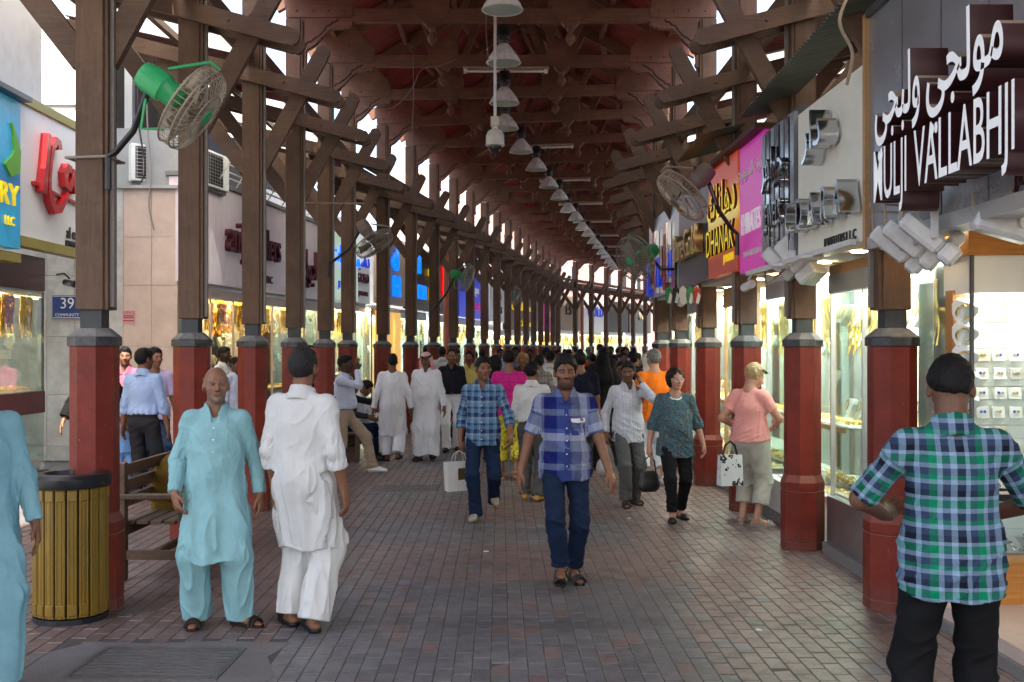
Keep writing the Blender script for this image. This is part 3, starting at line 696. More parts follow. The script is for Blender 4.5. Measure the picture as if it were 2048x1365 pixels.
HAIRLINE = {
    'short': ([-.13, -.085, -.055, -.04, -.022, .02, .035, .06, .12], [.075, .073, .052, .0, -.012, -.005, -.03, -.055, -.07]),
    'fade': ([-.13, -.085, -.055, -.04, -.022, .02, .035, .06, .12], [.072, .070, .05, .03, .02, .018, .0, -.03, -.04]),
    'bald': ([-.13, -.02, .0, .02, .035, .06, .12], [.5, .5, -.02, -.012, -.03, -.055, -.065]),
    'thin': ([-.13, -.06, -.045, -.022, .02, .035, .06, .12], [.5, .105, .04, -.01, -.005, -.03, -.05, -.065]),
}
def build_person(label, X, D, h=1.72, face=0, vox=.010, skin='brown', hair='short', hairm='hair_black', stubble=0, mous=0, brow=1.0, grey_stubble=0,
                 pelvis=(0, 0, 0), lean=0, leanx=0, twist=0, hy=0, hp=0, hr=0, fl=(.10, 0, 0), fr=(-.10, 0, 0), toel=None, toer=None, kneepole=(0, -1, 0),
                 hl=(.27, -.04, .84), hrr=(-.27, -.04, .84), pl=(.4, 1, -.2), pr=(-.4, 1, -.2), curl=.5, hdl=None, hdr=None,
                 top='shirt', topm='shirt', hem=-.10, sleeve=1.0, belly=0, girth=1.0, wide=1.0, tuck=False, vneck=.05, collar=True, tdetail=None,
                 bot='trousers', botm='trousers', bl=.06, brr=None, shoe='shoe', shoem='shoe_black', folds=1.0, extra=None, group=None, seat=None, z0=0, headwear=None, parts=True, sx=1.0, fade_thick=.011):
    root = empty('person', (X, D, z0), R(face), label, 'person', group); s = h / 1.72; root.scale = (s * sx, s * sx, s)
    fine = vox <= .0075
    hip = V3(0, 0, .93) + V3(*pelvis); T = rotm(R(lean), R(leanx), R(twist))   # lean>0 : forward (towards -y)
    def tp(x, y, z): return hip + T @ V3(x, y, z)
    S = {1: tp(.166 * wide, .008, .442), -1: tp(-.166 * wide, .008, .442)}
    EL, WR = {}, {}
    for sd, tg, po in ((1, hl, pl), (-1, hrr, pr)):
        EL[sd], WR[sd] = ik(S[sd], tg, .285, .25, po)
    HJ = {1: hip + V3(.088, 0, -.03), -1: hip + V3(-.088, 0, -.03)}
    KN, AN, FD = {}, {}, {}
    for sd, f, toe in ((1, fl, toel), (-1, fr, toer)):
        a = V3(f[0], f[1], f[2] + .085); KN[sd], AN[sd] = ik(HJ[sd], a, .43, .42, V3(*kneepole) + V3(.15 * sd, 0, 0))
        FD[sd] = nrm(V3(*(toe if toe else (.22 * sd, -1, 0))))
    nb = tp(0, .015, .525); Hm = rotm(0, 0, R(hy)) @ rotm(R(hp), R(hr), 0) @ np.eye(3); Hm = T @ Hm if abs(lean) < 30 else Hm
    hc = nb + T @ V3(0, -.012, .042) + Hm @ V3(0, -.015, .103)
    def hd(x, y, z): return hc + Hm @ V3(x, y, z)
    allp = np.array([hd(0, 0, .17), hd(.1, .12, 0), hd(-.1, -.13, 0)] + list(S.values()) + list(EL.values()) + list(WR.values()) + list(KN.values()) + list(AN.values()))
    lo = allp.min(0) - .24; hi = allp.max(0) + .24; lo[2] = min(lo[2], -.02) if seat is None else lo[2]; lo[2] = max(lo[2], -.03); hi[2] = hd(0, 0, .15)[2] + .06
    # ---------------- body
    F = Field(lo, hi, vox)
    g = girth
    F.ell(tp(0, .006, .29), (.135 * g, .088 * g, .165), T, 0); F.ell(tp(0, 0, .12), (.125 * g, .088 * g, .17), T, .05); F.ell(tp(0, .01, -.03), (.128 * g, .082 * g, .12), T, .05)
    F.cone(tp(-.13 * wide, .006, .435), tp(.13 * wide, .006, .435), .044, .044, .04)
    for sd in (1, -1): F.cone(tp(.03 * sd, .02, .515), tp(.13 * sd * wide, .012, .462), .035, .035, .03)
    F.cone(nb - T @ V3(0, 0, .03), hd(0, .02, -.05), .062 * (.85 if hair in ('bob', 'curl') else 1), .056 * (.85 if hair in ('bob', 'curl') else 1), .035)
    for sd in (1, -1):
        F.cone(S[sd], EL[sd], .050 * g, .041, .03); F.cone(EL[sd], WR[sd], .041, .028, .02)
        F.cone(HJ[sd], KN[sd], .068, .050, .03); F.cone(KN[sd], AN[sd], .050, .037, .02)
        A = AN[sd]; fd = FD[sd]; dn = V3(0, 0, -1)
        if abs(fd[2]) < .3:
            heel = A - fd * .035 + dn * .045; F.cone(heel, A + fd * .12 + dn * .058, .034, .032, .02, flat=(0, 0, 1), sf=1.25); F.cone(A + dn * .02, A + fd * .10 + dn * .055, .036, .026, .02)
            F.cone(A + fd * .12 + dn * .06, A + fd * .165 + dn * .065, .034, .026, .015, flat=(0, 0, 1), sf=1.7)
        else:
            F.cone(A - fd * .03, A + fd * .16, .034, .028, .02)
        # hand
        f = nrm(WR[sd] - EL[sd]); hdv = hdl if sd == 1 else hdr
        if hdv is None: hdir = nrm(f + V3(0, 0, -.35)); pn = nrm(V3(-sd, .25, 0))
        else: hdir, pn = nrm(hdv[0]), nrm(hdv[1])
        pn = nrm(pn - hdir * (pn @ hdir)); la = np.cross(hdir, pn); la = la if la @ V3(0, -1, 0) >= 0 else -la
        w = WR[sd]
        F.cone(w - f * .01, w + hdir * .035, .030, .038, .012, flat=pn, sf=1.7); F.cone(w + hdir * .03, w + hdir * .078, .041, .041, .012, flat=pn, sf=2.3)
        if vox <= .011:
            for i, (of, ln) in enumerate(((.030, .068), (.010, .077), (-.010, .071), (-.029, .055))):
                p = w + hdir * .085 + la * of; dirn = hdir + la * of * 2
                for ph, (fr_, r0, r1) in enumerate(((.45, .0098, .009), (.32, .009, .0082), (.25, .0082, .0068))):
                    an = curl * (.35 + .45 * ph + .12 * i); dv = nrm(nrm(dirn) * math.cos(an) + pn * math.sin(an)); q = p + dv * ln * fr_ * 1.25
                    F.cone(p, q, max(r0, vox * .95), max(r1, vox * .85), .004); p = q
            b = w + hdir * .022 + la * .026; d1 = nrm(hdir * .75 + la * .55 + pn * .35); F.cone(b, b + d1 * .045, .014, .0115, .012)
            F.cone(b + d1 * .045, b + d1 * .045 + nrm(hdir + la * .15 + pn * .3) * .038, max(.0115, vox), max(.009, vox * .9), .005)
        else: F.cone(w + hdir * .08, w + hdir * .15 + pn * .03 * curl, .036, .022, .01, flat=pn, sf=2)
    # head
    F.ell(hd(0, .012, .030), (.078, .099, .096), Hm, .02); F.ell(hd(0, -.03, -.040), (.060, .064, .072), Hm, .03); F.ell(hd(0, -.072, -.095), (.026, .022, .022), Hm, .022)
    for sd in (1, -1):
        F.ell(hd(.043 * sd, -.055, -.02), (.026, .028, .026), Hm, .02); F.ell(hd(.079 * sd, .012, -.006), (.010, .020, .033), Hm @ rotm(R(-12), 0, R(22 * sd)), .006)
        F.cone(hd(.012 * sd, -.085, .024), hd(.044 * sd, -.074, .022), .013, .011, .014)
    F.cone(hd(0, -.090, .016), hd(0, -.114, -.027), .0095, .0145, .010); F.ell(hd(.0135, -.101, -.031), (.0095, .011, .0085), Hm, .006); F.ell(hd(-.0135, -.101, -.031), (.0095, .011, .0085), Hm, .006)
    for sd in (1, -1):
        F.ell(hd(.032 * sd, -.094, .006), (.018, .014, .011), Hm, .012, 's'); F.ell(hd(.031 * sd, -.078, .005), (.0135, .0125, .0115), Hm, .004)
    F.ell(hd(0, -.092, -.054), (.025, .011, .0075), Hm, .007); F.ell(hd(0, -.090, -.066), (.022, .011, .008), Hm, .007)
    if stubble > 1.1: F.ell(hd(0, -.045, -.075), (.058, .052, .05), Hm, .012)
    P, Q = F.surf(); P = smooth_v(P, Q, 1, .35)
    L = (P - hc) @ Hm; x, y, z = L[:, 0], L[:, 1], L[:, 2]; ax = np.abs(x)
    base = np.array(SKIN[skin]); colr = np.tile(base, (len(P), 1)) * (1 + .10 * vnoise(P, 14)[:, None])
    hm_ = (z > -.13) & (ax < .1) & (np.abs(y) < .14) & (z < .14)
    def paint(m, c, f=1.0): colr[m] = colr[m] * (1 - f) + np.array(c) * f
    warm = hm_ & (y < -.05) & (ax < .06) & (z < .0) & (z > -.05); paint(warm, base * (1.15, .95, .9), .5)
    beard = hm_ & (z < -.028 - .12 * (y + .10) * 0) & (y < .0) & ((z < -.045) | (ax > .045)) & ~((np.abs(z + .058) < .014) & (ax < .024))
    mo = hm_ & (z < -.036) & (z > -.050) & (ax < .036) & (y < -.07)
    hcol = (.012, .010, .009) if not grey_stubble else (.16, .13, .11)
    if stubble: paint(beard, hcol, min(.85, stubble * .55)); paint(mo, hcol, min(.85, stubble * .55))
    if mous: paint(mo, (.015, .012, .01), .85 * mous)
    lips = hm_ & (np.abs(z + .060) < .0115) & (ax < .026) & (y < -.075); paint(lips, base * (.95, .62, .6), .7); paint(lips & (np.abs(z + .060) < .003), base * .3, .8)
    if hair != 'facehid':
        br = hm_ & (np.abs(z - .026 + .12 * np.maximum(ax - .032, 0)) < .0075) & (ax > .010) & (ax < .052) & (y < -.058); paint(br, (.02, .016, .014) if hairm != 'hair_grey' else (.12, .11, .1), .85 * brow)
        ey = hm_ & (np.abs(z - .005) < .0085) & (np.abs(ax - .031) < .017) & (y < -.07); paint(ey, base * .35, .75)
        ew = hm_ & (np.abs(z - .005) < .0048) & (np.abs(ax - .031) < .0125) & (y < -.07); paint(ew, (.19, .17, .16), .6); paint(ew & (np.abs(ax - .031) < .0062), (.012, .008, .006), .95)
    no = hm_ & (np.abs(z + .036) < .004) & (np.abs(ax - .009) < .005) & (y < -.09); paint(no, base * .25, .8)
    col4 = np.concatenate([np.clip(colr, 0, 1), np.ones((len(P), 1))], 1)
    obj_from('body', qmesh('body', P, Q, 'skin', {'tint': ('FLOAT_COLOR', col4)}), root)
    # ---------------- hair / headwear
    hv = max(min(vox, .0085), .0055)
    if hair in HAIRLINE:
        F = Field(hc - .17, hc + .17, hv); F.ell(hd(0, .016, .033), (.0835 + fade_thick * .3, .104 + fade_thick * .4, .097 + fade_thick), Hm, 0)
        if hair != 'bald' : F.ell(hd(0, -.035, .085), (.058, .055, .034 + fade_thick), Hm, .02)
        X_, Y_, Z_ = F.grid(); q = np.stack(np.broadcast_arrays(X_ - hc[0], Y_ - hc[1], Z_ - hc[2]), -1) @ Hm
        hx, hz = HAIRLINE[hair]; cut = np.interp(q[..., 1], hx, hz) - q[..., 2]
        if hair == 'bald': cut = np.maximum(cut, q[..., 2] - .055)
        wob = .006 * np.sin(q[..., 0] * 130) + .004 * np.sin(q[..., 1] * 170 + 2)
        cut = cut + np.where(q[..., 1] < -.03, 1.5 * np.abs(q[..., 0]) ** 2 * 3 * 0 + wob, wob * .5)
        ear = np.sqrt(((np.abs(q[..., 0]) - .08) / .03) ** 2 + ((q[..., 1] - .008) / .024) ** 2 + ((q[..., 2] + .004) / .036) ** 2) - 1
        F.d = np.maximum(np.maximum(F.d, cut * .8), -ear * .02)
        P, Q = F.surf()
        if len(Q):
            N = normals(P, Q); P = P + N * (vnoise(P, (70, 70, 70), 3) * .004 + vnoise(P, (30, 30, 30), 5) * .004)[:, None]
            obj_from('hair', qmesh('hair', P, Q, hairm), root)
    elif hair in ('bob', 'curl', 'long', 'swept', 'tuft'):
        F = Field(hc - .26, hc + .26, hv)
        if hair == 'tuft': rr, zc, botz = (.092, .108, .108), .04, -.075
        elif hair == 'bob': rr, zc, botz = (.102, .112, .125), .02, -.10
        elif hair == 'swept': rr, zc, botz = (.096, .112, .115), .03, -.085
        else: rr, zc, botz = (.125, .125, .165), -.02, -.19
        F.ell(hd(0, .022, zc), rr, Hm, 0)
        if hair in ('swept',): F.ell(hd(.0, .085, -.02), (.055, .05, .07), Hm, .03)
        if hair == 'long': F.ell(hd(0, .07, -.13), (.095, .05, .12), Hm, .03)
        X_, Y_, Z_ = F.grid(); q = np.stack(np.broadcast_arrays(X_ - hc[0], Y_ - hc[1], Z_ - hc[2]), -1) @ Hm
        fx = .062 - .2 * np.maximum(0, q[..., 2]); facebox = np.maximum(np.maximum(q[..., 1] + .045, q[..., 2] - .062 + 4 * q[..., 0] ** 2), np.abs(q[..., 0]) - fx)
        front = np.maximum(q[..., 1] + .03, q[..., 2] - .02) if hair == 'bob' else np.maximum(q[..., 1] + .02, q[..., 2] - .02)
        F.d = np.maximum(np.maximum(np.maximum(F.d, -facebox), -front), botz - q[..., 2])
        P, Q = F.surf(); N = normals(P, Q); am = .016 if hair == 'curl' else .007
        P = P + N * (vnoise(P, (45, 45, 45), 3) * am + vnoise(P, (90, 90, 30), 5) * .004)[:, None]; P = smooth_v(P, Q, 1, .3)
        obj_from('hair', qmesh('hair', P, Q, hairm), root)
    if headwear == 'ghutra':
        F = Field(hc - V3(.3, .3, .4), hc + V3(.3, .3, .2), max(hv, .008)); F.ell(hd(0, .012, .035), (.088, .11, .10), Hm, 0)
        F.cone(hd(.0, .07, .0), hd(0, .10, -.20), .085, .13, .04, flat=Hm @ V3(0, 1, 0), sf=2.0)
        F.cone(hd(.08, .03, .0), hd(.11, .03, -.20), .03, .045, .03); F.cone(hd(-.08, .03, .0), hd(-.10, .05, -.14), .03, .035, .03)
        X_, Y_, Z_ = F.grid(); q = np.stack(np.broadcast_arrays(X_ - hc[0], Y_ - hc[1], Z_ - hc[2]), -1) @ Hm
        fb = np.maximum(np.maximum(q[..., 1] + .04, q[..., 2] - .045), np.abs(q[..., 0]) - .068); F.d = np.maximum(F.d, -fb)
        P, Q = F.surf(); N = normals(P, Q); P = P + N * (vnoise(P, (30, 30, 9), 3) * .008)[:, None]
        puv = np.stack([P[:, 0] + P[:, 1], P[:, 2], P[:, 0] * 0], 1)
        obj_from('headscarf', qmesh('headscarf', P, Q, plaid('ghutra_check', [(0, (.42, .05, .09)), (.5, (.8, .62, .62))], [(0, (.5, .08, .12)), (.5, (.8, .65, .65))], .018, .018), {'puv': ('FLOAT_VECTOR', puv)}), root)
        mb = MB(); mb.tube([tuple(hd(.087 * math.cos(a), .012 + .109 * math.sin(a), .062 + .012 * math.sin(a))) for a in np.linspace(0, 2 * math.pi, 25)[:-1]], .009, 8, True)
        mb.tube([tuple(hd(.081 * math.cos(a), .012 + .102 * math.sin(a), .079 + .012 * math.sin(a))) for a in np.linspace(0, 2 * math.pi, 25)[:-1]], .009, 8, True); mb.build('head_cord', 'hair_black', root, smooth=True)
    if headwear == 'veil':
        F = Field(hc - V3(.3, .3, .5), hc + V3(.3, .3, .2), .012); F.ell(hd(0, .02, .03), (.093, .115, .105), Hm, 0)
        F.cone(hd(0, .04, -.05), tp(0, .02, .42), .095, .20, .05, flat=(0, 1, 0), sf=1.3)
        X_, Y_, Z_ = F.grid(); q = np.stack(np.broadcast_arrays(X_ - hc[0], Y_ - hc[1], Z_ - hc[2]), -1) @ Hm
        F.d = np.maximum(F.d, -np.maximum(np.maximum(q[..., 1] + .05, np.abs(q[..., 2] + .02) - .075), np.abs(q[..., 0]) - .055))
        P, Q = F.surf(); N = normals(P, Q); P = P + N * (vnoise(P, (18, 18, 6), 3) * .010)[:, None]; obj_from('headscarf', qmesh('headscarf', P, Q, cloth('abaya_black', (.008, .008, .009))), root)
    # ---------------- top garment
    cv = max(vox, .0075) if fine else vox
    hemz = hip[2] + hem
    if top:
        F = Field(lo - .08, hi + .02, cv); Yf = T @ V3(0, 1, 0)
        lo2 = .020 if top in ('kurta', 'thobe', 'abaya') else .013
        F.ell(tp(0, .0, .30), (.145 * g + lo2, .102 * g + lo2, .185), T, 0); F.cone(tp(-.125 * wide, .008, .430), tp(.125 * wide, .008, .430), .056, .056, .05)
        for sd in (1, -1): F.cone(tp(.035 * sd, .018, .506), tp(.145 * sd * wide, .010, .440), .046, .046, .03)
        F.ell(tp(0, .03, .36), (.125, .082, .13), T, .05)
        if belly: F.ell(tp(0, -.04 - belly * .3, .14), (.135 * g + belly * .5, .10 + belly, .16), T, .07)
        if top in ('shirt', 'tshirt', 'blouse'):
            F.cone(tp(0, .0, .28), tp(0, .0, .06), .152 * g + lo2, .150 * g + lo2 + (.02 if not tuck else 0), .05, flat=Yf, sf=1.38)
            F.cone(tp(0, .005, .06), hip + V3(0, .005, hem), .150 * g + lo2 + (.02 if not tuck else 0), .188 * g + lo2 * (1.2 if top != 'blouse' else 2.0), .05, flat=(0, 1, 0), sf=1.33)
        elif top in ('kurta', 'thobe', 'abaya'):
            bz = hemz; c = (AN[1] + AN[-1]) / 2 if top != 'kurta' else (KN[1] + KN[-1]) / 2
            F.cone(tp(0, 0, .30), tp(0, 0, .0), .165 * g + lo2, .168 * g + lo2, .05, flat=Yf, sf=1.4)
            rb = {'kurta': .205, 'thobe': .205, 'abaya': .28}[top] * g
            F.cone(tp(0, .005, .0), V3(c[0], c[1], bz - .05), .168 * g + lo2, rb, .05, flat=(0, 1, 0), sf=1.30)
            for sd in (1, -1):
                if top != 'abaya': F.cone(HJ[sd], KN[sd] + V3(0, 0, .02), .10, .105, .06)
                if top == 'thobe': F.cone(KN[sd], AN[sd], .105, .11, .05)
        sw = {'shirt': .93, 'tshirt': .98, 'blouse': 1.05, 'kurta': 1.0, 'thobe': 1.0, 'abaya': 1.4}[top]
        for sd in (1, -1):
            F.cone(S[sd] + (EL[sd] - S[sd]) * -.05, S[sd] + (EL[sd] - S[sd]) * .15, .057 * g, .058 * g, .04)
            if sleeve <= .5:
                e = S[sd] + (EL[sd] - S[sd]) * (sleeve * 2); F.cone(S[sd], e, .060 * g * sw, .064 * sw, .03)
            else:
                F.cone(S[sd], EL[sd], .059 * g * sw, .055 * sw, .03); e = EL[sd] + (WR[sd] - EL[sd]) * ((sleeve - .5) * 2 * .97); F.cone(EL[sd], e, .057 * sw, (.045 if top not in ('abaya',) else .07) * (sw if sleeve > .95 else 1.15), .02)
                if sleeve > .95: F.cone(e - nrm(WR[sd] - EL[sd]) * .045, e, .046, .044, .008)
                if sleeve < .9: F.cone(e - nrm(WR[sd] - EL[sd]) * .035, e, .060, .058, .006)
        # flat cuts at sleeve ends
        for sd in (1, -1):
            if sleeve <= .5: a_, b_ = S[sd], EL[sd]; e = a_ + (b_ - a_) * (sleeve * 2); dv = nrm(b_ - a_)
            else: a_, b_ = EL[sd], WR[sd]; e = a_ + (b_ - a_) * ((sleeve - .5) * 2 * .97); dv = nrm(b_ - a_)
            m = .12; gsub = F.sub(e - m, e + m)
            if gsub:
                sl_, x_, y_, z_ = gsub; q = (x_ - e[0]) * dv[0] + (y_ - e[1]) * dv[1] + (z_ - e[2]) * dv[2]
                rad = np.sqrt((x_ - e[0]) ** 2 + (y_ - e[1]) ** 2 + (z_ - e[2]) ** 2) - .115
                cut = np.maximum(q, rad); cut = np.where(q > 0, np.maximum(q, 0) * 1.0, -1); F.d[sl_] = np.where((rad < 0) & (q > 0), np.maximum(F.d[sl_], q), F.d[sl_])
        X_, Y_, Z_ = F.grid()
        if tuck: F.d = np.maximum(F.d, hip[2] + .045 - Z_)
        else:
            wav = (.012 * np.sin(X_ * 23) + .008 * np.sin(Y_ * 31 + 1)) if top in ('kurta', 'thobe', 'abaya') else (1.6 * np.maximum(np.abs(X_ - hip[0]) - .09, 0) ** 2 + .004 * np.sin(X_ * 40))
            F.d = np.maximum(F.d, hemz + wav - Z_)
            if top == 'kurta':
                for sd in (1, -1):
                    sc = V3(hip[0] + .20 * sd, .0, 0); w = .010 + .10 * np.clip(hip[2] - .18 - Z_, 0, 1) * .5
                    slit = np.maximum(np.maximum(np.abs(Y_ - .01) - w, Z_ - (hip[2] - .24)), .16 - np.abs(X_ - hip[0])); F.d = np.maximum(F.d, -slit)
        # neck opening
        F.cone(tp(0, .0, .50), hd(0, .01, -.09), .062, .074, .008, 's')
        if vneck: F.cone(tp(0, -.062, .500), tp(0, -.128, .468 - vneck), .026, .005, .006, 's')
        if collar:
            cc = tp(0, .002, .532); upv = nrm(T @ V3(0, -.22, 1)); sl_, x_, y_, z_ = F.sub(cc - .14, cc + .14)
            q = np.stack(np.broadcast_arrays(x_ - cc[0], y_ - cc[1], z_ - cc[2]), -1) @ T; zz = q[..., 2] - .28 * q[..., 1] + .004
            rho = np.sqrt((q[..., 0]) ** 2 + (q[..., 1] * .95) ** 2); rim = np.maximum(np.abs(rho - .076 + .30 * zz) - max(.0065, cv * .75), np.abs(zz + .016) - .048)
            gap = np.maximum(np.abs(q[..., 0]) - .018 - .5 * np.maximum(0, zz + .02), q[..., 1]); rim = np.maximum(rim, -gap)
            F.d[sl_] = np.minimum(F.d[sl_], rim)
        P, Q = F.surf(); P = smooth_v(P, Q, 1, .4); N = normals(P, Q)
        Tl = (P - hip) @ T; ta = np.full(len(P), 9.); along = np.zeros(len(P)); ua = np.zeros(len(P))
        for sd in (1, -1):
            for a_, b_, off in ((S[sd], EL[sd], 0), (EL[sd], WR[sd], .285)):
                ba = b_ - a_; t = np.clip(((P - a_) @ ba) / (ba @ ba), 0, 1); q = P - a_ - t[:, None] * ba; dd = np.linalg.norm(q, axis=1) - .06
                m = dd < ta; ta = np.where(m, dd, ta); along = np.where(m, off + t * np.linalg.norm(ba), along)
                dn = nrm(ba); r1 = nrm(np.cross(dn, V3(1, .3, 0))); r2 = np.cross(dn, r1); an = np.arctan2(q @ r1, q @ r2); ua = np.where(m, an * .055, ua)
        td = np.sqrt(Tl[:, 0] ** 2 + (Tl[:, 1] * 1.35) ** 2) - .175 * g
        arm = (ta < td) & (along > .07) & (Tl[:, 2] < .52)
        th = np.arctan2(Tl[:, 0], -Tl[:, 1] * 1.25); front = np.where(np.abs(th) < math.pi / 2, Tl[:, 0] + .35 * np.sign(Tl[:, 0]) * np.maximum(np.abs(th) - .9, 0) * .1, .36 - Tl[:, 0])
        puv = np.stack([np.where(arm, ua, front), np.where(arm, along, Tl[:, 2]), arm.astype(float)], 1)
        # folds
        amp = np.zeros(len(P)); fo = folds
        low = np.clip((.30 - Tl[:, 2]) / .5, 0, 1)
        ang = np.arctan2(P[:, 0] - hip[0], P[:, 1] - hip[1])
        if top in ('kurta', 'thobe', 'abaya'):
            rd = 1 - np.abs(vnoise(P + .05 * vnoise(P, (4, 4, 4), 9)[:, None], (13, 13, 1.7), 4)); rd2 = 1 - np.abs(vnoise(P + P[:, [2, 2, 0]] * .35, (12, 12, 9), 6))
            amp += (.008 * low * np.sin(ang * 8 + 3 * vnoise(P, (3, 3, 2), 2)) + .026 * low * (rd ** 3 - .35)) * ~arm
            amp += (.008 * (rd2 ** 4 - .25) * (1.15 - low)) * ~arm - .003
        else:
            rd = 1 - np.abs(vnoise(P, (14, 14, 3), 4)); rd2 = 1 - np.abs(vnoise(P + P[:, [2, 2, 0]] * .5, (11, 11, 15), 6))
            amp += (.013 * (rd ** 3 - .35) * (.35 + low) + .013 * (rd2 ** 4 - .25) * (.45 + low * .8)) * ~arm - .003
        if tuck: amp += .010 * np.exp(-((Tl[:, 2] - .085) / .04) ** 2) * (1 + .6 * np.sin(ang * 13 + 2 * vnoise(P, (6, 6, 3), 9)))
        zig = .013 * (.6 - 1.6 * np.abs(vnoise(np.stack([ua * 6, along * 1.0 + ua * 1.2, along * 0], 1), (7, 22, 1), 8))); amp += np.where(arm, zig * (.4 + np.exp(-((along - .28) / .09) ** 2)), 0)
        if fine: amp += .0022 * vnoise(P, (60, 60, 25), 12)
        neckm = np.clip((.50 - Tl[:, 2]) / .05, 0, 1) * np.clip((N[:, 2] + .75) / .4, 0, 1); P = P + N * (amp * fo * neckm)[:, None]
        nm = {'shirt': 'shirt', 'tshirt': 'shirt', 'blouse': 'blouse', 'kurta': 'tunic', 'thobe': 'robe', 'abaya': 'cloak'}[top]
        sh = obj_from(nm, qmesh(nm, P, Q, topm, {'puv': ('FLOAT_VECTOR', puv)}), root)
        def onchest(x, z, back=False):
            """point on the garment's front (or back) surface, torso coordinates"""
            m = np.abs(Tl[:, 0] - x) + np.abs(Tl[:, 2] - z) * 1.0; m = np.where((N @ T)[:, 1] * (1 if back else -1) > .2, m, 9) + np.where(arm, 5, 0); i = int(np.argmin(m)); return P[i], N[i]
        if tdetail: tdetail(root, sh, onchest, tp, T)
    # ---------------- trousers
    if bot:
        F = Field(lo - .05, V3(hi[0], hi[1], hip[2] + .2), cv)
        w1, w2, w3 = {'trousers': (.090, .076, .070), 'jeans': (.086, .069, .060), 'shalwar': (.112, .104, .090), 'capri': (.108, .092, .088), 'skirt': (.12, .12, .12), 'slim': (.092, .066, .052)}[bot]
        w1 *= (.5 + .5 * g); kf = .86 if top in ('kurta', 'thobe', 'abaya') else .95; F.ell(hip + V3(0, .010, -.02), (.164 * g * kf, .117 * g * kf, .13), None, 0); F.cone(hip + V3(0, 0, .03), hip + V3(0, 0, .06), .148 * g * kf, .146 * g * kf, .03, flat=(0, 1, 0), sf=1.36)
        endz = {'capri': .35}.get(bot, bl)
        for sd in (1, -1):
            if bot == 'skirt': F.cone(hip + V3(.03 * sd, 0, -.02), KN[sd] * .6 + AN[sd] * .4 + V3(.02 * sd, 0, 0), .15, .17, .06)
            else:
                F.cone(HJ[sd] + V3(.004 * sd, 0, -.02), KN[sd], w1, w2, .045 if bot != 'shalwar' else .07); F.cone(KN[sd], AN[sd] + nrm(AN[sd] - KN[sd]) * .04, w2, w3, .03)
        X_, Y_, Z_ = F.grid(); F.d = np.maximum(F.d, Z_ - (hip[2] + .085))
        for sd in (1, -1):
            A = AN[sd]; K = KN[sd]; dv = nrm(A - K); e = A + dv * (.085 - bl) if bot not in ('capri', 'skirt') else K + (A - K) * (.66 if bot == 'capri' else .45)
            gs = F.sub(e - V3(.2, .2, .26), e + V3(.2, .2, .16))
            if gs and seat is None or gs and bot != 'skirt':
                sl_, x_, y_, z_ = gs; q = (x_ - e[0]) * dv[0] + (y_ - e[1]) * dv[1] + (z_ - e[2]) * dv[2]
                near = np.sqrt((x_ - A[0]) ** 2 + (y_ - A[1]) ** 2 + (z_ - A[2]) ** 2 * .3) < np.sqrt((x_ - AN[-sd][0]) ** 2 + (y_ - AN[-sd][1]) ** 2 + (z_ - AN[-sd][2]) ** 2 * .3)
                F.d[sl_] = np.where(near, np.maximum(F.d[sl_], q), F.d[sl_])
        P, Q = F.surf(); P = smooth_v(P, Q, 1, .4); N = normals(P, Q)
        zz = P[:, 2]; kn = np.exp(-((zz - KN[1][2]) / .13) ** 2); an_ = np.clip((.30 - zz) / .25, 0, 1); cr = np.exp(-((zz - hip[2] + .1) / .09) ** 2)
        if bot in ('shalwar', 'skirt'): amp = .017 * ((1 - np.abs(vnoise(P, (17, 17, 1.8), 4))) ** 3 - .35) + .005 * vnoise(P, (9, 9, 7), 5)
        else: amp = .004 * vnoise(P, (14, 14, 5), 4) + (1 - 2 * np.abs(vnoise(P + P[:, [2, 2, 0]] * .4, (9, 9, 17), 6))) * (.004 + .006 * kn + .011 * an_ + .005 * cr)
        sd_ = np.where(P[:, 0] > hip[0], 1, -1)
        P = P + N * (amp * folds * np.clip((N[:, 2] + .8) / .4, 0, 1))[:, None]
        puv = np.stack([P[:, 0], P[:, 2], P[:, 1]], 1); nm = 'skirt' if bot == 'skirt' else 'trousers'
        obj_from(nm, qmesh(nm, P, Q, botm, {'puv': ('FLOAT_VECTOR', puv)}), root)
        if tuck:
            mb = MB(); mb.tube([(hip[0] + (.152 * g + .012) * math.cos(a), hip[1] + (.112 * g + .012) * math.sin(a), hip[2] + .055) for a in np.linspace(0, 2 * math.pi, 29)[:-1]], .015, 6, True); mb.build('belt', 'leather_black', root, smooth=True)
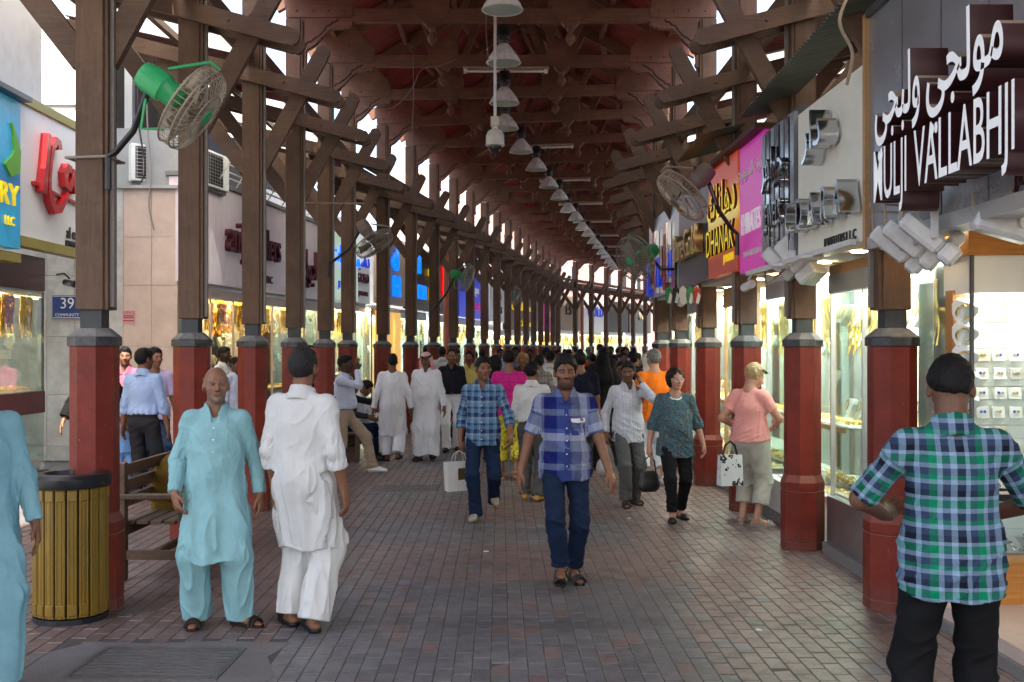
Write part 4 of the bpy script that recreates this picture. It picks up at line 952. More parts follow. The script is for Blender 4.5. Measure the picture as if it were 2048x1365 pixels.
    # ---------------- shoes
    for sd in (1, -1):
        A, fd = AN[sd], FD[sd]; fh = nrm(V3(fd[0], fd[1], 0)) if abs(fd[2]) < .3 else fd; lat = np.cross(fh, V3(0, 0, 1)) if abs(fd[2]) < .3 else V3(1, 0, 0); up = np.cross(lat, fh); base = A - up * .085
        if shoe == 'shoe':
            F = Field(base - .27, base + .27, max(.007, min(vox, .012))); F.cone(base - fh * .035 + up * .045, base + fh * .10 + up * .045, .043, .043, .01, flat=up, sf=1.05); F.cone(base + fh * .10 + up * .038, base + fh * .175 + up * .032, .045, .036, .02, flat=up, sf=1.3)
            F.cone(base - fh * .02 + up * .05, base - fh * .01 + up * .10, .040, .042, .015)
            X_, Y_, Z_ = F.grid(); q = (X_ - base[0]) * up[0] + (Y_ - base[1]) * up[1] + (Z_ - base[2]) * up[2]; F.d = np.maximum(F.d, .004 - q); F.d = np.maximum(F.d, q - .105)
            P, Q = F.surf(); P = smooth_v(P, Q, 1, .4); obj_from('shoe', qmesh('shoe', P, Q, shoem), root)
        elif shoe in ('sandal', 'slipper'):
            out = [(-.075, .0), (-.068, .028), (-.03, .036), (.03, .034), (.10, .045), (.15, .043), (.185, .026), (.195, 0), (.185, -.026), (.15, -.040), (.10, -.042), (.03, -.032), (-.03, -.036), (-.068, -.028)]
            mb = MB(); n = len(out); vs = [base + fh * a + lat * b + up * zz for zz in (.0, .022) for a, b in out]
            mb.add(vs, [tuple(range(n)), tuple(range(2 * n - 1, n - 1, -1))] + [(i, n + i, n + (i + 1) % n, (i + 1) % n) for i in range(n)]); so = mb.build('sandal', shoem, root)
            mb = MB()
            for c in ((.115, .05), (.145, .042)) if shoe == 'sandal' else ((.12, .055), (.10, .06), (.14, .05)):
                mb.tube([tuple(base + fh * c[0] + lat * .048 * math.cos(a) + up * (.015 + c[1] * math.sin(a))) for a in np.linspace(0, math.pi, 9)], .012, 6)
            if shoe == 'sandal': mb.tube([tuple(base - fh * .035 + fh * .0 * a + lat * .042 * math.cos(a) + up * .075 - fh * .045 * math.sin(a)) for a in np.linspace(0, math.pi, 9)], .008, 6); mb.tube([tuple(base + fh * .03 + lat * .044 * math.cos(a) + up * (.02 + .085 * math.sin(a))) for a in np.linspace(0, math.pi, 9)], .009, 6)
            mb.build('strap', shoem, so, smooth=True); 
        elif shoe == 'loafer':
            F = Field(base - .27, base + .27, .007); F.cone(base - fh * .03 + up * .02, base + fh * .12 + up * .03, .040, .046, .01, flat=up, sf=1.0); F.cone(base + fh * .12 + up * .03, base + fh * .19 + up * .024, .044, .028, .02, flat=up, sf=1.35)
            X_, Y_, Z_ = F.grid(); q = (X_ - base[0]) * up[0] + (Y_ - base[1]) * up[1] + (Z_ - base[2]) * up[2]; w = (X_ - base[0]) * fh[0] + (Y_ - base[1]) * fh[1]
            F.d = np.maximum(np.maximum(F.d, .002 - q), np.where(w < .055, q - (.03 if sd else .05), q - .08)); P, Q = F.surf(); P = smooth_v(P, Q, 1, .4); obj_from('shoe', qmesh('shoe', P, Q, shoem), root)
    info = dict(root=root, WR=WR, EL=EL, hd=hd, tp=tp, hc=hc, S=S, scale=s, AN=AN)
    def world(p):
        a = R(face); p = np.asarray(p, float) * np.array((s * sx, s * sx, s)); return V3(X + p[0] * math.cos(a) - p[1] * math.sin(a), D + p[0] * math.sin(a) + p[1] * math.cos(a), z0 + p[2])
    info['world'] = world
    if extra: extra(info)
    return info
# ---------------------------------------------------------------- shops, signs, facades
GL = glass_mat('shop_glass'); glass_mat('case_glass', (.88, .96, .93), .01, .10)
mat('white_paint', (.74, .75, .74), .5, var=.06, vscale=3); mat('display_white', (.80, .80, .76), .6, var=.05); mat('cream_wall', (.62, .56, .44), .6, var=.08, vscale=2)
mat('steel', (.42, .43, .44), .32, .9, var=.15, vscale=6); mat('chrome', (.6, .61, .63), .14, 1.0); mat('aluminium', (.5, .51, .52), .4, .7)
mat('maroon_panel', (.055, .012, .012), .35, var=.2); mat('black_panel', (.012, .012, .013), .3); mat('maroon_side', (.045, .010, .012), .4, var=.2); mat('cap_tan', (.33, .25, .18), .7, var=.2)
mat('gold', (.83, .52, .12), .22, 1.0); mat('gold_pale', (.86, .66, .28), .28, 1.0); mat('silver', (.75, .75, .76), .2, 1.0)
mat('stone_clad', (.5, .43, .36), .45, var=.2, vscale=2.2, dirt=.5, dirtcol=(.24, .19, .14)); mat('stone_pink', (.58, .45, .38), .4, var=.14, vscale=3, dirt=.35, dirtcol=(.3, .22, .17)); mat('marble_grey', (.52, .51, .48), .35, var=.25, vscale=4, dirt=.5, dirtcol=(.25, .22, .18))
mat('plaster_white', (.66, .64, .60), .8, var=.1, vscale=1.5, dirt=.3); mat('plaster_pink', (.55, .36, .30), .8, var=.1, vscale=1.5, dirt=.25); mat('plaster_grey', (.33, .34, .34), .8, var=.15, vscale=1.2, dirt=.4); mat('dark_interior', (.02, .018, .016), .8)
mat('wood_case', (.42, .24, .10), .4, var=.2, vscale=5, stretch=(1, 8, 8)); mat('grey_metal', (.10, .10, .11), .4, .4)
mat('lamp_white', (1, 1, 1), .5, emit=(1, .94, .82), es=8.0); mat('lamp_warm', (1, .8, .5), .5, emit=(1, .74, .40), es=10.0); mat('lamp_cool', (1, 1, 1), .5, emit=(.94, 1, .985), es=8.0)
mat('blue_glow', (.01, .06, .6), .4, emit=(.0, .13, 1.0), es=.42); mat('red_glow', (.6, .0, .0), .4, emit=(1, .005, .0), es=.40); mat('yellow_glow', (.8, .6, .0), .4, emit=(1, .72, .02), es=.10)
mat('magenta_sign', (.42, .03, .26), .3, emit=(.55, .03, .34), es=.10); mat('white_letter', (.8, .8, .8), .35); mat('white_glow', (.8, .8, .8), .4, emit=(.9, .95, 1), es=.045)
mat('blue_panel', (.01, .035, .30), .3, emit=(.0, .03, .45), es=.16); mat('grey_panel', (.075, .075, .085), .35); mat('lilac_panel', (.74, .64, .67), .35, var=.12, vscale=3, stretch=(6, 6, 1), dirt=.25, dirtcol=(.5, .42, .42)); mat('maroon_letter', (.085, .008, .02), .35)
mat('cream_sign', (.78, .77, .66), .4, var=.05); mat('mint_sign', (.50, .62, .50), .4, emit=(.6, .8, .62), es=.10); mat('red_paint', (.42, .008, .012), .3, coat=.3); mat('white_sign', (.80, .81, .80), .4, var=.04, vscale=2); mat('olive_trim', (.30, .26, .05), .45)
mat('plate_blue', (.02, .05, .20), .35); mat('flyer_pink', (.62, .34, .36), .8); mat('ink_red', (.35, .02, .03), .8); mat('ink_black', (.03, .03, .03), .6); mat('green_plastic', (.02, .25, .10), .45)
def gradient(name, stops, axis=2, emit=0, noise=0):
    m = bpy.data.materials.new(name); m.use_nodes = True; t = NT(m); MATS[name] = m
    tc = t.new('ShaderNodeTexCoord'); s = t.new('ShaderNodeSeparateXYZ'); t.lk(tc.outputs['Generated'], s.inputs[0]); c = t.ramp(s.outputs[axis], stops)
    if noise: c = t.mix(c, t.ramp(t.noise(tc.outputs['Object'], 4, 3), [(.35, (.75, .75, .75)), (.65, (1.2, 1.2, 1.2))]), noise, 'MULTIPLY')
    t.lk(c, t.b.inputs['Base Color']); t.b.inputs['Roughness'].default_value = .35
    if emit: t.lk(c, t.b.inputs['Emission Color']); t.b.inputs['Emission Strength'].default_value = emit
gradient('fire_sign', [(0, (.30, .04, .02)), (.13, (.30, .04, .02)), (.22, (.45, .12, .02)), (.42, (.62, .30, .04)), (.52, (.80, .68, .20)), (.62, (.62, .34, .05)), (.80, (.45, .06, .02)), (1, (.42, .05, .02))], 2, .10)
gradient('aqua_sign', [(0, (.03, .35, .62)), (.35, (.02, .38, .70)), (.42, (.01, .16, .42)), (.6, (.03, .36, .66)), (1, (.05, .38, .62))], 2, .05, .5)

def local_text(parent, txt, size, x, y, z, m, depth=.03, sx=1.0, bevel=0, name='lettering', shear=0, sidem=None, space=1.0, rx=90, align='CENTER'):
    """letters standing on the frontage, facing the street (local -y)"""
    me = text_mesh(txt, size, depth, align, bevel, shear, sx, space); me.materials.append(MATS[m])
    if sidem:
        me.materials.append(MATS[sidem[0]]); me.materials.append(MATS[sidem[1]]); me.update()
        for p in me.polygons:
            n = p.normal
            if abs(n.z) < .6: p.material_index = 2 if n.y > .6 else 1
    return obj_from(name, me, parent, (x, y, z), (R(rx), 0, 0))
def fit_text(par, txt, size, x0, x1, y, z, m, depth, sidem):
    me = text_mesh(txt, size, depth, 'LEFT'); xs = [v.co.x for v in me.vertices]; w = max(xs) - min(xs); bpy.data.meshes.remove(me)
    sx = (x1 - x0) / w; return local_text(par, txt, size, x0 - min(xs) * sx, y, z, m, depth, sx, sidem=sidem, align='LEFT')
SIDE_W = {-1: 'left', 1: 'right'}
def sign_root(side, k0, k1, off, label):
    a, rz, L = facade(side, k0, k1, off); return empty('shop_sign', a, rz, label, 'sign', None), L
def kD(D): return (D - 7.28) / 2.18           # frame number at a distance (straight part)

rj = random.Random(3)
def jewel_tray_mesh():
    mb = MB()
    for i in range(26):
        x, y = rj.uniform(-.2, .2), rj.uniform(-.12, .12); a = rj.uniform(0, 3.1); r = rj.uniform(.012, .026)
        mb.tube([(x + r * math.cos(t + a), y + r * .8 * math.sin(t + a), .006 + .012 * math.sin(t) ** 2 + rj.uniform(0, .02)) for t in np.linspace(0, 2 * math.pi, 8)[:-1]], .005, 4, True)
    return mb
JT = jewel_tray_mesh(); JG = JT.mesh('gold_rings', 'gold'); JP = JT.mesh('gold_rings', 'gold_pale'); JS = JT.mesh('silver_rings', 'silver')
def chain_mesh(m):
    mb = MB()
    for i in range(16):
        x = -.16 + i * .0215; L = rj.uniform(.30, .55); pts = [(x + rj.uniform(-.003, .003), -.01 * math.sin(j), -L * j / 7) for j in range(8)]; mb.tube(pts, [.005 + .006 * (j % 2) for j in range(8)], 5)
    return mb.mesh('gold_chains', m)
CHG, CHP = chain_mesh('gold'), chain_mesh('gold_pale')
def bust_mesh(m):
    poly = [(-.075, .09), (-.03, .10), (.03, .10), (.075, .09), (.085, .05), (.06, -.03), (0, -.10), (-.06, -.03), (-.085, .05)]
    mb = MB(); n = len(poly); vs = [(x, -.02 - .02 * (1 - abs(x) / .085), z) for x, z in poly] + [(x * .9, .03, z) for x, z in poly] + [(0, -.045, .02)]
    mb.add(vs, [(i, (i + 1) % n, 2 * n) for i in range(n)] + [(i, n + i, n + (i + 1) % n, (i + 1) % n) for i in range(n)] + [tuple(range(n, 2 * n))]); return mb.mesh('necklace_bust', m)
BW, BC = bust_mesh('display_white'), bust_mesh('cream_wall')
def necklace_mesh(m):
    return MB().tube([(.045 * math.sin(t), -.050 - .004 * math.cos(t), .03 - .055 * math.cos(t / 2 * 0 + t)) for t in np.linspace(.5, 2 * math.pi - .5, 14)], .006, 5).mesh('necklace', m)
NKG = necklace_mesh('gold')
def display(parent, x, y, z, kind, pale=False):
    if kind == 'tray':
        MBt = obj_from('tray', TRAY[pale], parent, (x, y, z)); tag(obj_from('jewellery', JP if pale else JG, MBt, (0, 0, .02)), kind='stuff'); return MBt
    if kind == 'chains': return tag(obj_from('chains', CHP if pale else CHG, parent, (x, y, z)), kind='stuff')
    if kind == 'bustlow': z += .10
    if kind in ('bust', 'bustlow'):
        b = obj_from('necklace_bust', BW if not pale else BC, parent, (x, y, z), (R(-12), 0, 0)); obj_from('necklace', NKG, b); return b
TRAY = {False: MB().bevbox(-.23, .23, -.14, .14, 0, .018, .004).mesh('tray', 'display_white'), True: MB().bevbox(-.23, .23, -.14, .14, 0, .018, .004).mesh('tray', 'cream_wall')}

def shop(side, k0, k1, off, label, zc=2.55, depth=1.3, base=.45, basem='marble_grey', back='display_white', lamp='lamp_white', frame='aluminium', fill='mix', top='white_paint', ztop=None, seed=1, door=False, lampw=.10, shelf='display_white', floor=False, glassy=True):
    """a shop window: plinth, glass panes between mullions, shelves of jewellery, back wall, ceiling with a lamp tray"""
    a, rz, L = facade(side, k0, k1, off); o = empty('shop', a, rz, label, 'shop'); rr = random.Random(seed)
    MB().box(0, L, -.02, .25, 0, base).build('plinth', basem, o); MB().box(0, L, -.06, .0, 0, .10).build('kerb', 'granite_kerb', o)
    MB().box(.0, L, depth, depth + .08, 0, zc + .1).build('back_wall', back, o); MB().box(0, L, .0, depth, zc, zc + .08).build('ceiling', top, o)
    MB().box(.05, L - .05, .25, depth, 0, base).build('display_base', shelf, o)
    for x in (.012, L - .024): MB().box(x, x + .012, .06, depth, base, zc).build('glass_pane', GL, o)
    np_ = max(1, round(L / .95)); w = L / np_
    for i in range(np_):
        MB().box(i * w + .012, (i + 1) * w - .012, .02, .032, base, zc).build('glass_pane', GL, o)
    for i in range(np_ + 1):
        x = min(max(i * w, .014), L - .014); MB().box(x - .010, x + .010, .005, .045, base, zc).build('mullion', frame, o)
    MB().box(.0, L, -.01, .05, zc - .16, zc).build('head_rail', frame, o)
    MB().box(.08, L - .08, .12, .12 + lampw, zc - .03, zc - .012).build('lamp', lamp, o)
    MB().box(.08, L - .08, depth - .35, depth - .35 + lampw * .6, zc - .03, zc - .012).build('lamp', lamp, o)
    # coloured boards on the back wall
    x = .05; bw = ['cream_wall', 'maroon_panel', 'wood_case', 'display_white', 'black_panel', 'marble_grey', 'cream_wall']
    while x < L - .2:
        wd = rr.uniform(.3, .8); wd = min(wd, L - .05 - x); MB().box(x, x + wd - .02, depth - .03, depth - .004, base + .02, zc - .2 - rr.uniform(0, .3)).build('display_board', rr.choice(bw), o); x += wd
    z1 = base + .62
    MB().box(.06, L - .06, .30, .78, z1 - .018, z1).build('glass_shelf', 'case_glass' if glassy else shelf, o); MB().box(.06, L - .06, .275, .30, z1 - .045, z1 + .004).build('shelf_edge', 'wood_case', o)
    n = max(1, int(L / .30))
    for i in range(n):
        x = (i + .5) * L / n; pale = rr.random() < .45
        display(o, x, .20, base + .004, 'tray' if rr.random() < .6 else 'bustlow', pale); display(o, x + rr.uniform(-.05, .05), .58, base + .01, 'tray', pale)
        display(o, x, .44, z1 + .002, 'tray', rr.random() < .5)
        if rr.random() < .65: display(o, x, .62, z1 + .13, 'bust', rr.random() < .4)
        if rr.random() < .6: display(o, x, .22 + rr.uniform(0, .15), zc - .14, 'chains', rr.random() < .5)
        elif rr.random() < .6: display(o, x, .34, zc - .38, 'bust', rr.random() < .3)
        if rr.random() < .8: display(o, x + .1, depth - .05, rr.uniform(base + 1.0, zc - .35), 'bust', rr.random() < .5)
        if rr.random() < .5: display(o, x - .08, depth - .05, zc - .22, 'chains', rr.random() < .4)
    if ztop: MB().box(0, L, .06, depth, zc + .09, ztop).build('upper_wall', top, o)
    return o

# ============ left side
# nearest left shop, set well back: glass case with gold, white sign with red script
o = empty('shop', (-7.6, 14.0, 0), 0, 'corner jewellery shop at far left with gold chains in a glass case', 'shop')
def Lw(x0, x1, y0, y1, z0, z1, n, m, par=None, loc=(-7.6, 14.0, 0)): return MB().box(x0 - loc[0], x1 - loc[0], y0 - loc[1], y1 - loc[1], z0 - loc[2], z1 - loc[2]).build(n, m, par if par else o)
Lw(-9.5, -5.95, 9.3, 14.02, 0, .18, 'plinth', 'black_panel'); Lw(-9.4, -5.98, 9.3, 14.0, .93, 1.21, 'counter_band', 'maroon_panel'); Lw(-9.4, -5.98, 9.3, 14.0, 2.52, 2.95, 'head_band', 'maroon_panel')
Lw(-5.995, -5.985, 9.3, 13.98, .18, .93, 'glass_pane', GL); Lw(-5.995, -5.985, 11.7, 13.98, 1.21, 2.52, 'glass_pane', GL); Lw(-5.995, -5.985, 9.3, 11.66, 1.21, 2.52, 'glass_pane', GL)
Lw(-9.3, -5.99, 13.97, 13.98, .18, .93, 'glass_pane', GL); Lw(-9.3, -5.99, 13.97, 13.98, 1.21, 2.52, 'glass_pane', GL)
Lw(-7.1, -7.0, 9.3, 13.9, .18, 2.55, 'back_wall', 'cream_wall'); Lw(-9.4, -6.0, 9.3, 14.0, 2.48, 2.515, 'ceiling', 'white_paint'); Lw(-6.5, -6.42, 9.5, 13.8, 2.45, 2.475, 'lamp', 'lamp_warm')
Lw(-6.98, -6.02, 9.3, 13.95, 1.21, 1.225, 'shelf', 'cream_wall'); Lw(-6.98, -6.02, 9.3, 13.95, .2, .3, 'display_base', 'black_panel')
for i in range(8):
    y = -.30 - i * .52; 
    for z, xx in ((1.225, 1.35), (.31, 1.35), (1.23, 1.0)):
        t = display(o, xx, y, z, 'tray', True); t.rotation_euler = (R(8), 0, R(90))
    c = display(o, 1.50, y, 2.44, 'chains', i % 2 == 0); c.rotation_euler = (0, 0, R(90))
    c = display(o, 1.2, y - .2, 2.44, 'chains', False); c.rotation_euler = (0, 0, R(90))
mk = MB().box(-.012, .012, -.012, .012, 1.21, 2.5).build('corner_post', 'grey_metal', o, (1.60, -.03, 0))
w_ = empty('building', (-8, 15, 0), 0, 'stone clad building with side alley behind the nearest left column', 'building')
def Bw(x0, x1, y0, y1, z0, z1, n, m, par): return MB().box(x0 - par.location.x, x1 - par.location.x, y0 - par.location.y, y1 - par.location.y, z0, z1).build(n, m, par)
# alley wall facing the viewer, made of cladding slabs
Bw(-9.6, -5.02, 16.60, 17.1, 0, 5.2, 'wall', 'plaster_grey', w_)
slabs = [(-9.6, -7.9), (-7.9, -7.05), (-7.05, -6.62), (-6.62, -5.86), (-5.86, -5.42), (-5.42, -5.02)]
for (x0, x1) in slabs:
    zs = [.02, .25, 1.05, 1.95, 2.9, 3.75, 4.25] if x0 < -5.9 else [.02, .9, 1.8, 2.75, 3.5, 4.25]
    for z0, z1 in zip(zs[:-1], zs[1:]):
        Bw(x0 + .003, x1 - .003, 16.565, 16.60, z0 + .003, z1 - .003, 'cladding_slab', 'marble_grey' if x0 < -5.9 else 'stone_pink', w_)
Bw(-5.95, -5.0, 16.50, 16.62, 4.25, 4.30, 'ledge', 'plaster_grey', w_)
Bw(-6.35, -5.3, 17.2, 26, 3, 7.3, 'upper_wall', mat('dark_screen', (.012, .010, .009), .8, var=.4, vscale=5), w_)
wb = empty('building', (-9, 20, 0), 0, 'tall white building bright in sunlight at upper left', 'building')
Bw(-13, -7.2, 19, 27, 0, 9.5, 'wall', 'plaster_white', wb); Bw(-13, -7.15, 18.95, 19, 6.1, 6.14, 'string_course', 'plaster_grey', wb)
gb = empty('building', (-9, 10, 0), 0, 'grey upper storey above the far left shop signs', 'building')
Bw(-12, -6.35, 6, 14.75, 3.3, 7.6, 'wall', mat('plaster_mid', (.52, .54, .55), .8, var=.12, vscale=1.2, dirt=.3), gb)
# white sign with red script
s_ = empty('shop_sign', (-5.75, 12.75, 3.0), R(90), 'white sign board with big red script letters and yellow trim', 'sign')
MB().box(0, 3.0, 0, .12, .12, 1.72).build('panel', 'white_sign', s_); MB().box(-.01, 3.0, -.03, .14, 1.72, 1.83).build('top_trim', 'olive_trim', s_); MB().box(-.01, 3.0, -.03, .14, 0, .12).build('bottom_trim', 'olive_trim', s_)
def ribbon(pts, h, depth, name, par, m, loc=(0, 0, 0), sc=(.82, .12, .68, .46)):
    """flat broad stroke (script letter) in local xz, standing proud towards -y"""
    pts = [(p[0] * sc[0] + sc[1], p[1] * sc[2] + sc[3], p[2] * sc[0]) for p in pts]; n = len(pts); L, Rr = [], []
    for i, (x, z, w) in enumerate(pts):
        a = pts[max(0, i - 1)]; b = pts[min(n - 1, i + 1)]; t = Vector((b[0] - a[0], b[1] - a[1])).normalized(); nn = Vector((-t.y, t.x)) * w / 2; L.append((x + nn.x, z + nn.y)); Rr.append((x - nn.x, z - nn.y))
    return MB().prism(L + Rr[::-1], -depth, 0).build(name, m, par, loc)
ribbon([(.62, 1.47, .10), (.58, 1.2, .12), (.52, .85, .12), (.46, .50, .16), (.44, .36, .17)], 0, .10, 'letter_stroke', s_, 'red_paint', (0, 0, 0))
ribbon([(1.02, 1.27, .16), (1.0, 1.38, .14), (.9, 1.42, .12), (.78, 1.25, .10), (.70, 1.0, .09), (.66, .75, .09), (.64, .50, .10), (.70, .28, .13), (.85, .12, .16), (1.05, .16, .14), (1.22, .34, .10), (1.36, .50, .06)], 0, .09, 'letter_stroke', s_, 'red_paint', (0, -.005, 0))
ribbon([(.22, .50, .05), (.6, .47, .04), (1.2, .42, .035), (2.0, .40, .03)], 0, .05, 'underline', s_, 'red_paint', (0, -.002, 0))
ribbon([(1.50, .98, .12), (1.36, 1.0, .14), (1.26, .85, .16), (1.28, .68, .15), (1.42, .62, .13), (1.55, .80, .13), (1.60, 1.0, .12)], 0, .09, 'letter_stroke', s_, 'red_paint')
ribbon([(1.62, 1.0, .12), (1.60, .75, .13), (1.66, .6, .12), (1.75, .62, .10)], 0, .092, 'letter_stroke', s_, 'red_paint')
local_text(s_, 'al emad', .22, 1.35, -.012, .30, 'ink_black', .02, .9, align='LEFT'); local_text(s_, 'JEWELLERY L.L.C', .11, 1.32, -.010, .13 + .03, 'ink_black', .016, .9, align='LEFT')
s2 = empty('shop_sign', (-5.72, 9.98, 2.95), R(90), 'bright blue sign with green leaf and yellow letters at the left edge', 'sign')
MB().box(0, 2.72, 0, .15, 0, 1.75).build('panel', 'aqua_sign', s2); MB().box(-.05, 2.78, -.12, .2, 1.76, 1.82).build('hood', 'grey_metal', s2)
local_text(s2, 'JEWELLERY', .36, 1.62, -.012, .60, 'yellow_glow', .03, 1.15); local_text(s2, 'LLC', .15, 2.42, -.012, .30, 'yellow_glow', .02)
ribbon([(2.28, .95, .02), (2.42, .93, .22), (2.55, .98, .26), (2.60, 1.15, .16), (2.52, 1.35, .06), (2.45, 1.45, .02)], 0, .03, 'leaf_emblem', s2, mat('leaf_green', (.12, .42, .03), .4), sc=(1, 0, 1, 0))
MB().box(-.02, 2.72, -.01, .35, -.16, -.06).build('under_trim', 'olive_trim', s2)
# spotlights under the white sign
def cam_small(loc, rz, label, m='black_panel'):
    o = empty('security_camera', loc, rz, label, 'camera'); MB().tube([(0, .25, .12), (0, .1, .13), (0, 0, .06)], .012, 6).build('bracket', m, o, smooth=True)
    MB().lathe([(.03, -.10), (.042, -.09), (.042, .06), (.046, .065), (.046, .10), (.036, .10), (.03, .085)], 14, M=Matrix.Rotation(R(100), 3, 'X')).build('housing', m, o, smooth=True); return o
cam_small((-5.62, 13.9, 2.62), R(60), 'small black security camera under the white sign at left')
# street plate and flyer
pl = empty('street_plate', (-6.82, 16.55, 2.40), 0, 'blue street plate with white number 39 on the stone wall', 'sign')
MB().box(-.13, .37, -.015, 0, -.17, .19).build('plate', 'plate_blue', pl); local_text(pl, '39', .24, .10, -.018, .06, 'white_letter', .006, .95); local_text(pl, 'COMMUNITY', .065, .10, -.018, -.115, 'white_letter', .004, .95)
for b in ((-.12, .36, .172, .180), (-.12, .36, -.16, -.152)): MB().box(b[0], b[1], -.017, -.0155, b[2], b[3]).build('border_line', 'white_letter', pl)
fl = empty('flyer', (-5.77, 16.555, 2.26), 0, 'small pink paper flyer headed OFFICE pasted on the stone pillar', 'flyer')
MB().box(-.10, .10, -.006, 0, -.10, .10).build('paper', 'flyer_pink', fl); local_text(fl, 'OFFICE', .06, 0, -.008, .06, 'ink_red', .002); 
for z in (.015, -.015, -.06): MB().box(-.085, .085, -.008, -.0065, z - .010, z + .008).build('print_line', 'ink_red', fl)
tag(Bw(-5.92, -5.70, 16.552, 16.558, 1.62, 1.74, 'poster', 'white_paint', pl), None)
pl.children[-1].parent = w_; 
# AC units on the ledge
def ac(loc, rz, label):
    o = empty('air_conditioner', loc, rz, label, 'air conditioner', 'air conditioners on the left ledge'); MB().bevbox(-.42, .42, -.16, .16, 0, .58, .012).build('casing', 'white_paint' if 'AC' not in MATS else 'white_paint', o)
    MB().box(-.36, .16, -.166, -.161, .04, .54).build('grille_recess', 'dark_interior', o); bar = MB().box(-.36, .16, -.176, -.168, -.004, .004).mesh('grille_bar', 'steel')
    for i in range(9): obj_from('grille_bar', bar, o, (0, 0, .07 + i * .055))
    vb = MB().box(-.004, .004, -.180, -.1765, .04, .54).mesh('grille_bar', 'steel')
    for i in range(6): obj_from('grille_bar', vb, o, (-.34 + i * .095, 0, 0))
    MB().box(-.38, .38, -.12, .12, -.06, -.005).build('stand', 'grey_metal', o)
ac((-5.45, 16.85, 4.37), R(35), 'white air conditioner outdoor unit with wire grille beside the green fan'); ac((-4.75, 17.4, 4.37), R(80), 'white air conditioner unit partly behind the second left column')
MB().box(-5.86, -5.74, 16.62, 16.75, 4.31, 6.6).build('pipe_duct', 'aluminium', w_, tuple(-w_.location))
MB().box(-5.5, -5.0, 17.10, 17.18, 4.3, 6.4).build('lattice_screen', 'dark_interior', w_, tuple(-w_.location))

cn = empty('added_shade', (-6, 15, 6.6), 0, 'added translucent sheet over the side alley at left to shade the stone wall', 'added_shade')  # sheet added to keep direct sun off the stone wall, mostly out of view
corr((-4.9, 12.6, 6.5), (-8.5, 12.6, 6.9), (-4.9, 17.2, 6.5), (-8.5, 17.2, 6.9), 'added_shade_sheet', 'sheet_clear', cn, pitch=.2)
# lilac jeweller's front
KL = kD(16.6)
sh1 = shop(-1, KL, 7.35, 2.28, 'stone fronted jewellery shop under the lilac sign', zc=2.75, base=.35, basem='stone_pink', back='cream_wall', lamp='lamp_warm', frame='stone_pink', seed=2, lampw=.05, depth=1.1)
s3, L = sign_root(-1, KL - .05, 7.35, 2.18, 'lilac stone sign with dark red raised Jewellers letters and Arabic')
MB().box(0, L, 0, .35, 2.82, 4.45).build('panel', 'lilac_panel', s3); MB().box(-.03, L, -.05, .4, 4.46, 4.53).build('coping', 'granite_kerb', s3)
fit_text(s3, 'ani Jewellers', .80, 1.38, 4.0, -.05, 3.66, 'maroon_letter', .10, None); local_text(s3, 'LLC', .20, 3.55, -.02, 3.05, 'maroon_letter', .03)
fit_text(s3, ar('لجواهر'), .85, 5.05, 6.45, -.05, 3.48, 'maroon_letter', .10, None)
rack = empty('lamp_rack', pathp(-1, 5.2, 2.25), 0, 'wire rack with tilted floodlights above the lilac sign', 'rack')
a_ = pathp(-1, 4.6, 2.0) - rack.location; b_ = pathp(-1, 7.3, 2.0) - rack.location
for z in (4.62, 4.72, 4.85): MB().tube([tuple(a_ + Vector((0, 0, z))), tuple(b_ + Vector((0, 0, z)))], .015, 6).build('rail', 'cream_wall', rack)
for i in range(9):
    f = a_.lerp(b_, i / 8); MB().tube([(f.x, f.y, 4.5), (f.x + .25, f.y, 4.9)], .012, 6).build('rail', 'cream_wall', rack)

# a row of smaller left fronts round the bend
def letter_sign(side, k0, k1, off, z0, z1, panel, label, lines, th=.18, trim=None):
    s, L = sign_root(side, k0, k1, off, label); MB().box(0.02, L - .02, 0, th, z0, z1).build('panel', panel, s)
    if trim: MB().box(0, L, -.03, th + .02, z1, z1 + .06).build('hood', trim, s)
    for (t, size, fx, fz, m, d, sx) in lines: local_text(s, t, size, L * fx, -.02 - d / 2, z0 + (z1 - z0) * fz, m, d, sx)
    return s
J_AR = ar('مجوهرات')
letter_sign(-1, 7.42, 8.35, 2.05, 2.9, 4.5, 'mint_sign', 'pale mint light box sign with blue Arabic beside the lilac sign', [(ar('مجوهرات'), .55, .5, .62, 'blue_glow', .03, 1.0), ('JEWELLERY', .22, .5, .2, 'blue_panel', .02, 1.1)], trim='green_plastic')
letter_sign(-1, 8.4, 9.05, 2.2, 2.9, 4.4, 'white_sign', 'grey white sign with maroon and blue lettering', [(ar('ذهب'), .5, .5, .7, 'blue_panel', .04, 1.0), ('GOLD', .34, .5, .4, 'maroon_letter', .04, 1), ('JEWELLERS', .16, .5, .15, 'maroon_letter', .03, 1)])
shop(-1, 7.4, 9.1, 2.35, 'jewellery shop window with silver necklaces left of the gold lit shop', zc=2.85, base=.5, basem='black_panel', lamp='lamp_white', seed=4)
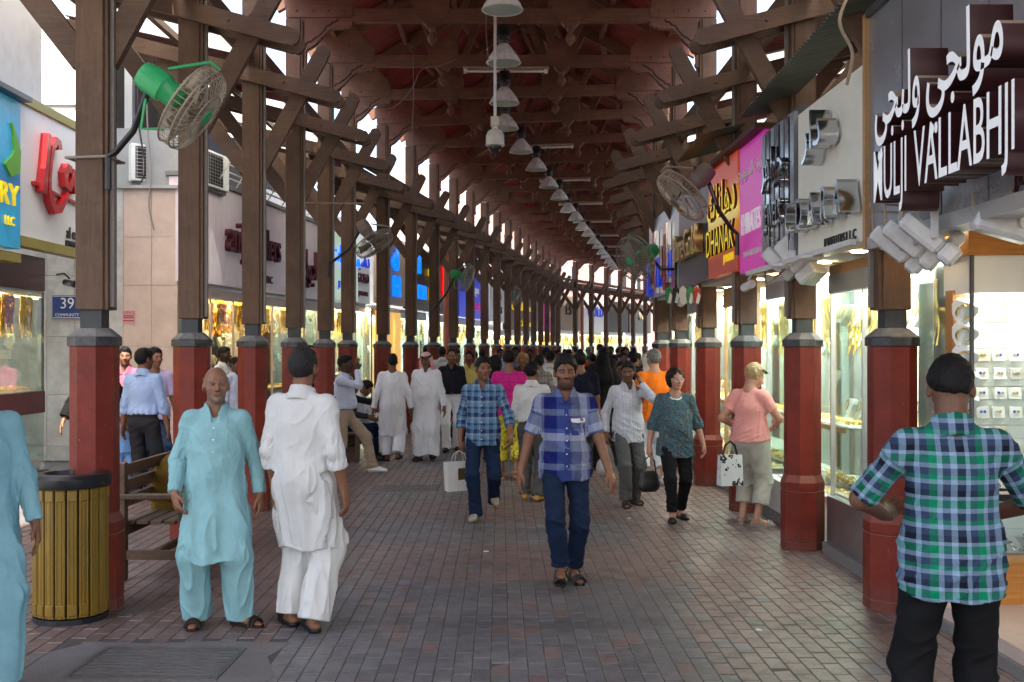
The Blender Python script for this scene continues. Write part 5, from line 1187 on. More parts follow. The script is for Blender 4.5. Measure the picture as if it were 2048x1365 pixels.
# gold lit shop with blue letters
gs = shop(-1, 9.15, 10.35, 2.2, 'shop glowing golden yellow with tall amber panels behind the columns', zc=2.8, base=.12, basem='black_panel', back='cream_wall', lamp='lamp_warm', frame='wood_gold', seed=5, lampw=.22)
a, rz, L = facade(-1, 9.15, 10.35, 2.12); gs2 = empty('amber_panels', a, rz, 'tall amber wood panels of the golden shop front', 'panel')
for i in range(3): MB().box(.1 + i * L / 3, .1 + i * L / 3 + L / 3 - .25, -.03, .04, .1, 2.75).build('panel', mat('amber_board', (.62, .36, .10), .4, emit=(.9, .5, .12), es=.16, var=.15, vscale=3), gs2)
letter_sign(-1, 9.15, 10.35, 2.0, 2.95, 4.6, 'cap_tan', 'tan sign with bright blue raised letters and chrome edges', [('SHIFA'[1:4].replace('IFA', 'HI').replace('HIF', 'HI') , .80, .55, .28, 'blue_glow', .08, 1.0), (ar('له'), .9, .5, .72, 'blue_glow', .08, 1.0)])
letter_sign(-1, 10.45, 12.0, 1.95, 2.9, 4.7, 'black_panel', 'black sign with blue and yellow glowing letters', [(ar('الم'), .8, .25, .72, 'blue_glow', .05, 1.0), ('OCCSAM', .6, .36, .28, 'blue_glow', .05, .55), ('FINE', .6, .78, .28, 'yellow_glow', .05, .55), (ar('ذهب'), .6, .8, .70, 'yellow_glow', .05, .8)])
shop(-1, 10.45, 12.0, 2.25, 'brightly lit white shop window below the black sign with blue letters', zc=2.8, base=.4, seed=6, lamp='lamp_cool', lampw=.25)
letter_sign(-1, 12.1, 13.6, 1.95, 2.9, 4.6, 'grey_metal', 'dark grey sign with glowing red emblem and letters', [('8', 1.5, .28, .6, 'red_glow', .06, .9), ('JEWELLERY', .34, .70, .22, 'red_glow', .04, .6), (ar('مجوهرات'), .5, .72, .6, 'red_glow', .04, .8)])
shop(-1, 12.1, 13.6, 2.25, 'white lit shop window below the sign with the red emblem', zc=2.8, base=.4, seed=7, lamp='lamp_cool', lampw=.25)
letter_sign(-1, 13.7, 16.4, 1.95, 2.9, 4.6, 'blue_panel', 'bright blue sign with white and pink letters behind the orange pipe', [(ar('مجوهرات'), .6, .4, .65, 'white_glow', .04, 1.0), ('JEWELLERY', .42, .5, .25, 'magenta_sign', .04, 1.1)])
shop(-1, 13.7, 16.4, 2.25, 'pale green lit shop window below the bright blue sign', zc=2.8, base=.4, seed=8, lamp='lamp_cool', lampw=.2)
letter_sign(-1, 16.5, 18.4, 1.95, 2.9, 4.5, 'white_sign', 'pale sign with dark letters between far left columns', [('JEWELLERS', .4, .5, .3, 'ink_black', .04, .8), (ar('ذهب'), .6, .5, .7, 'ink_black', .04, .9)])
letter_sign(-1, 18.5, 21.2, 1.95, 2.6, 4.4, 'maroon_panel', 'maroon sign with yellow neon Arabic at the far left', [(ar('مجوهرات'), .8, .4, .65, 'yellow_glow', .05, 1.2), (ar('المجوهرات'), .5, .5, .2, 'yellow_glow', .05, 1.0)])
letter_sign(-1, 21.3, 22.2, 1.95, 2.6, 4.4, 'magenta_sign', 'magenta sign at the far bend of the arcade', [('GOLD', .4, .5, .5, 'white_glow', .04, .7)])
shop(-1, 16.5, 18.4, 2.25, 'white lit window of the shop under the pale sign', zc=2.7, base=.4, seed=9, lamp='lamp_cool', lampw=.3)
shop(-1, 18.5, 21.2, 2.25, 'warm lit shop window under the maroon sign', zc=2.5, base=.4, seed=10, lamp='lamp_white', lampw=.3)
# far fronts after the second bend
for i, (k0, k1, pan, lt, m, lab) in enumerate(((22.3, 24.2, 'cap_tan', 'ES', 'ink_black', 'tan sign with dark letters at the far end'), (24.3, 26.0, 'white_sign', 'GOLD', 'blue_panel', 'white sign with blue letters at the far end'), (26.1, 27.8, 'ink_black', '4', 'gold', 'black sign with a gold numeral at the far end'), (27.9, 29.9, 'black_panel', '10', 'cap_tan', 'dark sign with tan numerals at the far end'))):
    letter_sign(-1, k0, k1, 2.4, 2.75, 4.6, pan, lab, [(lt, .9, .5, .6, m, .06, 1.0)])
    shop(-1, k0, k1, 2.7, ['cream lit', 'white lit', 'yellow lit', 'gold lit'][i] + ' shop window at the far end, under the ' + lab.split(' at')[0], zc=2.7, base=.5, seed=11 + i, lamp='lamp_white', lampw=.35, back='cream_wall' if i % 2 else 'display_white')
eb = empty('building', pathp(-1, 27, 5), 0, 'pink plastered building in sun beyond the far end', 'building')
c = pathp(-1, 26.5, 6.5); a, rz, L = facade(-1, 22.2, 29.9, 4.2)
eb.location = a; eb.rotation_euler = (0, 0, rz)
MB().box(-4, L + 14, 0, 6, 0, 11).build('wall', 'plaster_pink', eb)
for i in range(9):
    for z in (5.2, 7.6):
        f = MB().box(0, .9, -.05, .05, 0, 1.5).build('window', 'plaster_white', eb, (-2 + i * 3, 0, z)); MB().box(.08, .82, -.07, -.055, .08, 1.42).build('pane', 'dark_interior', f)
# hidden wall behind the left shops so that no light leaks
for k0, k1 in ((7.3, 12), (12, 20), (20, 22.3)):
    a, rz, L = facade(-1, k0, k1, 3.6); b_ = empty('building', a, rz, f'plain upper wall behind the left shop signs, {"near part" if k0 < 8 else "middle part" if k0 < 15 else "far part"}', 'building'); MB().box(-.3, L, 0, .4, 0, 5.4).build('wall', 'plaster_grey', b_)

# ============ right side: shop windows stand right behind the column row
def rshop(D0, D1, label, **kw): return shop(1, kD(D0), kD(D1), kw.pop('off', .16), label, **kw)
rshop(9.62, 11.42, 'glass jewellery window with white base between second and third right columns', zc=2.45, base=.42, basem='white_paint', seed=21, lamp='lamp_cool', lampw=.30, depth=.95)
rshop(11.85, 13.6, 'glass jewellery window with wooden lining between third and fourth right columns', zc=2.45, base=.42, basem='white_paint', seed=22, lamp='lamp_white', lampw=.30, frame='wood_case', depth=.95, top='wood_case')
rshop(14.05, 18.3, 'long jewellery window beyond the fourth right column', zc=2.45, base=.42, basem='marble_grey', seed=23, lamp='lamp_white', lampw=.3)
for i, (k0, k1) in enumerate(((5.2, 9), (9, 14), (14, 20), (20, 24))):
    shop(1, k0, k1, .5, ['jewellery shop window round the first bend on the right', 'right hand shop window past the first bend', 'right hand shop window in the far stretch', 'last right hand shop window at the second bend'][i], zc=2.5, base=.4, seed=24 + i, lamp='lamp_white', lampw=.2)
    a, rz, L = facade(1, k0, k1, .45); sg = empty('shop_sign', a, rz, ['dark sign board past the grey sign on the right', 'second far sign board on the right', 'third far sign board on the right', 'last far sign board on the right'][i], 'sign'); MB().box(0, L, -.2, 1.4, 2.6, 3.9).build('panel', ['grey_panel', 'maroon_panel', 'blue_panel', 'white_sign'][i], sg)
# curved glass case with gold next to the nearest right column
rc = rshop(7.56, 9.2, 'glass case with gold necklaces beside the nearest right column', zc=2.40, base=.50, basem='steel', seed=31, lamp='lamp_white', lampw=.30, depth=.95, top='wood_case', shelf='wood_case')
# stepped ledges
for (D0, D1, x0, z) in ((7.45, 8.8, 2.70, .17), (8.8, 9.35, 2.66, .10)):
    pass
# nearest shop: slat wall with cards facing the viewer
ns = empty('shop', (3.05, 6.75, 0), 0, 'bright jewellery niche with white slat wall and earring cards at far right', 'shop')
MB().box(-.25, 2.6, -2.6, 1.0, 0, .15).build('step', 'stone_pink', ns); MB().box(-.28, 2.6, -2.63, -.02, .0, .07).build('kerb', 'granite_kerb', ns)
MB().box(-.06, 1.9, -.02, .5, .15, .42).build('wood_base', 'wood_gold', ns); MB().box(-.06, 1.9, -.02, .5, .42, .46).build('wood_ledge', 'wood_case', ns)
MB().box(.0, 1.9, .30, .36, .46, 2.15).build('back_panel', 'display_white', ns)
sm = MB().box(.0, 1.9, .284, .300, 0, .078).mesh('slat', 'display_white')
for i in range(19): obj_from('slat', sm, ns, (0, 0, .50 + i * .085))
MB().box(-.085, .0, .22, .34, .46, 2.15).build('wood_upright', 'wood_gold', ns); MB().box(-.09, 1.9, -.02, .40, 2.36, 2.56).build('wood_fascia', 'wood_gold', ns); MB().box(-.07, 1.9, .0, .40, 2.12, 2.36).build('white_fascia', 'white_paint', ns)
MB().box(.02, 1.9, .05, .13, 2.085, 2.115).build('lamp', 'lamp_white', ns); MB().box(-.06, 1.9, .0, .008, .46, 2.12).build('glass_pane', GL, ns)
MB().box(-.066, -.058, .0, .85, .46, 2.36).build('glass_pane', GL, ns); MB().box(-.07, -.05, -.012, .012, .46, 2.36).build('corner_strip', 'grey_metal', ns)
MB().box(-.065, .0, .34, .9, .15, .46).build('side_base', 'white_paint', ns); MB().box(.0, 1.9, .9, .95, 0.15, 2.5).build('rear_panel', 'plaster_grey', ns); MB().box(-.06, .04, .84, .86, .46, 2.4).build('white_jamb', 'white_paint', ns)
card = {m: MB().bevbox(-.042, .042, -.012, 0, -.04, .04, .004).mesh('earring_card', m) for m in ('display_white', 'cream_wall', 'marble_grey')}
stud = {m: MB().lathe([(.001, -.010), (.009, -.004), (.009, .004), (.001, .010)], 8).mesh('stud', m) for m in ('silver', 'gold', 'blue_panel')}
rr = random.Random(9)
for r, z in enumerate((1.72, 1.60, 1.47, 1.345, 1.215, 1.09, .965)):
    for c in range(6):
        if r >= 4 and (c + r) % 3 == 0: continue
        x = .13 + c * .108 + rr.uniform(-.008, .008)
        k = obj_from('earring_card', card[rr.choice(['display_white', 'display_white', 'cream_wall', 'marble_grey'])], ns, (x, .272, z), (R(-8), 0, 0))
        for dx in (-.012, .012): obj_from('stud', stud[rr.choice(['silver', 'gold', 'blue_panel'])], k, (dx, -.016, .006))
        tag_ = None
for i, z in enumerate((2.02, 1.87, 1.72, 1.57, 1.42)):
    b = obj_from('necklace_bust', BW, ns, (-.05, .14, z - .02), (R(25), R(20), R(-25))); b.scale = (1.0, 1.0, .85); obj_from('necklace', NKG, b)
b = obj_from('necklace_bust', BW, ns, (.26, .22, 2.06)); obj_from('necklace', NKG, b); b = obj_from('necklace_bust', BW, ns, (.60, .22, 2.06)); obj_from('necklace', NKG, b)
for i in range(5):
    t = obj_from('tray', TRAY[i % 2 == 0], ns, (.25 + .3 * (i % 3), .12, .90 if i < 3 else .46)); t.rotation_euler = (R(25), 0, 0); tag(obj_from('jewellery', JS, t, (0, 0, .02)), kind='stuff')
MB().box(.0, 1.9, .0, .28, .80, .88).build('shelf', 'black_panel', ns)

# signs over the right columns, hung just inside the row
def rsign(D0, D1, X, z0, z1, label, panel, th=.14):
    s = empty('shop_sign', (X, D1, 0), R(-90), label, 'sign'); L = D1 - D0; MB().box(0, L, 0, th, z0, z1).build('panel', panel, s); return s, L
mat('mirror_panel', (.34, .35, .38), .25, .6, var=.15, vscale=2)
sM, L = rsign(3.6, 7.03, 2.44, 2.50, 3.95, 'steel grey sign with deep white and maroon letters MULJI VALLABHJI', 'mirror_panel')
MB().box(-.03, L, -.02, .16, 2.42, 2.50).build('bottom_rail', 'aluminium', sM); MB().box(-.05, -.0, -.03, .17, 2.42, 3.98).build('end_post', 'wood_case', sM); MB().box(0, L, -.03, .16, 3.95, 4.0).build('top_rail', 'grey_metal', sM)
for i in range(1, 6): MB().box(L * i / 6 - .004, L * i / 6 + .004, -.004, -.001, 2.5, 3.95).build('panel_joint', 'grey_metal', sM)
bevel_offset[0] = .003
fit_text(sM, 'MULJI', .42, .93, 1.42, -.20, 2.73, 'white_glow', .20, ('maroon_side', 'cap_tan')); fit_text(sM, 'VALLABHJI', .42, 1.52, 2.60, -.20, 2.73, 'white_glow', .20, ('maroon_side', 'cap_tan'))  # both scripts: faint emission brightens the unlit white faces in place of daylight
bevel_offset[0] = .006
fit_text(sM, ar('مولجي'), .44, 1.68, 2.50, -.20, 3.15, 'white_glow', .20, ('maroon_side', 'cap_tan')); fit_text(sM, ar('ولبجي'), .44, .95, 1.60, -.20, 3.15, 'white_glow', .20, ('maroon_side', 'cap_tan'))
bevel_offset[0] = 0
local_text(sM, 'JEWELLERS', .12, 2.30, -.012, 2.57, 'maroon_side', .02, 1.0)
sC, L = rsign(7.08, 8.82, 2.47, 2.50, 3.70, 'cream sign with deep mirror finished block letters and lit top', 'cream_sign')
for i, ch in enumerate('CDARA'):
    local_text(sC, ch, .34, .26 + i * .31, -.09, 2.80, 'chrome', .14, .75, sidem=('chrome', 'cap_tan'))
local_text(sC, ar('دار'), .40, .9, -.09, 3.38, 'chrome', .14, 1.1, sidem=('chrome', 'cap_tan')); local_text(sC, 'JEWELLERS L.L.C', .10, 1.1, -.01, 2.56, 'ink_black', .01)
sD, L = rsign(8.88, 10.0, 2.50, 2.55, 3.80, 'dark mirrored sign with glittering silver letters beside the magenta sign', 'grey_panel')
for i in range(7): MB().box(.04 + i * .16, .15 + i * .16, -.05, -.01, 2.6, 3.75).build('mirror_strip', 'chrome' if i % 2 else 'mirror_panel', sD)
local_text(sD, 'JEWELS', .30, .55, -.075, 2.95, 'chrome', .04, .6); local_text(sD, ar('جواهر'), .4, .55, -.075, 3.4, 'chrome', .04, .8)
sE, L = rsign(10.05, 11.10, 2.50, 2.55, 3.84, 'magenta EMIRATES sign with white letters', 'magenta_sign'); MB().box(-.03, L + .02, -.10, .16, 3.85, 3.90).build('hood', 'timber', sE)
local_text(sE, 'EMIRATES', .30, .52, -.012, 3.02, 'white_glow', .012, .62); local_text(sE, 'DIAMONDS JEWELLERY L.L.C', .085, .60, -.006, 2.72, 'white_letter', .006, .75)
local_text(sE, ar('الامارات للمجوهرات'), .19, .52, -.006, 3.56, 'white_letter', .008, .80)
sF, L = rsign(11.2, 12.78, 2.50, 2.60, 3.86, 'yellow and red DHANAK sign with flame colours', 'fire_sign'); MB().box(-.03, L + .02, -.08, .16, 3.87, 3.92).build('hood', 'timber', sF)
local_text(sF, 'DHANAK', .44, .78, -.022, 2.98, 'yellow_glow', .03, .80, sidem=('maroon_side', 'maroon_side')); local_text(sF, 'JEWELLERS', .12, 1.15, -.006, 2.76, 'yellow_glow', .008, .9); local_text(sF, ar('دهاناك'), .55, .85, -.02, 3.42, 'yellow_glow', .03, 1.0, sidem=('maroon_side', 'maroon_side'))
sG, L = rsign(12.9, 15.0, 2.52, 2.60, 3.90, 'plain dark grey sign with gold PureGold letters', 'grey_panel'); local_text(sG, 'PureGold', .52, 1.0, -.06, 3.12, 'gold_pale', .10, .85)
sH, L = rsign(15.1, 18.2, 2.55, 2.60, 3.9, 'cluttered sign with purple and red patterned pieces past the grey sign', 'steel')
for i in range(10): MB().box(.1 + i * .3, .3 + i * .3, -.06, -.01, 2.65 + .1 * (i % 3), 3.2 + .15 * (i % 4)).build('ornament', ['blue_panel', 'chrome', 'red_paint', 'silver'][i % 4], sH)
# sheet hoods over the right signs
hd_ = empty('awning', (2.3, 7.0, 3.98), 0, 'corrugated sheet awning jutting over the cream and grey signs', 'awning')
corr((2.22, 7.0, 4.02), (2.62, 7.0, 4.10), (2.22, 9.9, 3.92), (2.62, 9.9, 4.00), 'awning_sheet', 'sheet_green', hd_, pitch=.07, amp=.010)
hd2 = empty('awning', (2.3, 11.5, 3.98), 0, 'small bent sheet awning above the yellow and red sign', 'awning')
corr((2.1, 11.3, 4.02), (2.6, 11.3, 4.15), (2.1, 12.7, 3.98), (2.6, 12.7, 4.12), 'awning_sheet', 'sheet_green', hd2, pitch=.09, amp=.008)
# soffits over right windows and the buildings above
for (D0, D1, nm) in ((4.2, 9.3, 'near'), (9.3, 18.5, 'farther')):
    sf = empty('soffit', (2.6, D0, 2.5), 0, f'{nm} underside over the right shop windows with recessed lamps', 'soffit'); MB().box(0 if nm == 'farther' else .05, 4.2, 0, D1 - D0, .06, .12).build('board', 'plaster_grey', sf)
    lamp = MB().lathe([(.06, -.01), (.07, 0)], 14).mesh('downlight', 'lamp_warm')
    for i in range(int((D1 - D0) / .8)): obj_from('downlight', lamp, sf, (.35 if nm == 'farther' else .30, .4 + i * .8, .055))
rb = empty('building', (5, 4, 0), 0, 'pale upper storeys behind the right hand signs', 'building')
MB().box(0, 4, -3, 16, 2.75, 6.6).build('wall', 'plaster_grey', rb); MB().box(-.9, 0, -3, 16, 2.7, 3.4).build('parapet', 'plaster_white', rb)
for i in range(6): 
    f = MB().box(-.06, .02, 0, 1.0, 0, 1.3).build('window', 'plaster_white', rb, (0, -2 + i * 2.8, 4.2)); MB().box(-.075, -.062, .08, .92, .08, 1.22).build('pane', 'dark_interior', f)
MB().box(-1.6, 0, 0, .12, 0, 4.5).build('party_wall', 'display_white', rb, (0, 5.05, 0)); MB().box(0, .1, -6, 22, 0, 2.8).build('rear_wall', 'display_white', rb, (-.7, 2.0, 0))
# ---------------------------------------------------------------- lamps, fans, cameras, benches, bins
mat('lamp_black', (.015, .015, .016), .4); mat('ribbed', (.80, .78, .74), .30, .1, var=.25, vscale=12, dirt=.35, dirtcol=(.30, .24, .16)); mat('pale_green_glass', (.45, .55, .50), .2)
mat('tube_white', (.78, .78, .76), .4); mat('tube_batten', (.36, .25, .16), .6, var=.2); mat('dome_cream', (.58, .52, .42), .5, var=.15, vscale=10, dirt=.3); mat('dome_glass', (.02, .03, .035), .06); mat('fan_green', (.03, .38, .13), .35, var=.1); mat('fan_grey', (.17, .12, .095), .5, var=.2); mat('cage', (.38, .32, .24), .45, .4, var=.2); mat('cage_dark', (.25, .22, .18), .5, .3)
mat('flood_white', (.62, .61, .60), .45, var=.12, vscale=10, dirt=.3, dirtcol=(.3, .27, .24)); mat('pipe_red', (.42, .12, .07), .45, var=.15)
def mid(k):
    i = int(math.floor(k)); t = k - i; a = (LEFT[i] + RIGHT[i]) / 2; b = (LEFT[i + 1] + RIGHT[i + 1]) / 2; return a.lerp(b, t)
def lamp_meshes():
    M = {}; n = 36; prof = [(.055, 0), (.075, -.02), (.10, -.05), (.15, -.115), (.19, -.175), (.215, -.235)]
    vs, fs = [], []
    for j, (r, z) in enumerate(prof):
        for i in range(n): a = 2 * math.pi * i / n; rr = r * (1 + (.022 if i % 2 else -.022)); vs.append((rr * math.cos(a), rr * math.sin(a), z))
    for j in range(len(prof) - 1):
        for i in range(n): fs.append((j * n + i, j * n + (i + 1) % n, (j + 1) * n + (i + 1) % n, (j + 1) * n + i))
    M['reflector'] = MB().add(vs, fs).mesh('reflector', 'ribbed'); M['rim'] = MB().tube([(.218 * math.cos(a), .218 * math.sin(a), -.237) for a in np.linspace(0, 2 * math.pi, 33)[:-1]], .009, 6, True).mesh('rim', 'flood_white', True)
    M['lens'] = MB().lathe([(.20, -.240), (.205, -.236)], 24).mesh('lens', 'pale_green_glass')
    M['gear_housing'] = MB().lathe([(.03, .24), (.075, .235), (.085, .21), (.085, .13), (.092, .12), (.092, .10), (.078, .095), (.078, .07), (.092, .065), (.092, .045), (.07, .04), (.06, 0)], 18).mesh('gear_housing', 'lamp_black', True)
    M['stem'] = MB().lathe([(.011, .235), (.011, 2.2)], 8).mesh('stem', 'grey_metal'); return M
LM = lamp_meshes()
for k in range(2, 27):
    c = mid(k + .04); nth = ORD[k - 1]
    x = c.x + (.03 if k < 6 else .0)
    o = empty('pendant_lamp', (x, c.y - .25, 5.66 + .02 * math.sin(k * 3)), 0, f'{nth} hanging bell lamp from the viewer, ribbed reflector under black gear', 'lamp', 'hanging bell lamps')
    for n in ('reflector', 'rim', 'lens', 'gear_housing', 'stem'): obj_from(n, LM[n], o)
tb = MB().lathe([(.019, -.58), (.019, .58)], 10, M=Matrix.Rotation(R(90), 3, 'Y')).mesh('tube', 'tube_white', True); bt = MB().box(-.64, .64, -.04, .04, .028, .062).mesh('batten', 'tube_batten'); ec = MB().box(-.025, .025, -.025, .025, -.03, .027).mesh('end_cap', 'tube_white')
for i, k in enumerate((4, 7, 9, 11, 13, 15, 17, 19, 22)):
    c = mid(k); o = empty('tube_light', (c.x + (.05 if k < 6 else .15), c.y - .12, 5.90), -HEAD[k], f'{["nearest", "second", "third", "fourth", "fifth", "sixth", "seventh", "eighth", "farthest"][i]} unlit fluorescent tube on a batten across the roof', 'lamp', 'fluorescent tubes under the tie beams')
    obj_from('tube', tb, o); obj_from('batten', bt, o); obj_from('end_cap', ec, o, (-.6, 0, 0)); obj_from('end_cap', ec, o, (.6, 0, 0))
# dome camera on a pole
o = empty('dome_camera', (-.062, 13.45, 4.33), 0, 'cream dome security camera hanging on a thin pole mid walkway', 'camera')
MB().lathe([(.02, .36), (.02, 1.85)], 10).build('pole', 'flood_white', o, smooth=True); MB().bevbox(-.055, .055, -.055, .055, .24, .36, .008).build('junction_box', 'dome_cream', o)
MB().lathe([(.035, .26), (.04, .21), (.09, .18), (.115, .12), (.118, .02), (.122, .0), (.105, -.012)], 24).build('housing', 'dome_cream', o, smooth=True)
MB().lathe([(.088, -.005), (.085, -.04), (.065, -.07), (.035, -.085), (.004, -.09)], 20).build('dome', 'dome_glass', o, smooth=True)
# loose wires under the tie beams
def wire(pts, label, r=.006, m='conduit'):
    o = empty('loose_wire', pts[0], 0, label, 'wire'); p0 = Vector(pts[0])
    fine = []
    for i in range(len(pts) - 1):
        a = Vector(pts[max(0, i - 1)]); b = Vector(pts[i]); c = Vector(pts[i + 1]); d = Vector(pts[min(len(pts) - 1, i + 2)])
        for t in np.linspace(0, 1, 7)[:-1]: fine.append(.5 * ((2 * b) + (c - a) * t + (2 * a - 5 * b + 4 * c - d) * t * t + (3 * b - a - 3 * c + d) * t ** 3))
    fine.append(Vector(pts[-1])); MB().tube([tuple(q - p0) for q in fine], r, 5).build('cable', m, o, smooth=True)
wire([at(720, 213, 15.8), at(780, 218, 15.8), at(822, 180, 15.8), at(843, 140, 15.8), at(880, 132, 15.8), at(914, 118, 15.8)], 'brown cable sagging from the left corbel to the king plate')
wire([at(826, 115, 15.8), at(827, 200, 15.7), at(824, 260, 15.7), at(825, 300, 15.7)], 'thin cord hanging straight down below the tie beam')
wire([at(974, 15, 13.6), at(972, 60, 13.6), at(976, 110, 13.6), at(980, 138, 13.6)], 'looped cord beside the second hanging lamp')
wire([(-2.62, 11.7, 4.15), (-1.2, 12.4, 4.05), (.2, 13.2, 4.02)] if False else [at(608, 406, 14.5), at(665, 407, 14.5), at(729, 407, 14.5)], 'thin horizontal rod projecting from the fourth left column', .012, 'cap_tan')

wire([(2.35, 7.0, 4.2), (2.2, 6.9, 3.9), (2.3, 6.95, 3.7), (2.28, 7.0, 3.5)], 'frayed rope knotted at the brace above the steel sign', .012, 'cap_tan')
wire([(2.46, 9.9, 2.52), (2.40, 9.6, 2.36), (2.42, 9.3, 2.40), (2.46, 9.0, 2.50)], 'grey cable looping below the magenta and mirrored signs', .010, 'conduit')
wire([(-5.5, 16.52, 6.2), (-5.46, 16.5, 5.2), (-5.40, 16.5, 4.5), (-5.44, 16.5, 4.0), (-5.36, 16.5, 3.6)], 'dangling cable in front of the stone pillar', .012, 'conduit')
wire([(-5.62, 16.5, 6.3), (-5.60, 16.5, 5.3), (-5.50, 16.5, 4.6), (-5.56, 16.5, 4.34)], 'second cable beside the air conditioner', .014, 'ink_black')
# fans
def fan(loc, aim, label, body='fan_green', cage='cage', post=None, r=.30):
    """cage fan; aim = direction it blows"""
    o = empty('fan', loc, 0, label, 'fan', 'cage fans on the columns'); q = Vector(aim).normalized().to_track_quat('Z', 'Y'); Mx = q.to_matrix()
    def T3(p): return tuple(Mx @ Vector(p))
    mb = MB().lathe([(.03, -.36), (.085, -.34), (.098, -.28), (.098, -.17), (.085, -.155), (.08, -.06), (.05, -.03)], 18, M=Mx); mb.build('motor', body, o, smooth=True)
    mb = MB()
    for rr, z in ((r, .0), (r, .08), (r * .97, .11), (r * .55, .15), (r * .25, .155)): mb2 = MB().tube([T3((rr * math.cos(a), rr * math.sin(a), z)) for a in np.linspace(0, 2 * math.pi, 33)[:-1]], .007 if z < .1 else .004, 5, True); mb2.build('cage_ring', cage, o, smooth=True)
    wires = MB()
    for i in range(44):
        a = 2 * math.pi * i / 44; ca, sa = math.cos(a), math.sin(a)
        wires.tube([T3((.09 * ca, .09 * sa, -.045)), T3((r * .8 * ca, r * .8 * sa, -.03)), T3((r * ca, r * sa, 0)), T3((r * ca, r * sa, .08)), T3((r * .9 * ca, r * .9 * sa, .125)), T3((.06 * ca, .06 * sa, .158))], .0032, 4)
    tag(wires.build('cage_wires', cage, o), kind='stuff'); MB().lathe([(.06, .156), (.055, .166), (.01, .17)], 16, M=Mx).build('badge', body, o, smooth=True)
    for i in range(3):
        a0 = 2 * math.pi * i / 3; vs = []
        for j in range(6):
            rr = .05 + (r * .86 - .05) * j / 5
            for da, zz in ((-.42 + .1 * j / 5, .012), (.42, .065)): vs.append(T3((rr * math.cos(a0 + da), rr * math.sin(a0 + da), zz)))
        top = [Vector(v) + Mx @ Vector((0, 0, .004)) for v in vs]
        fs = [(2 * j, 2 * j + 1, 2 * j + 3, 2 * j + 2) for j in range(5)] + [(12 + 2 * j, 12 + 2 * j + 2, 12 + 2 * j + 3, 12 + 2 * j + 1) for j in range(5)]
        fs += [(2 * j, 2 * j + 2, 12 + 2 * j + 2, 12 + 2 * j) for j in range(5)] + [(2 * j + 1, 12 + 2 * j + 1, 12 + 2 * j + 3, 2 * j + 3) for j in range(5)] + [(0, 12, 13, 1), (10, 11, 23, 22)]
        MB().add(vs + [tuple(v) for v in top], fs).build('blade', cage, o)
    # yoke
    up = Mx.inverted() @ Vector((0, 0, 1)); up.z = 0; up = up.normalized()
    if post is not None:
        yk = [T3((up.x * r * 1.07, up.y * r * 1.07, .05)), T3((up.x * r * 1.08, up.y * r * 1.08, -.03)), T3((up.x * .12, up.y * .12, -.22))]; MB().tube(yk, .011, 6).build('yoke', body if body == 'fan_green' else 'cage_dark', o, smooth=True)
        yk = [T3((-up.x * r * .75, -up.y * r * .75, -.02)), T3((-up.x * .30, -up.y * .30, -.14)), T3((-up.x * .10, -up.y * .10, -.24))]; MB().tube(yk, .011, 6).build('yoke', body if body == 'fan_green' else 'cage_dark', o, smooth=True)
        m0 = Vector(T3((-up.x * .09, -up.y * .09, -.24))); p = Vector(post) - Vector(loc)
        MB().tube([tuple(m0), tuple(m0.lerp(p, .35) + Vector((0, 0, -.10))), tuple(m0.lerp(p, .8) + Vector((0, 0, -.05))), tuple(p), tuple(p + Vector((0, 0, -.22)))], .022, 8).build('arm', 'lamp_black', o, smooth=True)
        MB().box(-.16, .16, -.16, .16, -.012, .012).build('clamp', 'cage_dark', o, tuple(p + Vector(((-.14 if p.x > m0.x else -.02) * 0, 0, 0)))) if False else None
    return o
P0 = at(372, 208, 6.95)
fan(P0, (.79, .06, -.55), 'green motored cage fan tilted down on the nearest left column', 'fan_green', 'cage', (-2.62, 7.12, 3.05), .29)
mb = MB()
cl = empty('fan_clamp', (-2.77, 7.28, 3.05), 0, 'wire clamp around the nearest left column below the green fan', 'clamp')
for s, e in (((-.15, -.13), (.16, -.13)), ((-.15, .13), (.16, .13)), ((-.14, -.14), (-.14, .14)), ((.15, -.14), (.15, .14))): MB().tube([(s[0], s[1], 0), (e[0], e[1], .01)], .010, 6).build('clamp_rod', 'cage_dark', cl)
fan(at(1372, 385, 10.6), (-.68, -.09, -.68), 'grey cage fan on a curved arm by the yellow sign at right', 'fan_grey', 'cage', (2.45, 11.0, 2.95), .30)
fan(at(745, 482, 15.7), (.5, -.16, -.8), 'dusty grey cage fan on the fifth left column', 'fan_grey', 'cage_dark', (-2.55, 15.9, 3.05), .30)
fan(at(930, 556, 23.5), (.85, -.2, -.30), 'small green cage fan by the orange drain pipe', 'fan_green', 'cage', (-1.55, 23.9, 2.6), .30)
fan(at(1275, 515, 14.6), (-.75, -.5, -.35), 'green cage fan seen face on by the fifth right column', 'fan_green', 'cage_dark', (2.58, 15.6, 2.95), .32)
fan(at(1028, 592, 36.0), (.7, -.5, -.3), 'distant green fan among the far left columns', 'fan_green', 'cage_dark', (.2, 36.3, 2.9), .30)

# orange drain pipe
o = empty('drain_pipe', (rowp(-1, 9.25).x - .28, rowp(-1, 9.25).y - .1, 0), 0, 'orange red drain pipe bent at the top, beside the tenth left column', 'pipe')
MB().tube([(0, 0, 0), (0, 0, 4.05), (-.05, .02, 4.25), (-.25, .05, 4.45), (-.75, .1, 4.95)], .085, 12).build('pipe', 'pipe_red', o, smooth=True)
for z in (1.2, 2.9): MB().lathe([(.1, z), (.1, z + .05)], 12).build('pipe_clip', 'pipe_red', o)
o = empty('drain_pipe', (rowp(-1, 21.3).x + .1, rowp(-1, 21.3).y, 0), 0, 'second red drain pipe at the far bend', 'pipe'); MB().tube([(0, 0, 0), (0, 0, 4.9)], .085, 10).build('pipe', 'pipe_red', o, smooth=True)

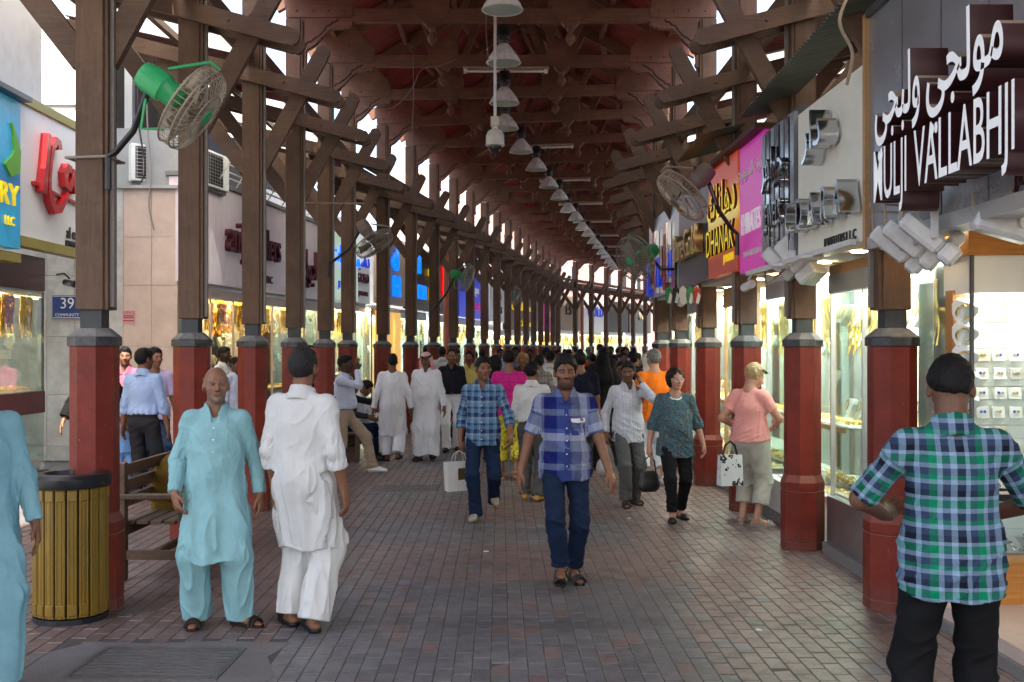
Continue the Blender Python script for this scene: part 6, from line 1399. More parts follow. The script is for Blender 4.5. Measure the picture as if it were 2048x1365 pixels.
# floodlights
def flood(loc, aim, label, L=.42, w=.16, arm=.22, lit=None):
    o = empty('floodlight', loc, 0, label, 'floodlight', 'floodlights on the shop fronts'); Mx = Vector(aim).normalized().to_track_quat('Z', 'Y').to_matrix()
    def tr(mb):
        mb.v = [tuple(Mx @ Vector(v)) for v in mb.v]; return mb
    tr(MB().bevbox(-w / 2, w / 2, -w * .42, w * .42, -L / 2, L * .22, .02)).build('housing', 'flood_white', o); tr(MB().bevbox(-w / 2 - .004, w / 2 + .004, -w * .42 - .004, w * .42 + .004, L * .235, L / 2, .02)).build('hood', 'flood_white', o)
    tr(MB().box(-w / 2 + .01, w / 2 - .01, -w * .36, w * .36, L / 2 - .002, L / 2 + .003)).build('lens', lit or 'pale_green_glass', o); tr(MB().box(-w / 2 + .03, w / 2 - .03, -w * .43, -w * .425, -L * .4, L * .1)).build('vent_plate', 'aluminium', o)
    MB().box(-.02, .02, -w / 2 - .02, -w / 2 - .01, 0, arm).build('bracket', 'flood_white', o); MB().tube([(0, w / 2 * 0 - w / 2 - .012, 0), (0, w / 2 + .01, 0)], .014, 8).build('pivot', 'aluminium', o, smooth=True)
    MB().tube([tuple(Mx @ Vector((0, 0, -L / 2))), tuple(Mx @ Vector((0, .02, -L / 2)) + Vector((-.02, 0, .10))), (0.02, 0, arm)], .008, 6).build('cable', 'cap_tan', o, smooth=True); return o
for i, (px, py, lab) in enumerate(((1795, 500, 'leftmost of the three long white floodlights under the steel sign'), (1822, 490, 'middle of the three long white floodlights under the steel sign'), (1858, 478, 'rightmost of the three long white floodlights under the steel sign'))): flood(at(px, py, 6.35 - .25 * i), (.72, -.2, -.66), lab, .36, .12)
flood(at(1560, 528, 9.4), (.62, -.35, -.7), 'small white floodlight left of the bigger one under the cream sign', .34, .15, .2); flood(at(1600, 520, 9.1), (.45, -.45, -.78), 'larger white floodlight with vents under the cream sign', .44, .22, .2)
flood(at(2030, 455, 5.4), (.9, -.2, -.3), 'white floodlight cut by the right edge below the steel sign', .40, .16)
flood(at(630, 603, 24.2), (-.7, -.2, -.7), 'lit floodlight under the mint sign at left', .45, .2, .2, 'lamp_white')
o = cam_small(at(1908, 485, 6.0), R(170), 'white bullet camera under the steel sign at right', 'flood_white'); o.children[0].scale = (1, .6, 1.2)
o = cam_small(at(1497, 572, 10.6), R(190), 'white bullet camera under the magenta sign', 'flood_white')
o = cam_small(at(1366, 604, 13.2), R(190), 'white bullet camera under the grey sign', 'flood_white')
tr_ = empty('track_rail', (2.42, 8.2, 2.50), 0, 'white track rail carrying floodlights under the cream sign', 'rail'); MB().box(-.02, .02, -.9, 2.2, -.02, .02).build('rail', 'flood_white', tr_)
for y in (.1, .9): MB().lathe([(.06, -.05), (.10, -.03), (.10, -.01), (.05, 0)], 14, (0, y, 0)).build('mount', 'flood_white', tr_, smooth=True)
# little flags under the grey sign
for i in range(5):
    o = empty('pennant', at(1338 + 14 * i, 588, 13.4 - .2 * i), R(20), f'{["first", "second", "third", "fourth", "fifth"][i]} leaf shaped pennant hanging under the dark signs at right', 'pennant', 'pennants under the dark signs'); poly = [(0, .10), (.05, .05), (.055, -.03), (.02, -.13), (-.03, -.12), (-.055, -.02), (-.045, .06)]
    MB().prism(poly, -.004, .004).build('cloth', ['green_plastic', 'ink_black', 'white_paint', 'green_plastic', 'red_paint'][i], o); MB().prism([(0.01, .02), (.045, -.02), (.02, -.12), (-.02, -.11)], -.006, -.0045).build('patch', 'white_paint', o)
# hanging plaid cloth behind the right braces
o = empty('hanging_cloth', (4.1, 9.6, 4.1), 0, 'tartan cloth bundle hanging behind the right braces', 'cloth')
plaid('tartan', [(0, (.10, .06, .03)), (.4, (.28, .2, .10)), (.6, (.05, .04, .04)), (.8, (.3, .26, .18))], [(0, (.10, .06, .03)), (.5, (.3, .24, .12)), (.75, (.06, .05, .05))], .16, .16)
F = Field(V3(-.5, -.3, -.2), V3(.5, .3, 1.5), .02); F.cone((-.12, 0, 1.3), (-.2, 0, .2), .10, .22, .05, flat=(0, 1, 0), sf=1.6); F.cone((.1, 0, 1.3), (.2, 0, .0), .10, .2, .05, flat=(0, 1, 0), sf=1.6); Pq, Qq = F.surf(); Nq = normals(Pq, Qq); Pq = Pq + Nq * (vnoise(Pq, (18, 18, 2), 3) * .04)[:, None]
obj_from('cloth', qmesh('cloth', Pq, Qq, 'tartan', {'puv': ('FLOAT_VECTOR', np.stack([Pq[:, 0], Pq[:, 2], Pq[:, 1]], 1))}), o)

# litter bins with mustard slats
mat('bin_slat', (.20, .115, .008), .35, var=.15, vscale=3, stretch=(6, 6, 1), dirt=.2); mat('bin_black', (.012, .013, .015), .35, var=.2)
def litter_bin(loc, rz, label, h=.94, r=.235):
    o = empty('litter_bin', loc, rz, label, 'bin', 'slatted litter bins'); n = 20
    MB().lathe([(r - .03, .0), (r - .03, .05), (r - .055, .055), (r - .055, h - .12)], 24).build('liner', 'bin_black', o, smooth=True); MB().lathe([(r + .01, .0), (r + .01, .035), (r - .04, .036)], 28).build('foot_ring', 'bin_black', o)
    poly = [(-.030, -.006), (.030, -.006), (.030, .004), (.022, .008), (.018, .004), (.010, .004), (.007, .008), (-.007, .008), (-.010, .004), (-.018, .004), (-.022, .008), (-.030, .004)]
    sm = MB().prism(poly, .045, h - .085, 'z').mesh('slat', 'bin_slat')
    hd = MB().bevbox(-.029, .029, -.006, .012, h - .16, h - .088, .004).mesh('slat_head', 'bin_slat')
    for i in range(n):
        a = 2 * math.pi * i / n; s = obj_from('slat', sm, o, (r * math.cos(a), r * math.sin(a), 0), (0, 0, a - math.pi / 2)); obj_from('slat_head', hd, s); obj_from('slat_head', hd, s, (0, 0, -(h - .16) + .06))
    MB().lathe([(r + .022, h - .082), (r + .030, h - .06), (r + .030, h - .02), (r + .012, h), (r - .06, h + .004), (r - .075, h - .03), (.02, h - .05)], 32).build('lid', 'bin_black', o, smooth=True)
litter_bin((-2.82, 7.0, 0), .1, 'mustard slatted litter bin with black lid beside the nearest left column', .95, .225); litter_bin((-2.86, 12.6, 0), .3, 'second mustard slatted litter bin half hidden behind the man in white')
# arm shaped bar ashtray
# benches
def bench(loc, rz, label, L=1.5):
    o = empty('bench', loc, rz, label, 'bench', 'wooden benches along the left row')
    for x in (-L / 2 + .04, L / 2 - .04):
        for y in (-.24, .24): MB().bevbox(x - .035, x + .035, y - .035, y + .035, 0, .62 if y < 0 else .90, .006).build('leg', 'bench_wood', o)
        MB().bevbox(x - .045, x + .045, -.30, .28, .62, .66, .006).build('arm_rest', 'bench_wood', o); MB().box(x - .02, x + .02, -.205, .205, .16, .23).build('side_rail', 'bench_wood', o)
    for i in range(5): MB().bevbox(-L / 2 + .08, L / 2 - .08, -.26 + i * .105, -.17 + i * .105, .42, .45, .004).build('seat_slat', 'bench_wood', o)
    MB().box(-L / 2 + .08, L / 2 - .08, -.25, -.21, .34, .415).build('apron', 'bench_wood', o); MB().box(-L / 2 + .08, L / 2 - .08, .21, .25, .34, .415).build('apron', 'bench_wood', o); MB().box(-L / 2 + .08, L / 2 - .08, -.02, .02, .17, .22).build('stretcher', 'bench_wood', o)
    for i in range(3): MB().bevbox(-L / 2 + .08, L / 2 - .08, .225, .255, .55 + i * .12, .64 + i * .12, .004).build('back_slat', 'bench_wood', o)
bench((-2.62, 8.75, 0), R(88), 'wooden slatted bench behind the litter bin between the first two left columns', 1.35)
bench((-2.42, 17.2, 0), R(88), 'dark wooden bench by the golden shop with seated people', 1.5)

for i, (px, py, lab) in enumerate(((972, 1104, 'white scrap of paper on the paving before the checked shirt man'), (1258, 1038, 'tiny pale scrap on the paving near the phone caller'), (1518, 1262, 'small pale litter fleck on the right hand paving'))):
    D = 3770 / (py - 697); o = empty('litter', ((px - 1000) / FPX * D, D, .002), i * 1.1, lab, 'litter'); MB().prism([(-.02, -.012), (.018, -.015), (.025, .008), (0, .016), (-.022, .01)], 0, .006, 'z').build('scrap', 'white_paint', o)
# ---------------------------------------------------------------- people
cloth('aqua_cotton', (.24, .44, .47)); cloth('aqua_dark', (.22, .43, .50)); cloth('white_cotton', (.58, .58, .57), var=.05); cloth('white_robe', (.74, .75, .80), var=.05); cloth('denim', (.010, .020, .048), var=.25); cloth('denim_mid', (.03, .06, .12), var=.25); cloth('black_cloth', (.010, .010, .011)); cloth('black_shirt', (.014, .016, .022))
cloth('grey_trouser', (.085, .082, .078)); cloth('charcoal', (.028, .028, .032)); cloth('beige_trouser', (.34, .26, .19)); cloth('sand_trouser', (.44, .41, .34)); cloth('sky_shirt', (.32, .42, .66), var=.06); cloth('pale_blue_shirt', (.50, .54, .68), var=.06); cloth('pink_shirt', (.45, .11, .17)); cloth('pink_top', (.72, .30, .26), var=.06); cloth('orange_shirt', (.75, .17, .015), var=.08)
cloth('magenta_shirt', (.55, .02, .19)); cloth('navy_shirt', (.008, .010, .022)); cloth('yellow_shirt', (.50, .42, .14)); cloth('khaki_shirt', (.28, .22, .13)); cloth('red_shirt', (.42, .02, .015)); cloth('orange_red', (.60, .05, .012)); cloth('green_shirt', (.02, .10, .06)); cloth('purple_shirt', (.24, .12, .42)); cloth('lavender', (.48, .40, .60)); cloth('mustard_cloth', (.13, .075, .012)); cloth('grey_tee', (.26, .26, .28)); cloth('blue_tee', (.06, .16, .42)); cloth('brown_cloth', (.07, .04, .03)); cloth('denim_light', (.12, .24, .48)); cloth('cuff_denim', (.15, .24, .42))
B = (.006, .010, .11); M_ = (.055, .085, .25); Wt = (.40, .43, .55); G = (.15, .18, .27)
plaid('blue_check', [(0, M_), (.10, G), (.30, Wt), (.46, G), (.52, B), (.80, M_)], [(0, B), (.22, G), (.42, Wt), (.56, M_), (.64, B), (.88, G)], .36, .40)
plaid('teal_plaid', [(0, (.015, .03, .10)), (.22, (.10, .20, .33)), (.36, (.20, .30, .42)), (.44, (.02, .04, .13)), (.70, (.11, .22, .35)), (.84, (.30, .38, .48)), (.90, (.03, .05, .14))], [(0, (.012, .03, .10)), (.25, (.13, .24, .36)), (.5, (.03, .06, .16)), (.62, (.16, .28, .38)), (.86, (.28, .36, .46))], .16, .17)
GR, NV, WH, SL = (.0, .20, .095), (.006, .008, .018), (.24, .34, .47), (.03, .05, .10)
plaid('green_plaid', [(0, NV), (.18, WH), (.28, SL), (.44, GR), (.60, WH), (.70, SL), (.86, WH)], [(0, SL), (.16, WH), (.26, GR), (.44, WH), (.52, NV), (.66, SL), (.80, WH), (.90, GR)], .175, .17)
plaid('stripe_shirt', [(0, (.50, .50, .53)), (.30, (.22, .27, .42)), (.36, (.50, .49, .51)), (.62, (.40, .36, .36)), (.68, (.52, .52, .55)), (.86, (.27, .33, .48))], [(0, (.52, .52, .55)), (.8, (.48, .46, .48))], .085, .13)
plaid('magenta_check', [(0, (.60, .02, .22)), (.7, (.18, .02, .16)), (.8, (.60, .02, .22))], [(0, (.60, .02, .22)), (.7, (.16, .02, .16)), (.82, (.60, .02, .22))], .10, .10)
plaid('grey_check', [(0, (.22, .20, .19)), (.7, (.06, .05, .05)), (.8, (.28, .25, .24))], [(0, (.22, .20, .19)), (.6, (.07, .06, .06)), (.8, (.28, .25, .24))], .12, .12)
print_mat('blouse_print', [(.02, .025, .03), (.09, .11, .10), (.02, .15, .18), (.08, .05, .08), (.04, .09, .07), (.16, .18, .15), (.01, .03, .22), (.12, .09, .05)], 20)
print_mat('yellow_print', [(.55, .42, .02), (.70, .60, .05), (.20, .14, .02), (.65, .52, .03)], 14)
print_mat('floral_print', [(.5, .5, .45), (.6, .62, .56), (.12, .25, .08), (.5, .52, .48)], 30)
mat('button', (.75, .75, .72), .3); mat('pocket_white', (.70, .70, .72), .7)
def buttons(n, z0, z1, m='button', r=.006):
    def f(root, sh, on, tp, T):
        bm = MB().lathe([(r, 0), (r, .004), (r * .4, .006)], 8).mesh('button', m)
        for i in range(n):
            p, nn = on(0, z0 + (z1 - z0) * i / max(1, n - 1)); o = obj_from('button', bm, sh, tuple(p + nn * .001)); o.rotation_euler = Vector(nn).to_track_quat('Z', 'Y').to_euler()
    return f
def pocket(root, sh, on, x, z, w, h, m, flap=None):
    for nm, zc, hh, mm, off in (('pocket', z, h, m, .003),) + ((('pocket_flap', z + h / 2 - .012, .03, flap, .006),) if flap else ()):
        vs = []
        for k in (0, 1):
            for a, b in ((-w / 2, -hh / 2), (0, -hh / 2), (w / 2, -hh / 2), (w / 2, hh / 2), (0, hh / 2), (-w / 2, hh / 2)):
                p, n = on(x + a, zc + b); vs.append(tuple(p + n * (off - .004 * k)))
        MB().add(vs, [(0, 1, 4, 5), (1, 2, 3, 4), (6, 11, 10, 7), (7, 10, 9, 8)] + [(i, 6 + i, 6 + (i + 1) % 6, (i + 1) % 6) for i in range(6)]).build(nm, mm, sh)
def placket(root, sh, on, z0, z1, m, w=.018):
    vs = []; n = 9
    for k in (0, 1):
        for i in range(n):
            for s in (-1, 1): p, nn = on(s * w, z0 + (z1 - z0) * i / (n - 1)); vs.append(tuple(p + nn * (.003 - .005 * k)))
    b = 2 * n; fs = [(2 * i, 2 * i + 1, 2 * i + 3, 2 * i + 2) for i in range(n - 1)] + [(b + 2 * i, b + 2 * i + 2, b + 2 * i + 3, b + 2 * i + 1) for i in range(n - 1)] + [(2 * i, 2 * i + 2, b + 2 * i + 2, b + 2 * i) for i in range(n - 1)] + [(2 * i + 1, b + 2 * i + 1, b + 2 * i + 3, 2 * i + 3) for i in range(n - 1)] + [(0, b, b + 1, 1), (b - 2, b - 1, 2 * b - 1, 2 * b - 2)]
    MB().add(vs, fs).build('placket', m, sh)
def BP(label, X, D, h, *a, **k): return build_person(label, X, D, h * 1.008, *a, **k)
def feet(py): return 3770.0 / (py - 697)
def put(px, D): return (px - 1000) / FPX * D
# 1 passer-by cut by the left edge
D = 5.55; BP('man in pale blue tunic and trousers cut off by the left edge', put(-48, D), D, 1.70, 35, .009, 'brown', 'short', 'hair_black', top='kurta', topm='aqua_dark', hem=-.44, bot='shalwar', botm='aqua_dark', shoe='sandal', shoem='sandal', fl=(.10, -.16, 0), fr=(-.10, .16, .02), hl=(.27, -.10, .85), hrr=(-.27, .05, .85))
# 2 bald man in aqua
def d2(root, sh, on, tp, T): placket(root, sh, on, .20, .43, 'aqua_cotton'); pocket(root, sh, on, .085, .30, .10, .12, 'aqua_cotton'); buttons(3, .24, .40)(root, sh, on, tp, T)
D = feet(1250); BP('bald older man in aqua tunic and baggy trousers facing the viewer', put(432, D), D, 1.63, 8, .0065, 'tan', 'bald', 'hair_grey', 1.0, grey_stubble=1, mous=.3, top='kurta', topm='aqua_cotton', hem=-.47, bot='shalwar', botm='aqua_cotton', bl=.055, shoe='sandal', shoem='sandal', fl=(.16, -.02, 0), fr=(-.13, .02, 0), toel=(.8, -.6, 0), toer=(-.05, -1, 0), hl=(.285, .02, .87), hrr=(-.255, -.10, .90), hdr=((.25, -.35, -.9), (.8, .5, .1)), hy=12, hp=-4, tdetail=d2, collar=True, vneck=.07, belly=.015, curl=.8)
# 3 man in white seen from behind
D = feet(1256); BP('man in long white tunic and trousers seen from behind', put(606, D), D, 1.75, 158, .0065, 'brown', 'short', 'hair_salt', 1, top='kurta', topm='white_cotton', hem=-.44, sleeve=.72, bot='shalwar', botm='white_cotton', bl=.07, shoe='loafer', shoem='shoe_black', fl=(.10, -.03, 0), fr=(-.11, .05, 0), toel=(.75, -.55, 0), toer=(.65, -.6, 0), hy=8, hl=(.20, .0, .85), hrr=(-.28, -.02, .86), girth=1.06, wide=1.06, collar=True, vneck=0, curl=.7)
# 4 man in the blue checked shirt
def d4(root, sh, on, tp, T): placket(root, sh, on, -.08, .40, 'blue_check'); pocket(root, sh, on, .085, .27, .105, .12, 'blue_check', 'pocket_white'); buttons(5, -.02, .36)(root, sh, on, tp, T)
def e4(i):
    for sd in (1, -1):
        pass
D = 8.0; BP('bearded man in big blue checked short sleeved shirt and jeans walking forward', put(1130, D), D, 1.71, 2, .0065, 'brown', 'short', 'hair_black', 1.3, mous=.6, top='shirt', topm='blue_check', hem=-.13, sleeve=.42, bot='jeans', botm='denim', bl=.13, shoe='sandal', shoem='shoe_black', pelvis=(0, 0, -.015), fl=(.075, .10, 0), fr=(-.045, -.16, .05), toer=(-.1, -.9, .28), hl=(.31, -.14, .86), hrr=(-.33, .02, .85), hdl=((.3, -.25, -.9), (-.7, .6, 0)), tdetail=d4, vneck=.10, hp=2, belly=.01, girth=1.03, wide=1.04, curl=.6, fade_thick=.02)
# 5 young man in teal plaid with bag
def bag_white(i):
    w = i['world'](i['WR'][-1] + V3(-.015, -.01, -.12)); o = empty('shopping_bag', (w[0], w[1], w[2] - .42), R(25), 'white paper shopping bag with gold emblem held by the man in teal plaid', 'bag')
    mb = MB(); v = [(-.14, -.05, 0), (.14, -.05, 0), (.14, .05, 0), (-.14, .05, 0), (-.155, -.06, .30), (.155, -.06, .30), (.155, .06, .30), (-.155, .06, .30)]; mb.add(v, [(0, 3, 2, 1), (0, 1, 5, 4), (1, 2, 6, 5), (2, 3, 7, 6), (3, 0, 4, 7)]); mb.build('bag_body', mat('bag_paper', (.62, .61, .57), .6, var=.08), o)
    MB().box(-.035, .05, -.0615, -.0585, .12, .24).build('emblem', 'gold_pale', o)
    for y in (-.05, .05): MB().tube([(-.07, y, .29), (-.05, y * .6, .38), (0, 0, .42), (.05, y * .6, .38), (.07, y, .29)], .004, 6).build('handle', 'bag_paper', o, smooth=True)
D = feet(1038); BP('young man in teal plaid shirt and jeans carrying a white bag', put(966, D), D, 1.68, -4, .0085, 'brown', 'short', 'hair_black', .25, top='shirt', topm='teal_plaid', hem=-.13, sleeve=.78, bot='jeans', botm='denim', bl=.05, shoe='shoe', shoem='shoe_grey', pelvis=(0, 0, -.02), fl=(.10, .20, .09), fr=(-.06, -.14, 0), toel=(.2, -.9, -.35), hy=22, hl=(.30, -.16, .90), hrr=(-.24, .02, .84), hdr=((0, 0, -1), (1, .2, 0)), tdetail=buttons(6, -.06, .38), vneck=.09, curl=1.1, extra=bag_white, girth=.96)
# 6 man in green plaid, back to the viewer, nearest
def ph6(i): pass
D = 4.2; BP('man in green and navy plaid shirt seen from behind at right', put(1902, D), D, 1.722, 172, .0065, 'mid', 'fade', 'hair_black', .3, top='shirt', topm='green_plaid', hem=-.14, sleeve=.48, bot='trousers', botm='black_cloth', shoe='shoe', shoem='shoe_black', fl=(.13, .03, 0), fr=(-.13, -.02, 0), hl=(.20, -.27, 1.06), hrr=(-.20, -.27, 1.06), pl=(1, .5, -.4), pr=(-1, .5, -.4), hdl=((-.5, -.8, .1), (-.6, .3, .6)), hdr=((.5, -.8, .1), (.6, .3, .6)), hp=18, hy=-14, vneck=0, girth=1.0, wide=1.03)
# 7 man on the phone
def phone7(i):
    w = i['world'](i['hd'](.088, -.01, -.02)); o = empty('mobile_phone', tuple(w), R(0), 'dark mobile phone held to the ear of the man in striped shirt', 'phone'); MB().bevbox(-.006, .006, -.028, .028, -.055, .055, .004).build('case', 'black_panel', o); o.rotation_euler = (R(-25), 0, R(10))
    w = i['world'](i['WR'][-1] + V3(0, -.01, -.10)); o = empty('plastic_bag', (w[0], w[1], w[2]), 0, 'dusky plastic carrier bag hanging from the hand of the phone caller', 'bag')
    F = Field(V3(-.2, -.2, -.45), V3(.2, .2, .1), .012); F.cone((0, 0, -.05), (0, 0, -.12), .02, .05, .03); F.cone((0, 0, -.12), (.0, 0, -.30), .05, .115, .05, flat=(0, 1, 0), sf=1.5); P, Q = F.surf(); N = normals(P, Q); P = P + N * (vnoise(P, (26, 26, 12), 3) * .014)[:, None]; obj_from('bag_body', qmesh('bag_body', P, Q, mat('poly_bag', (.32, .29, .27), .3, var=.2)), o)
    MB().tube([(-.03, 0, -.08), (-.02, 0, .0), (0, 0, .03), (.02, 0, .0), (.03, 0, -.08)], .008, 6).build('handle', 'poly_bag', o, smooth=True)
D = feet(1010); BP('man in pale striped shirt holding a phone to his ear', put(1256, D), D, 1.62, 8, .0085, 'mid', 'short', 'hair_black', .2, mous=.6, top='shirt', topm='stripe_shirt', hem=-.16, sleeve=1.0, bot='trousers', botm='grey_trouser', shoe='sandal', shoem='sandal', pelvis=(0, 0, -.02), fl=(.09, .06, 0), fr=(-.06, -.15, .0), hl=(.135, -.10, 1.44), pl=(.55, -.35, -1), hdl=((-.25, .2, .9), (-.9, .3, 0)), hrr=(-.26, .02, .86), hy=-18, hp=6, tdetail=buttons(6, -.08, .38), vneck=.06, curl=.8, extra=phone7, bl=.09)
# 8 woman in patterned blouse
def bag8(i):
    w = i['world'](i['WR'][-1] + V3(0, 0, -.12)); o = empty('handbag', (w[0], w[1], w[2]), R(20), 'black handbag hanging from the hand of the woman in patterned blouse', 'bag')
    F = Field(V3(-.25, -.2, -.5), V3(.25, .2, .1), .012); F.cone((-.05, 0, -.30), (.05, 0, -.30), .075, .075, 0, flat=(0, 1, 0), sf=2.0); F.cone((-.05, 0, -.20), (.05, 0, -.20), .05, .05, .05, flat=(0, 1, 0), sf=2); P, Q = F.surf(); obj_from('bag_body', qmesh('bag_body', P, Q, 'leather_black'), o)
    MB().tube([(-.08, 0, -.18), (-.06, 0, -.05), (0, 0, .0), (.06, 0, -.05), (.08, 0, -.18)], .008, 6).build('handle', 'leather_black', o, smooth=True)
    r = i['root']; hd = i['hd']
    mb = MB()
    for sd in (1, -1): mb.tube([tuple(hd(.032 * sd + .024 * math.cos(a), -.104, .004 + .016 * math.sin(a))) for a in np.linspace(0, 2 * math.pi, 13)[:-1]], .0028, 5, True); mb.tube([tuple(hd(.056 * sd, -.10, .006)), tuple(hd(.082 * sd, 0, .008))], .0028, 5)
    mb.tube([tuple(hd(-.01, -.108, .008)), tuple(hd(.01, -.108, .008))], .0028, 5); g_ = mb.build('glasses', 'steel', r)
    MB().tube([tuple(i['tp'](.068 * math.sin(a), -.02 - .062 * math.cos(a) * .9, .49 - .040 * math.cos(a))) for a in np.linspace(-2.3, 2.3, 17)], .008, 6).build('necklace', 'display_white', r, smooth=True)
D = feet(1040); BP('woman in dark patterned blouse with glasses and pearl necklace', put(1350, D), D, 1.56, 2, .0085, 'fair', 'bob', 'hair_brown', top='blouse', topm='blouse_print', hem=-.20, sleeve=.66, bot='slim', botm='black_cloth', bl=.12, shoe='loafer', shoem='shoe_black', pelvis=(0, 0, -.02), fl=(.08, .10, 0), fr=(-.06, -.16, 0), hl=(.31, -.05, .86), hrr=(-.29, .02, .84), hy=16, collar=False, vneck=.05, belly=.035, girth=1.08, wide=.95, brow=.5, curl=.9, extra=bag8)
# 9 woman in pink top at the window
def bag9(i):
    w = i['world'](i['WR'][1] + V3(0, 0, -.1)); o = empty('shopping_bag', (2.25, 10.42, .43), R(15), 'white carrier bag with black floral print beside the woman in pink', 'bag'); v = [(-.12, -.05, 0), (.12, -.05, 0), (.12, .05, 0), (-.12, .05, 0), (-.115, -.03, .30), (.115, -.03, .30), (.115, .03, .30), (-.115, .03, .30)]
    MB().add(v, [(0, 3, 2, 1), (0, 1, 5, 4), (1, 2, 6, 5), (2, 3, 7, 6), (3, 0, 4, 7)]).build('bag_body', print_mat('bag_floral', [(.6, .6, .6), (.62, .62, .6), (.03, .03, .03), (.62, .6, .6)], 12) and MATS['bag_floral'], o)
    MB().tube([(-.08, 0, .29), (-.05, 0, .39), (0, 0, .43), (.05, 0, .39), (.08, 0, .29)], .012, 6).build('handle', 'leather_black', o, smooth=True)
    hd = i['hd']; mb = MB(); mb.tube([tuple(hd(.085 * math.cos(a), -.02 - .09 * math.sin(a), .085)) for a in np.linspace(0, math.pi, 12)], .010, 6); mb.build('sunglasses', 'shoe_black', i['root'], smooth=True)
D = feet(1050); BP('blonde woman in pink top and pale cropped trousers at the shop window', put(1500, D), D, 1.60, 138, .0085, 'fair', 'tuft', 'hair_blond', top='tshirt', topm='pink_top', hem=-.04, sleeve=.30, bot='capri', botm='sand_trouser', shoe='sandal', shoem='shoe_grey', fl=(.10, -.02, 0), fr=(-.10, .03, 0), toer=(-.9, -.5, 0), hl=(.22, -.10, 1.03), hrr=(-.16, -.26, 1.08), pr=(-1, .4, -.6), hy=-38, hp=24, collar=False, vneck=.0, girth=1.12, wide=.98, extra=bag9)
# 10 man striding in pale blue shirt
def ph10(i): pass
D = feet(948); BP('man in pale blue shirt and beige trousers striding with hand at his mouth', put(690, D), D, 1.71, 78, .010, 'dark', 'fade', 'hair_black', top='shirt', topm='pale_blue_shirt', hem=.0, tuck=True, sleeve=1.0, bot='trousers', botm='beige_trouser', shoe='shoe', shoem='shoe_white', pelvis=(0, 0, -.06), fl=(.08, -.38, .02), fr=(-.08, .34, .06), toer=(-.1, -.8, -.5), hl=(.20, .20, 1.06), pl=(.8, .8, .2), hrr=(-.05, -.20, 1.46), pr=(-.5, -.2, -.9), hdr=((.1, .1, 1), (1, 0, 0)), belly=.02, vneck=.03)
# 11, 12 white robes
D = feet(924); BP('man in long white tunic walking away beside the robed man', put(785, D), D, 1.66, 182, .010, 'mid', 'short', 'hair_brown', top='kurta', topm='white_robe', hem=-.52, sleeve=1.0, bot='shalwar', botm='white_robe', shoe='loafer', shoem='sandal', fl=(.09, -.08, 0), fr=(-.09, .14, .05), hl=(.30, .0, .86), hrr=(-.30, .02, .86), girth=1.06, collar=False, vneck=0, bl=.10)
D = feet(920); BP('man in white robe and pink checked headscarf walking forward', put(853, D), D, 1.69, -8, .0095, 'brown', 'none', 'hair_black', .2, mous=1, top='thobe', topm='white_robe', hem=-.84, sleeve=1.0, bot=None, shoe='sandal', shoem='sandal', headwear='ghutra', fl=(.08, .10, .02), fr=(-.08, -.15, 0), hl=(.30, -.06, .86), hrr=(-.27, .03, .86), belly=.04, girth=1.10, hy=-6, hp=10, vneck=.03)
# 13 black shirt, white trousers
D = feet(903); BP('man in black shirt and white trousers walking behind the robed man', put(903, D), D, 1.73, 3, .010, 'brown', 'thin', 'hair_black', .9, mous=.5, top='shirt', topm='black_shirt', hem=0, tuck=True, sleeve=1.0, bot='trousers', botm='white_robe', shoe='shoe', shoem='shoe_black', fl=(.08, .06, 0), fr=(-.08, -.14, 0), belly=.02)
# 14 magenta and yellow
D = 14.4; BP('person in magenta checked top and yellow patterned wrap walking away', put(1018, D), D, 1.72, 178, .010, 'tan', 'fade', 'hair_black', top='tshirt', topm='magenta_check', hem=-.06, sleeve=.4, bot='capri', botm='yellow_print', shoe='sandal', shoem='shoe_tan', fl=(.1, -.12, 0), fr=(-.1, .15, .05), collar=False, vneck=0, girth=1.05)
# 15 white shirt grey trousers
D = feet(1000); BP('man in white shirt and grey trousers with tan shoes walking away', put(1064, D), D, 1.59, 168, .009, 'brown', 'short', 'hair_black', .3, top='shirt', topm='white_cotton', hem=0, tuck=True, sleeve=1.0, bot='trousers', botm='grey_trouser', shoe='shoe', shoem='shoe_tan', fl=(.09, -.02, 0), fr=(-.09, .10, 0), hy=-22, vneck=0, girth=1.05)
# 16 orange shirt
D = feet(972); BP('grey haired man in orange shirt walking away past the columns', put(1308, D), D, 1.735, 196, .010, 'fair', 'short', 'hair_grey', top='tshirt', topm='orange_shirt', hem=-.12, sleeve=.42, bot='capri', botm='white_robe', shoe='shoe', shoem='shoe_white', fl=(.09, -.1, 0), fr=(-.09, .12, .03), collar=False, vneck=0, girth=1.12, wide=1.06)
# 17 18
D = 14.6; BP('broad man in navy shirt walking away behind the checked shirt man', put(1160, D), D, 1.70, 184, .011, 'brown', 'short', 'hair_black', top='tshirt', topm='navy_shirt', hem=-.12, sleeve=.42, bot='trousers', botm='charcoal', fl=(.09, -.1, 0), fr=(-.09, .1, 0), collar=False, vneck=0, girth=1.2, wide=1.12)
D = 15.6; BP('woman in black cloak and headscarf walking away', put(1206, D), D, 1.68, 176, .012, 'tan', 'none', 'hair_black', top='abaya', topm='black_cloth', hem=-.88, sleeve=1.0, bot=None, headwear='veil', collar=False, vneck=0, girth=1.1)
